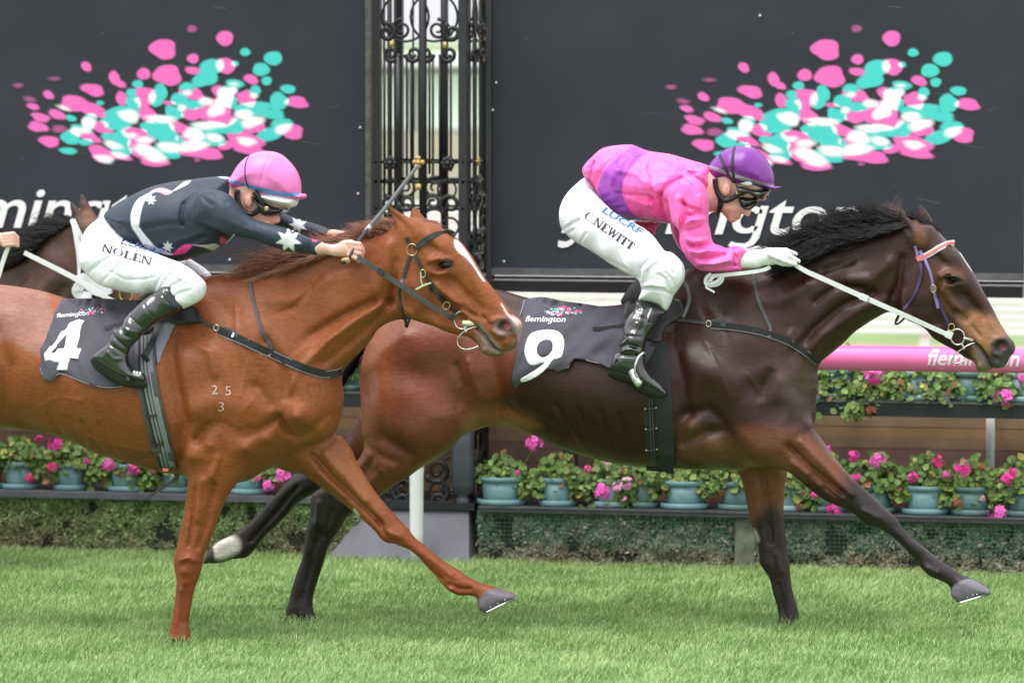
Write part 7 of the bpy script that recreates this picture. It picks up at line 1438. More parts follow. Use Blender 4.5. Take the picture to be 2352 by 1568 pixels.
strands('forelock', [(2085, 490, V9), (2100, 497, V9 + .01), (2115, 505, V9 + .01), (2125, 512, V9 + .01)], 800, .10, lambda t: (1, .62, .02, .8), M['hair9'], bay, .0012, 8, .3, 13, .03, .005)
strands('forelock', [(2085, 492, V9 + .01), (2075, 500, V9)], 260, .085, lambda t: (-1, -.35, 0, .9), mat('brown_hair', (.07, .035, .022), rough=.5), bay, .0010, 9, .8, 14, .12, .02)
strands('tail', [(866, 756, V9), (858, 766, V9), (850, 780, V9)], 1800, .34, lambda t: (-.62 - .2 * t, .55, -.02, .9), M['hair9'], bay, .0014, 11, .5, 15, .03, .012, .45)
strands('tail', [(-318, 790, V4), (-325, 810, V4)], 900, .5, lambda t: (-.8, .25, 0, .9), M['hair4'], chest, .0016, 10, .4, 16, .03, .01, .3)
strands('mane', [(165, 512, V3 - .03), (130, 530, V3 - .05), (95, 556, V3 - .06), (60, 590, V3 - .06), (20, 610, V3 - .06), (-40, 625, V3 - .05)], 2600, .15, lambda t: (-1, -.02 + .35 * t, -.02, .9), M['hair9'], dark, .0017, 9, .5, 17, .04, .012)
strands('mane', [(170, 505, V3), (130, 520, V3), (90, 548, V3), (50, 578, V3)], 900, .13, lambda t: (-1, -.25, -.02, .9), M['hair9'], dark, .0014, 9, .8, 19, .06, .02)

# ------------------------------------------------------------------ tack
M['leather'] = mat('black_leather', (.024, .024, .027), rough=.42, bump=.3, bscale=160, noise=.2, nscale=40)
M['leather2'] = mat('worn_grey_leather', (.06, .062, .066), rough=.55, bump=.3, bscale=120, noise=.25, nscale=40)
M['webgrey'] = mat('grey_webbing', (.19, .20, .205), rough=.8, bump=.5, bscale=220)
M['webdark'] = mat('dark_elastic_webbing', (.02, .021, .023), rough=.8, bump=.5, bscale=220)
M['cloth'] = mat('charcoal_saddlecloth', (.072, .069, .088), rough=.85, noise=.12, nscale=12, bump=.35, bscale=320, bdist=.002)
M['clothpale'] = mat('lavender_lining', (.27, .26, .33), rough=.85, bump=.3, bscale=200)
M['steel'] = mat('bright_steel', (.62, .62, .60), rough=.2, metal=.95)
M['rubberw'] = mat('cream_rubber', (.62, .63, .42), rough=.45)
M['whiteleather'] = mat('white_rubber_rein', (.70, .71, .70), rough=.5, noise=.08, nscale=50, bump=.2, bscale=120)
M['purple'] = mat('purple_webbing', (.052, .024, .11), rough=.45, noise=.2, nscale=60)
M['lilac'] = mat('lilac_webbing', (.24, .17, .40), rough=.45)
M['coral'] = mat('coral_tape', (.85, .18, .19), rough=.45)
M['whiteprint'] = mat('white_print', (.80, .80, .83), rough=.7)
M['pinkprint'] = mat('pink_print', (.80, .06, .28), rough=.7)
M['tealprint'] = mat('teal_print', (.06, .50, .40), rough=.7)
M['green'] = mat('green_tie', (.42, .56, .28), rough=.6)
def ring(name, c, r, t, mt, parent, sx=1, sz=1, rot=0, n=20):
    m = MB(); pts = []
    for i in range(n):
        a = 2 * math.pi * i / n; x, z = r * sx * math.cos(a), r * sz * math.sin(a)
        pts.append((c[0] + x * math.cos(rot) - z * math.sin(rot), c[1], c[2] + x * math.sin(rot) + z * math.cos(rot)))
    m.tube(pts, t, 8, True); return m.build(name, mt, parent)
def onp(S, k, x, y, off, v0):
    q = T(k, (x, y))[0] if k else (x, y); return tuple(S.on(np.array([q[0]]), np.array([q[1]]), off, v0)[0])
def thing(name, k, x, y, v, label, cat, group=None):
    q = T(k, (x, y))[0] if k else (x, y); return empty(name, pt(q[0], q[1], v), label, cat, group)
def splash(parent, S, x0, y0, w, h, off, v0, rip, seed=3, n=46):
    """tiny version of the petal emblem printed on cloth"""
    g = random.Random(seed); mm = {k: MB() for k in 'pwt'}
    for i in range(n):
        a = g.uniform(0, 6.28); rr = g.random() ** .6; cx = x0 + w * (.5 + .48 * rr * math.cos(a)); cy = y0 + h * (.62 + .36 * rr * math.sin(a) - .22 * max(0, .3 - abs((cx - x0) / w - .55)))
        r1 = g.uniform(1.4, 3.4) * w / 95; k = g.choice('ppptwwt'); kk = [(cx + r1 * 1.3 * math.cos(b * 1.047), cy + r1 * math.sin(b * 1.047)) for b in range(6)]
        P = S.on(np.array([q[0] for q in kk]), np.array([q[1] for q in kk]), off + i * .00005, v0)
        if rip: P = P - np.stack([0 * P[:, 0], rip(np.array([q[0] for q in kk]), np.array([q[1] for q in kk])), 0 * P[:, 0]], 1)
        mm[k].add([tuple(q) for q in P], [(0, 1, 2, 3, 4, 5)])
    for k, mt in (('p', 'pinkprint'), ('w', 'whiteprint'), ('t', 'tealprint')): mm[k].build('emblem_petals', M[mt], parent)

# ---- chestnut: saddlecloth, saddle, girth, breastplate, bridle, reins, whip
def rip4(x, y):
    return .007 * np.sin((x * .9 + y * .25) * .085) * np.clip((y - 720) / 120, 0, 1) + .004 * np.sin((x - y * .5) * .16) + .012 * np.clip((y - 850) / 40, 0, 1) * np.sin(x * .06 + .8)
v0 = V4 - .28
sc4 = thing('saddlecloth', 'd', 600, 800, v0, 'charcoal saddlecloth printed with a white number 4 under the navy-topped jockey', 'saddlecloth', 'numbered saddlecloths')
cl4 = T('d', (435, 492), (405, 540), (372, 600), (342, 690), (302, 790), (276, 840), (284, 930), (274, 965), (298, 1030), (330, 1056), (362, 1050), (400, 1012), (450, 1012), (520, 1040), (600, 1072), (700, 1096), (800, 1098), (880, 1078), (935, 1060), (960, 960), (1060, 720), (1100, 620), (1180, 560), (1100, 500), (1000, 500), (900, 500), (720, 488), (560, 488))
sheet('cloth', cl4, S4, M['cloth'], sc4, off=.010, thick=.005, step=5, smooth=2, ripple=rip4, v0=v0)
sheet('lining', T('d', (1060, 690), (1215, 625), (1190, 700), (1150, 790), (1110, 880), (1088, 945), (1070, 860)), S4, M['clothpale'], sc4, off=.006, thick=.004, step=6, smooth=2, v0=v0)
sheet('numeral', T('d', (545, 630), (580, 640), (525, 830), (560, 832), (540, 905), (478, 898), (462, 984), (388, 980), (405, 928), (312, 918), (305, 870), (420, 720), (480, 655)), S4, M['whiteprint'], sc4, off=.0125, thick=.001, step=5, smooth=0, ripple=rip4, v0=v0)
sheet('numeral_gap', T('d', (462, 730), (440, 828), (380, 856), (352, 862), (400, 800)), S4, M['cloth'], sc4, off=.0137, thick=.001, step=5, smooth=0, ripple=rip4, v0=v0)
text_on('lettering', '', (131, 729), (205, 723), 10, S4, M['whiteprint'], sc4, off=.0125, v0=v0, ripple=rip4, geo=WM, capu=.729)
splash(sc4, S4, 178, 700, 66, 24, .0127, v0, rip4)
strap('fringe', T('d', (276, 965), (298, 1030), (330, 1054), (362, 1050), (400, 1010), (450, 1012), (520, 1040), (600, 1072), (700, 1096), (800, 1098), (880, 1078)), .0028, S4, M['clothpale'], sc4, off=.014, thick=.002, v0=v0)
sd4 = thing('saddle', 'd', 1200, 600, v0, 'small dark racing saddle under the jockey of horse number 4', 'saddle', 'racing saddles')
sheet('flap', T('d', (960, 560), (1100, 520), (1260, 560), (1330, 540), (1385, 620), (1370, 650), (1210, 665), (1150, 640), (1050, 700), (960, 720)), S4, M['leather'], sd4, off=.020, thick=.008, step=7, smooth=3, v0=v0)
m = MB(); pts = [pt(*T('d', (x, y))[0][:2], V4 - d) for x, y, d in [(940, 530, .0), (1020, 540, .0), (1120, 555, .02), (1260, 545, .04), (1330, 520, .02)]]
m.tube(pts, [.015, .035, .05, .05, .03], 10, False, True, 1.6); m.build('seat', M['leather'], sd4)
strap('stirrup_leather', T('d', (1100, 640), (1060, 760), (1010, 860), (985, 900)), .024, S4, M['leather'], sd4, off=.028, thick=.004, v0=v0)
strap('strap_end', T('d', (720, 692), (780, 670), (850, 650), (940, 640)), .012, S4, M['leather2'], sd4, off=.022, thick=.003, v0=v0)
st = tubeD('stirrup', [(a / 3, 522.7 + b / 3, bv4 - c) for a, b, c in [(985, 872, -.03), (1018, 920, -.055), (1028, 980, -.06), (1020, 1050, -.05), (985, 1068, -.03), (930, 1052, -.0), (880, 1040, .04)]], .0065, M['leather'], sd4, flat=1.6)
gr4 = thing('girth', 'd', 1000, 1300, v0, 'grey striped elastic girth strapped around the chestnut horse', 'girth', 'girths')
gc = T('d', (1000, 740), (1000, 850), (1000, 960), (1022, 1100), (1050, 1240), (1085, 1390), (1118, 1520), (1135, 1600), (1150, 1650))
strap('band', gc, .086, S4, M['leather2'], gr4, off=.012, thick=.006, v0=v0)
for k, (dx, w, mt) in enumerate([(-40, .008, 'webdark'), (-22, .009, 'webgrey'), (-8, .003, 'webdark'), (2, .010, 'webgrey'), (14, .003, 'webdark'), (24, .008, 'webgrey'), (42, .014, 'webgrey')]):
    strap('elastic_stripe', [(x + dx / 3, y - dx * .02) for x, y in gc], w, S4, M[mt], gr4, off=.0160 + .0004 * k, thick=.002, v0=v0)
for (a, b) in [(1038, 1296), (1085, 1494)]:
    strap('keeper', T('d', (a - 40, b - 4), (a, b + 2), (a + 42, b - 6)), .009, S4, M['webdark'], gr4, off=.022, thick=.003, v0=v0)
strap('hanging_strap', T('g', (1215, 125), (1220, 150), (1190, 180), (1100, 235), (1005, 302)), [.02, .018, .014, .012, .012], None, M['leather'], gr4, vs=[V4 - .22, V4 - .21, V4 - .2, V4 - .2, V4 - .2], thick=.005)
m = MB(); c = onp(S4, 'g', 1145, 98, .03, v0); m.box((c[0] - .012, c[1] - .01, c[2] - .006), (c[0] + .012, c[1] - .004, c[2] + .006)); m.build('buckle', M['coral'], gr4)
bp4 = thing('breastplate', 'd', 1800, 800, v0, 'black elastic breastplate across the chestnut chest', 'breastplate', 'breastplates')
strap('side_strap', T('d', (1230, 605), (1320, 625), (1400, 650), (1490, 688)), .012, S4, M['leather2'], bp4, off=.006, thick=.004, v0=v0)
wc = T('d', (1505, 712), (1640, 766), (1850, 862), (2050, 952), (2160, 992), (2250, 1010), (2330, 995), (2350, 975))
strap('chest_band', wc, .034, S4, M['webdark'], bp4, off=.007, thick=.004, v0=V4 - .2)
for s_ in (-1, 1): strap('piping', [(x - s_ * 2.2, y + s_ * 7.6) for x, y in wc], .0035, S4, M['webgrey'], bp4, off=.0105, thick=.002, v0=V4 - .2)
strap('buckle_tab', T('d', (1505, 695), (1560, 705), (1640, 742)), .020, S4, M['leather2'], bp4, off=.013, thick=.004, v0=V4 - .2)
strap('keeper', T('d', (1612, 722), (1600, 752)), .008, S4, M['alu'], bp4, off=.018, thick=.003, v0=V4 - .2)
ring('buckle', onp(S4, 'd', 1490, 690, .012, v0), .011, .0025, M['steel'], bp4, sx=.9, sz=1.1)
strap('neck_strap', T('d', (1722, 375), (1740, 480), (1775, 610), (1815, 730), (1868, 818), (1852, 890)), .013, S4, M['leather2'], bp4, off=.006, thick=.004, v0=V4 - .15)
brd4 = thing('bridle', 'B', 900, 800, V4 - .1, 'black leather bridle with brass buckles on the chestnut head', 'bridle', 'bridles')
hv = V4 - .09
L_ = lambda nm, pts, w, mt='leather', off=.005, th=.004: strap(nm, T('B', *pts), w, S4, M[mt], brd4, off=off, thick=th, v0=hv)
L_('browband', [(668, 455), (720, 415), (790, 365), (860, 330), (940, 312), (1010, 312), (1045, 340)], .021, off=.006, th=.005)
L_('browband_loop', [(672, 462), (735, 415), (790, 388)], .016, off=.012, th=.004)
L_('headstall', [(600, 355), (618, 395), (628, 430)], .014)
L_('cheekpiece', [(668, 505), (705, 570), (745, 660), (800, 745), (860, 825), (925, 905), (985, 985), (1030, 1020), (1072, 1052)], .0135)
L_('cheekpiece_end', [(800, 770), (822, 810), (842, 845)], .011, off=.009); L_('cheekpiece_end', [(872, 880), (900, 905), (960, 950)], .011, off=.011)
L_('throat_latch', [(632, 510), (600, 620), (560, 740), (540, 830), (545, 930), (570, 1040), (592, 1120), (596, 1178)], .0125)
L_('throat_loop', [(560, 1098), (600, 1100), (626, 1106), (610, 1150), (600, 1180)], .009, off=.008)
for nm, x, y, r, sx, sz, ro in [('ring', 648, 465, .021, 1, 1.1, 0), ('buckle', 750, 683, .0135, .75, 1.15, 0.1), ('buckle', 966, 980, .0155, .85, 1.05, -.6)]:
    ring(nm, onp(S4, 'B', x, y, .012, hv), r, .0022, M['brass'], brd4, sx, sz, ro)
strap('green_tie', T('B', (730, 670), (733, 740), (745, 790)), .004, S4, M['green'], brd4, off=.016, thick=.003, v0=hv)
strap('green_tie', T('B', (825, 768), (760, 790), (683, 830)), .007, S4, M['green'], brd4, off=.018, thick=.004, v0=hv)
bc = onp(S4, 'B', 1105, 1112, .014, hv); ring('bit_ring', bc, .0335, .0032, M['steel'], brd4, .88, 1.05, .1)
tubeD('bit_guard', [(784 + x / 4, 457.3 + y / 4, bc[1] + d) for x, y, d in [(1118, 1136, 0), (1170, 1140, -.002), (1225, 1142, .01), (1245, 1145, .02)]], .0105, M['rubberw'], brd4, n=10)
tubeD('bit_loop', [(784 + x / 4, 457.3 + y / 4, bc[1] + d) for x, y, d in [(1250, 1168, .012), (1190, 1185, 0), (1130, 1215, -.004), (1085, 1255, -.004), (1065, 1300, 0), (1080, 1350, 0), (1130, 1378, 0), (1200, 1372, .01), (1262, 1348, .02)]], .003, M['steel'], brd4)
tubeD('bit_link', [(784 + x / 4, 457.3 + y / 4, bc[1]) for x, y in [(1128, 1165), (1135, 1195), (1150, 1222)]], .004, M['steel'], brd4)
rn4 = thing('reins', 'B', 600, 800, V4 - .14, 'black leather rein running from the bare hand to the chestnut bit', 'reins', 'reins')
strap('rein', T('B', (150, 530), (240, 590), (340, 655), (560, 800), (760, 935), (900, 1020), (1010, 1085)), .0195, None, M['leather2'], rn4, vs=[V4 - .13, V4 - .135, V4 - .135, V4 - .125, V4 - .115, V4 - .10, V4 - .085], thick=.004)
strap('rein_stop', T('B', (335, 652), (385, 688)), .024, None, M['leather'], rn4, vs=[V4 - .142, V4 - .142], thick=.007)
strap('rein_end', T('B', (1000, 1070), (1045, 1100)), .028, None, M['leather'], rn4, vs=[V4 - .098, V4 - .093], thick=.008)
strap('rein', T('A', (2060, 892), (2150, 895), (2260, 912), (2352, 930), (2420, 960)), .006, None, M['leather'], rn4, vs=[V4 - .03, V4 - .02, V4 + .0, V4 + .02, V4 + .03], thick=.003)
wh = thing('whip', 'B', 40, 580, V4 - .12, 'long grey padded riding whip with cork grip held up by the navy jockey', 'whip')
wv = [V4 - .125, V4 - .105, V4 - .06, V4 - .03]
tubeD('shaft', [(784 + x / 4, 457.3 + y / 4, q) for (x, y), q in zip([(60, 556), (110, 470), (170, 372), (252, 264)], [V4 - .128, V4 - .12, V4 - .105, V4 - .0865])], [.006, .007, .0075, .008], M['leather2'], wh)
tubeD('flap', [(784 + x / 3, y / 3, V4 - d) for x, y, d in [(186, 1573, .086), (330, 1400, .07), (430, 1270, .06), (530, 1138, .05)]], [.0085, .0085, .008, .0065], mat('whip_grey', (.17, .18, .20), rough=.5, bump=.2, bscale=90), wh)
tubeD('band', [(784 + x / 4, 457.3 + y / 4, V4 - .0865) for x, y in [(230, 293), (250, 267), (268, 243)]], .0094, M['whiteleather'], wh)
tubeD('grip', [(784 + x / 4, 457.3 + y / 4, V4 - .13) for x, y in [(10, 574), (45, 566), (76, 558)]], [.012, .0135, .010], mat('cork', (.40, .28, .14), rough=.8, noise=.3, nscale=120), wh)
m = MB(); m.ball(pt(784 + 22 / 4, 457.3 + 580 / 4, V4 - .142), .0095, 12, 8); m.build('grip_cap', M['black'], wh)
# brands and bandage spot
br = MB()
def brand(s_, p0, p1, h, r=.0):
    o = text_on('brand', s_, p0, p1, h, S4, M['brand'], chest, off=.0018, v0=v0)
M['brand'] = mat('brand_white_hair', (.46, .33, .27), rough=.8, noise=.45, nscale=160)
for s_, cx, cy in (('2', 493, 893), ('5', 524, 895), ('3', 508, 932)):
    brand(s_, (cx - 6.5, cy + 12), (cx + 6.5, cy + 12), 22)

# ---- bay
def rip9(x, y):
    a = .010 * np.sin(((x - 1180) * .45 + (y - 680) * 1.0) * .075) * np.clip((x - 1240) / 90, 0, 1) * np.clip((y - 720) / 60, 0, 1)
    return a + .003 * np.sin((x + y) * .12) + .018 * np.exp(-(((x - 1340) / 60) ** 2 + ((y - 835) / 20) ** 2))
v0 = V9 - .28
sc9 = thing('saddlecloth', 'e', 1400, 800, v0, 'charcoal saddlecloth printed with a white number 9 on the leading bay horse', 'saddlecloth', 'numbered saddlecloths')
cl9 = T('e', (1262, 496), (1250, 550), (1240, 620), (1246, 700), (1232, 780), (1210, 880), (1180, 1000), (1180, 1060), (1196, 1112), (1235, 1074), (1300, 1052), (1360, 1012), (1420, 972), (1490, 992), (1560, 966), (1600, 905), (1650, 905), (1710, 918), (1800, 942), (1860, 972), (1960, 960), (2080, 960), (2180, 790), (2228, 640), (2180, 560), (2050, 540), (1950, 552), (1820, 548), (1700, 528), (1560, 510), (1500, 500), (1430, 484), (1370, 478))
sheet('cloth', cl9, S9, M['cloth'], sc9, off=.010, thick=.005, step=5, smooth=2, ripple=rip9, v0=v0)
nine_o = T('e', (1400, 703), (1465, 706), (1512, 728), (1532, 775), (1532, 840), (1520, 890), (1480, 905), (1455, 915), (1430, 955), (1370, 1010), (1300, 1050), (1240, 1066), (1238, 1040), (1270, 1020), (1320, 990), (1380, 950), (1400, 925), (1330, 950), (1295, 940), (1270, 900), (1262, 850), (1275, 780), (1310, 725))
sheet('numeral', nine_o, S9, M['whiteprint'], sc9, off=.0125, thick=.001, step=5, smooth=2, ripple=rip9, v0=v0)
sheet('numeral_gap', T('e', (1400, 772), (1440, 775), (1455, 800), (1450, 845), (1420, 880), (1385, 890), (1355, 870), (1345, 835), (1360, 795)), S9, M['cloth'], sc9, off=.0137, thick=.001, step=5, smooth=3, ripple=rip9, v0=v0)
text_on('lettering', '', (1207, 738), (1299, 739), 13.5, S9, M['whiteprint'], sc9, off=.0125, v0=v0, ripple=rip9, geo=WM, capu=.729)
splash(sc9, S9, 1247, 699, 92, 26, .0127, v0, rip9, 5, 60)
strap('fringe', T('e', (1262, 496), (1246, 555), (1232, 600)), .0028, S9, M['clothpale'], sc9, off=.014, thick=.002, v0=v0)
strap('fringe', T('e', (1560, 966), (1598, 906), (1650, 903), (1710, 918), (1800, 942), (1860, 972)), .0035, S9, M['clothpale'], sc9, off=.016, thick=.002, v0=v0)
sd9 = thing('saddle', 'e', 2000, 600, v0, 'small black racing saddle under the pink jockey', 'saddle', 'racing saddles')
sheet('flap', T('e', (1940, 560), (1950, 520), (2000, 500), (2060, 490), (2300, 480), (2350, 520), (2352, 590), (2300, 640), (2230, 680), (2200, 790), (2100, 760), (1950, 700)), S9, M['leather'], sd9, off=.020, thick=.008, step=7, smooth=2, v0=v0)
m = MB(); pts = [pt(1241.3 + x / 4, 313.6 + y / 4, V9 - d) for x, y, d in [(760, 1560, 0), (860, 1520, .0), (980, 1500, .0), (1120, 1480, .0), (1260, 1440, .0), (1310, 1370, .0)]]
m.tube(pts, [.015, .04, .06, .07, .07, .05], 10, False, True, 1.8); m.build('seat', M['leather'], sd9)
tubeD('pad_edge', [(x, y, V9 - d) for x, y, d in [(1566, 640, .12), (1578, 660, .17), (1583, 690, .22), (1574, 718, .24), (1568, 730, .25)]], .008, M['leather2'], sd9)
strap('strap_end', T('e', (1732, 692), (1780, 695), (1870, 685), (1945, 675)), .015, S9, M['leather'], sd9, off=.020, thick=.004, v0=v0)
tubeD('stirrup', [(784 + x / 3, 522.7 + y / 3, bv9 - .045 - d) for x, y, d in [(2085, 860, -.02), (2050, 890, .0), (2028, 940, .012), (2022, 990, .012), (2040, 1030, .006)]], .0055, M['steel'], sd9)
tubeD('stirrup_tread', [(784 + x / 3, 522.7 + y / 3, bv9 - .035 - d) for x, y, d in [(2000, 985, .0), (2020, 1030, .01), (2050, 1075, .01), (2065, 1060, -.03)]], .010, M['alu'], sd9, flat=1.6)
gr9 = thing('girth', 'e', 2180, 1300, v0, 'plain black girth with a buckled strap around the bay horse', 'girth', 'girths')
gc = T('e', (2150, 800), (2165, 950), (2172, 1100), (2182, 1250), (2190, 1400), (2196, 1540), (2198, 1640), (2200, 1680))
strap('band', gc, .118, S9, M['webdark'], gr9, off=.010, thick=.006, v0=v0)
for dx in (-9, 9): strap('buckle_strap', [(784 + (2130 + dx) / 3 + i * 1.0, 522.7 + (1180 + i * 64) / 3) for i in range(8)], .0045, S9, M['leather2'], gr9, off=.018, thick=.003, v0=v0)
for y in (1245, 1385, 1530):
    strap('crossbar', [(784 + 2092 / 3 + (y - 1245) * .008, 522.7 + (y + 6) / 3), (784 + 2172 / 3 + (y - 1245) * .008, 522.7 + (y - 2) / 3)], .006, S9, M['leather'], gr9, off=.022, thick=.003, v0=v0)
    for x in (2094, 2168):
        m = MB(); m.ball(onp(S9, 'e', x + (y - 1245) * .025, y + (3 if x < 2100 else -3), .024, v0), .0045, 8, 5); m.build('rivet', M['brass'], gr9)
m = MB(); m.ball(onp(S9, 'e', 2078, 1104, .02, v0), .007, 10, 6); m.build('stud', M['steel'], gr9)
bp9 = thing('breastplate', 'f', 600, 740, v0, 'black and grey breastplate across the bay chest', 'breastplate', 'breastplates')
strap('side_strap', T('f', (-40, 634), (60, 645), (170, 660)), .012, S9, M['leather2'], bp9, off=.006, thick=.004, v0=v0)
wc = T('f', (195, 672), (350, 685), (500, 710), (600, 738), (720, 782), (830, 850), (900, 905), (930, 935))
strap('chest_band', wc, .030, S9, M['webdark'], bp9, off=.007, thick=.004, v0=V9 - .2)
for s_ in (-1, 1): strap('piping', [(x - s_ * 1.8, y + s_ * 6.6) for x, y in wc], .003, S9, M['webgrey'], bp9, off=.0105, thick=.002, v0=V9 - .2)
strap('buckle_tab', T('f', (195, 650), (240, 650), (300, 668)), .022, S9, M['leather2'], bp9, off=.013, thick=.004, v0=V9 - .2)
ring('buckle', onp(S9, 'f', 178, 662, .012, v0), .011, .0025, M['steel'], bp9, sx=.9, sz=1.1)
strap('neck_strap', T('f', (490, 300), (500, 400), (530, 520), (575, 620), (603, 690), (595, 755)), .013, S9, M['leather2'], bp9, off=.006, thick=.004, v0=V9 - .15)
brd9 = thing('bridle', 'H', 650, 700, V9 - .1, 'purple bridle with coral and white browband on the bay head', 'bridle', 'bridles')
hv = V9 - .09
L_ = lambda nm, pts, w, mt='purple', off=.005, th=.004: strap(nm, T('H', *pts), w, S9, M[mt], brd9, off=off, thick=th, v0=hv)
bbp = [(525, 545), (580, 520), (640, 488), (700, 450), (760, 420), (810, 408), (832, 408)]
L_('browband', bbp, .024, 'whiteleather', .006, .005); L_('browband_stripe', bbp, .010, 'coral', .0105, .002); L_('browband_loop', [(522, 545), (545, 535), (572, 525)], .017, 'coral', .013, .003)
L_('headstall', [(505, 432), (520, 470), (532, 520)], .012, 'lilac', .010); L_('headstall', [(548, 470), (575, 520)], .012, 'lilac', .010)
L_('cheekpiece', [(585, 530), (610, 590), (632, 650), (650, 720), (655, 780), (690, 870), (730, 950), (770, 1040), (795, 1090)], .0125)
L_('cheekpiece_upper', [(585, 530), (612, 595), (635, 655), (652, 730), (660, 790), (675, 860), (690, 910), (696, 946)], .0115, 'lilac', .0095, .003)
L_('throat_latch', [(545, 555), (560, 620), (552, 690), (520, 790), (470, 880), (400, 965), (375, 1000), (352, 1050)], .011)
L_('throat_loop', [(375, 1003), (352, 1040), (350, 1075), (390, 1055), (420, 1025)], .008, 'purple', .010)
ring('buckle', onp(S9, 'H', 658, 783, .013, hv), .0150, .0022, M['brass'], brd9, .68, 1, .05); ring('buckle', onp(S9, 'H', 806, 1100, .010, hv), .0145, .0022, M['brass'], brd9, .85, 1, -.4)
bc = onp(S9, 'H', 858, 1180, .014, hv); ring('bit_ring', bc, .0310, .0034, M['steel'], brd9, .9, 1.02, .1)
H_ = lambda x, y, d: (1960 + x / 3.5817, 444.3 + y / 3.5817, bc[1] + d)
tubeD('bit', [H_(905, 1190, 0), H_(940, 1196, .002), H_(985, 1206, .02)], [.006, .006, .007], M['steel'], brd9)
tubeD('bit_loop', [H_(1000, 1226, .015), (*H_(950, 1245, .0),), H_(900, 1275, -.003), H_(840, 1320, 0), (*H_(812, 1370, 0),), H_(830, 1396, 0), H_(880, 1388, .005), H_(930, 1362, .015)], .003, M['steel'], brd9)
tubeD('bit_link', [H_(890, 1235, 0), H_(905, 1260, 0), H_(912, 1282, 0)], .004, M['steel'], brd9)
rn9 = thing('reins', 'f', 1300, 480, V9 - .15, 'long white rein from the gloved hand to the bay bit, knotted end hanging', 'reins', 'reins')
strap('rein', T('f', (765, 250), (850, 300), (950, 345), (1250, 480), (1500, 590), (1700, 680), (1830, 738)), [.017, .018, .019, .020, .019, .018, .018], None, M['whiteleather'], rn9, vs=[V9 - .15, V9 - .155, V9 - .16, V9 - .15, V9 - .14, V9 - .115, V9 - .10], thick=.005)
strap('rein_stop', T('f', (1225, 470), (1275, 492)), .025, None, M['whiteleather'], rn9, vs=[V9 - .157, V9 - .157], thick=.009)
strap('rein_end', T('f', (1815, 728), (1858, 748)), .028, None, M['whiteleather'], rn9, vs=[V9 - .105, V9 - .102], thick=.009)
strap('rein_slack', T('f', (605, 270), (560, 290), (480, 305), (350, 320), (230, 332), (195, 330)), .015, None, M['whiteleather'], rn9, vs=[V9 - .16, V9 - .18, V9 - .2, V9 - .21, V9 - .21, V9 - .2], thick=.004)
for k, pp in enumerate([[(195, 318), (165, 345), (160, 385), (200, 398), (250, 385), (275, 350), (250, 340)], [(230, 325), (200, 350), (185, 380), (230, 375), (262, 345)]]):
    strap('rein_knot', T('f', *pp), .014, None, M['whiteleather'], rn9, vs=[V9 - .21 - .006 * k] * len(pp), thick=.005)
strap('rein_tip', T('f', (175, 385), (162, 410), (185, 425), (220, 445)), .008, None, M['whiteleather'], rn9, vs=[V9 - .215] * 4, thick=.003)
# ---- dark horse: bridle, reins, rider's hand
v0 = V3 - .09
brd3 = thing('bridle', 'E', 920, 700, v0, 'white bridle on the dark horse behind the chestnut', 'bridle', 'bridles')
strap('cheekpiece', T('E', (855, 445), (890, 540), (925, 700), (945, 860), (950, 1000), (945, 1100)), [.014, .020, .026, .024, .018, .012], S3, M['whiteleather'], brd3, off=.012, thick=.005, v0=v0)
strap('headstall', T('E', (880, 450), (930, 560), (980, 660), (1000, 720)), .016, S3, M['whiteleather'], brd3, off=.006, thick=.005, v0=v0)
strap('noseband', T('E', (960, 1100), (980, 1200), (930, 1300), (990, 1360), (1100, 1380)), [.03, .05, .05, .05, .04], S3, mat('sheepskin', (.80, .80, .86), rough=.95, bump=.3, bscale=90, bdist=.003), brd3, off=.02, thick=.02, v0=v0)
strap('noseband', T('E', (1000, 1130), (1100, 1220), (1200, 1290), (1340, 1290)), [.06, .07, .06, .03], S3, mat('white_muzzle_band', (.72, .73, .78), rough=.8), brd3, off=.02, thick=.02, v0=v0)
ring('bit_ring', onp(S3, 'E', 1510, 1350, .03, v0), .030, .004, M['brass'], brd3)
rn3 = thing('reins', 'E', 700, 1050, V3 - .15, 'white reins of the dark horse at the left edge', 'reins', 'reins')
strap('rein', T('E', (290, 845), (500, 950), (760, 1080), (980, 1200), (1200, 1340), (1380, 1430), (1560, 1440), (1680, 1420)), [.020, .021, .022, .022, .022, .018, .012, .008], None, M['whiteleather'], rn3, vs=[V3 - .16, V3 - .17, V3 - .18, V3 - .19, V3 - .2, V3 - .2, V3 - .2, V3 - .18], thick=.005)
strap('rein', T('E', (160, 690), (110, 760), (60, 880), (20, 1000), (-20, 1140)), [.014, .018, .020, .020, .02], None, M['whiteleather'], rn3, vs=[V3 - .2] * 5, thick=.005)
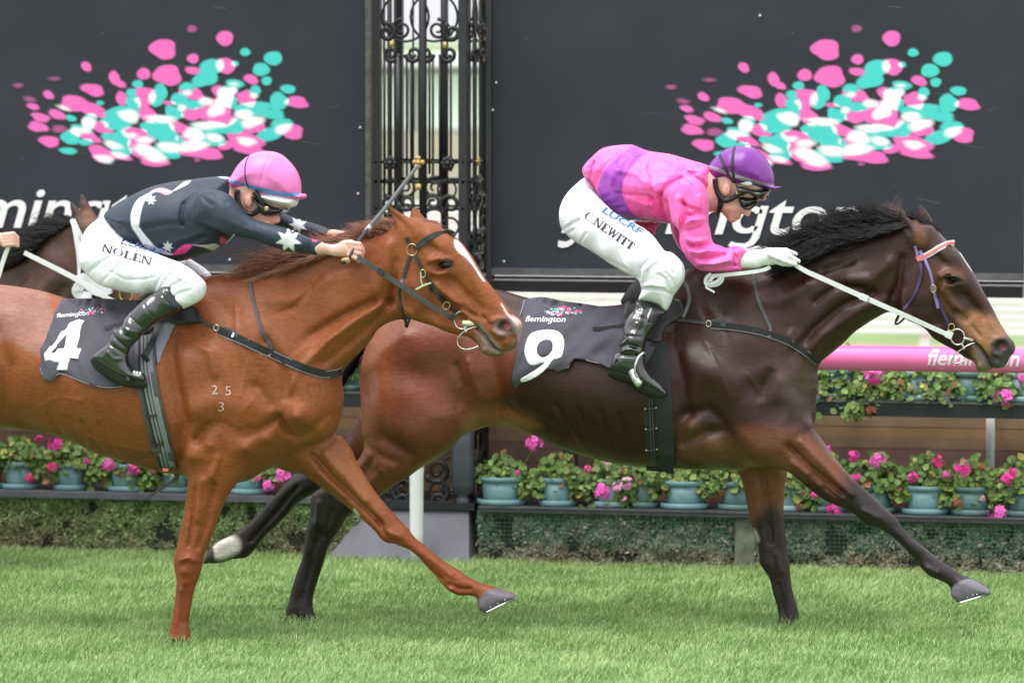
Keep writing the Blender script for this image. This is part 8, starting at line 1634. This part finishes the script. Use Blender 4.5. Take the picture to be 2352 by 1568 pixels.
J3 = thing('person', 'E', -300, 700, V3, 'bare hand of a rider reaching into the picture at the left edge, holding white reins', 'person', 'jockeys riding the race')
B3 = Solid(.004, .004, .004)
def e3(x, y, d=0): q = T('E', (x, y))[0]; return pt(q[0], q[1], V3 - .18 + d)
B3.cap(e3(-300, 560), e3(-40, 680), .034, .026, .02); B3.cap(e3(-40, 680), e3(60, 695), .024, .029, .02, flat=.8)
for i in range(4): B3.cap(e3(50, 634 + i * 40, -.026), e3(160, 622 + i * 40, -.032), .0115, .011, .003); B3.cap(e3(160, 622 + i * 40, -.032), e3(212, 668 + i * 32, -.016), .011, .009, .002)
B3.cap(e3(-300, 560), e3(-520, 420, .1), .04, .05, .02)
B3.ell(e3(-900, 160, .18), (.11, .09, .13), .02); B3.cap(e3(-900, 200, .18), e3(-1000, 420, .18), .06, .09, .03); B3.cap(e3(-520, 420, .1), e3(-950, 450, .05), .05, .08, .03)
B3.cap(e3(-1000, 420, .18), e3(-1600, 560, .18), .13, .13, .05); B3.cap(e3(-1600, 560, .18), e3(-1100, 1250, -.05), .10, .07, .05); B3.cap(e3(-1100, 1250, -.05), e3(-1400, 2100, -.1), .06, .05, .03); B3.cap(e3(-1400, 2100, -.1), e3(-1200, 2200, -.1), .05, .035, .02)
B3.solve().polygonise()
link('body', B3.mesh('body', (.78, .46, .38), [([(-600, 470), (-12, 470), (-12, 575), (-600, 575)], (.05, .12, .35), 3, 1, 'hard'), ([(-600, 575), (-12, 575), (-12, 900), (-600, 900)], (.75, .75, .8), 3, 1, 'hard'), ([(-600, 760), (-12, 760), (-12, 950), (-600, 950)], (.02, .02, .02), 3, 1, 'hard'), ([(-215, 400), (-130, 400), (-130, 452), (-215, 452)], (.55, .04, .04), 3, 1, 'hard')]), M['skin'], J3)
M3f = MB()
print('tack', time.time() - T0)
import sys
print('done', time.time() - T0, sum(len(p.vertices) - 2 for o in bpy.data.objects if o.type == 'MESH' for p in ([] if len(o.data.polygons) > 5000 else o.data.polygons)), [(o.name, len(o.data.polygons)) for o in bpy.data.objects if o.type == 'MESH' and len(o.data.polygons) > 15000])
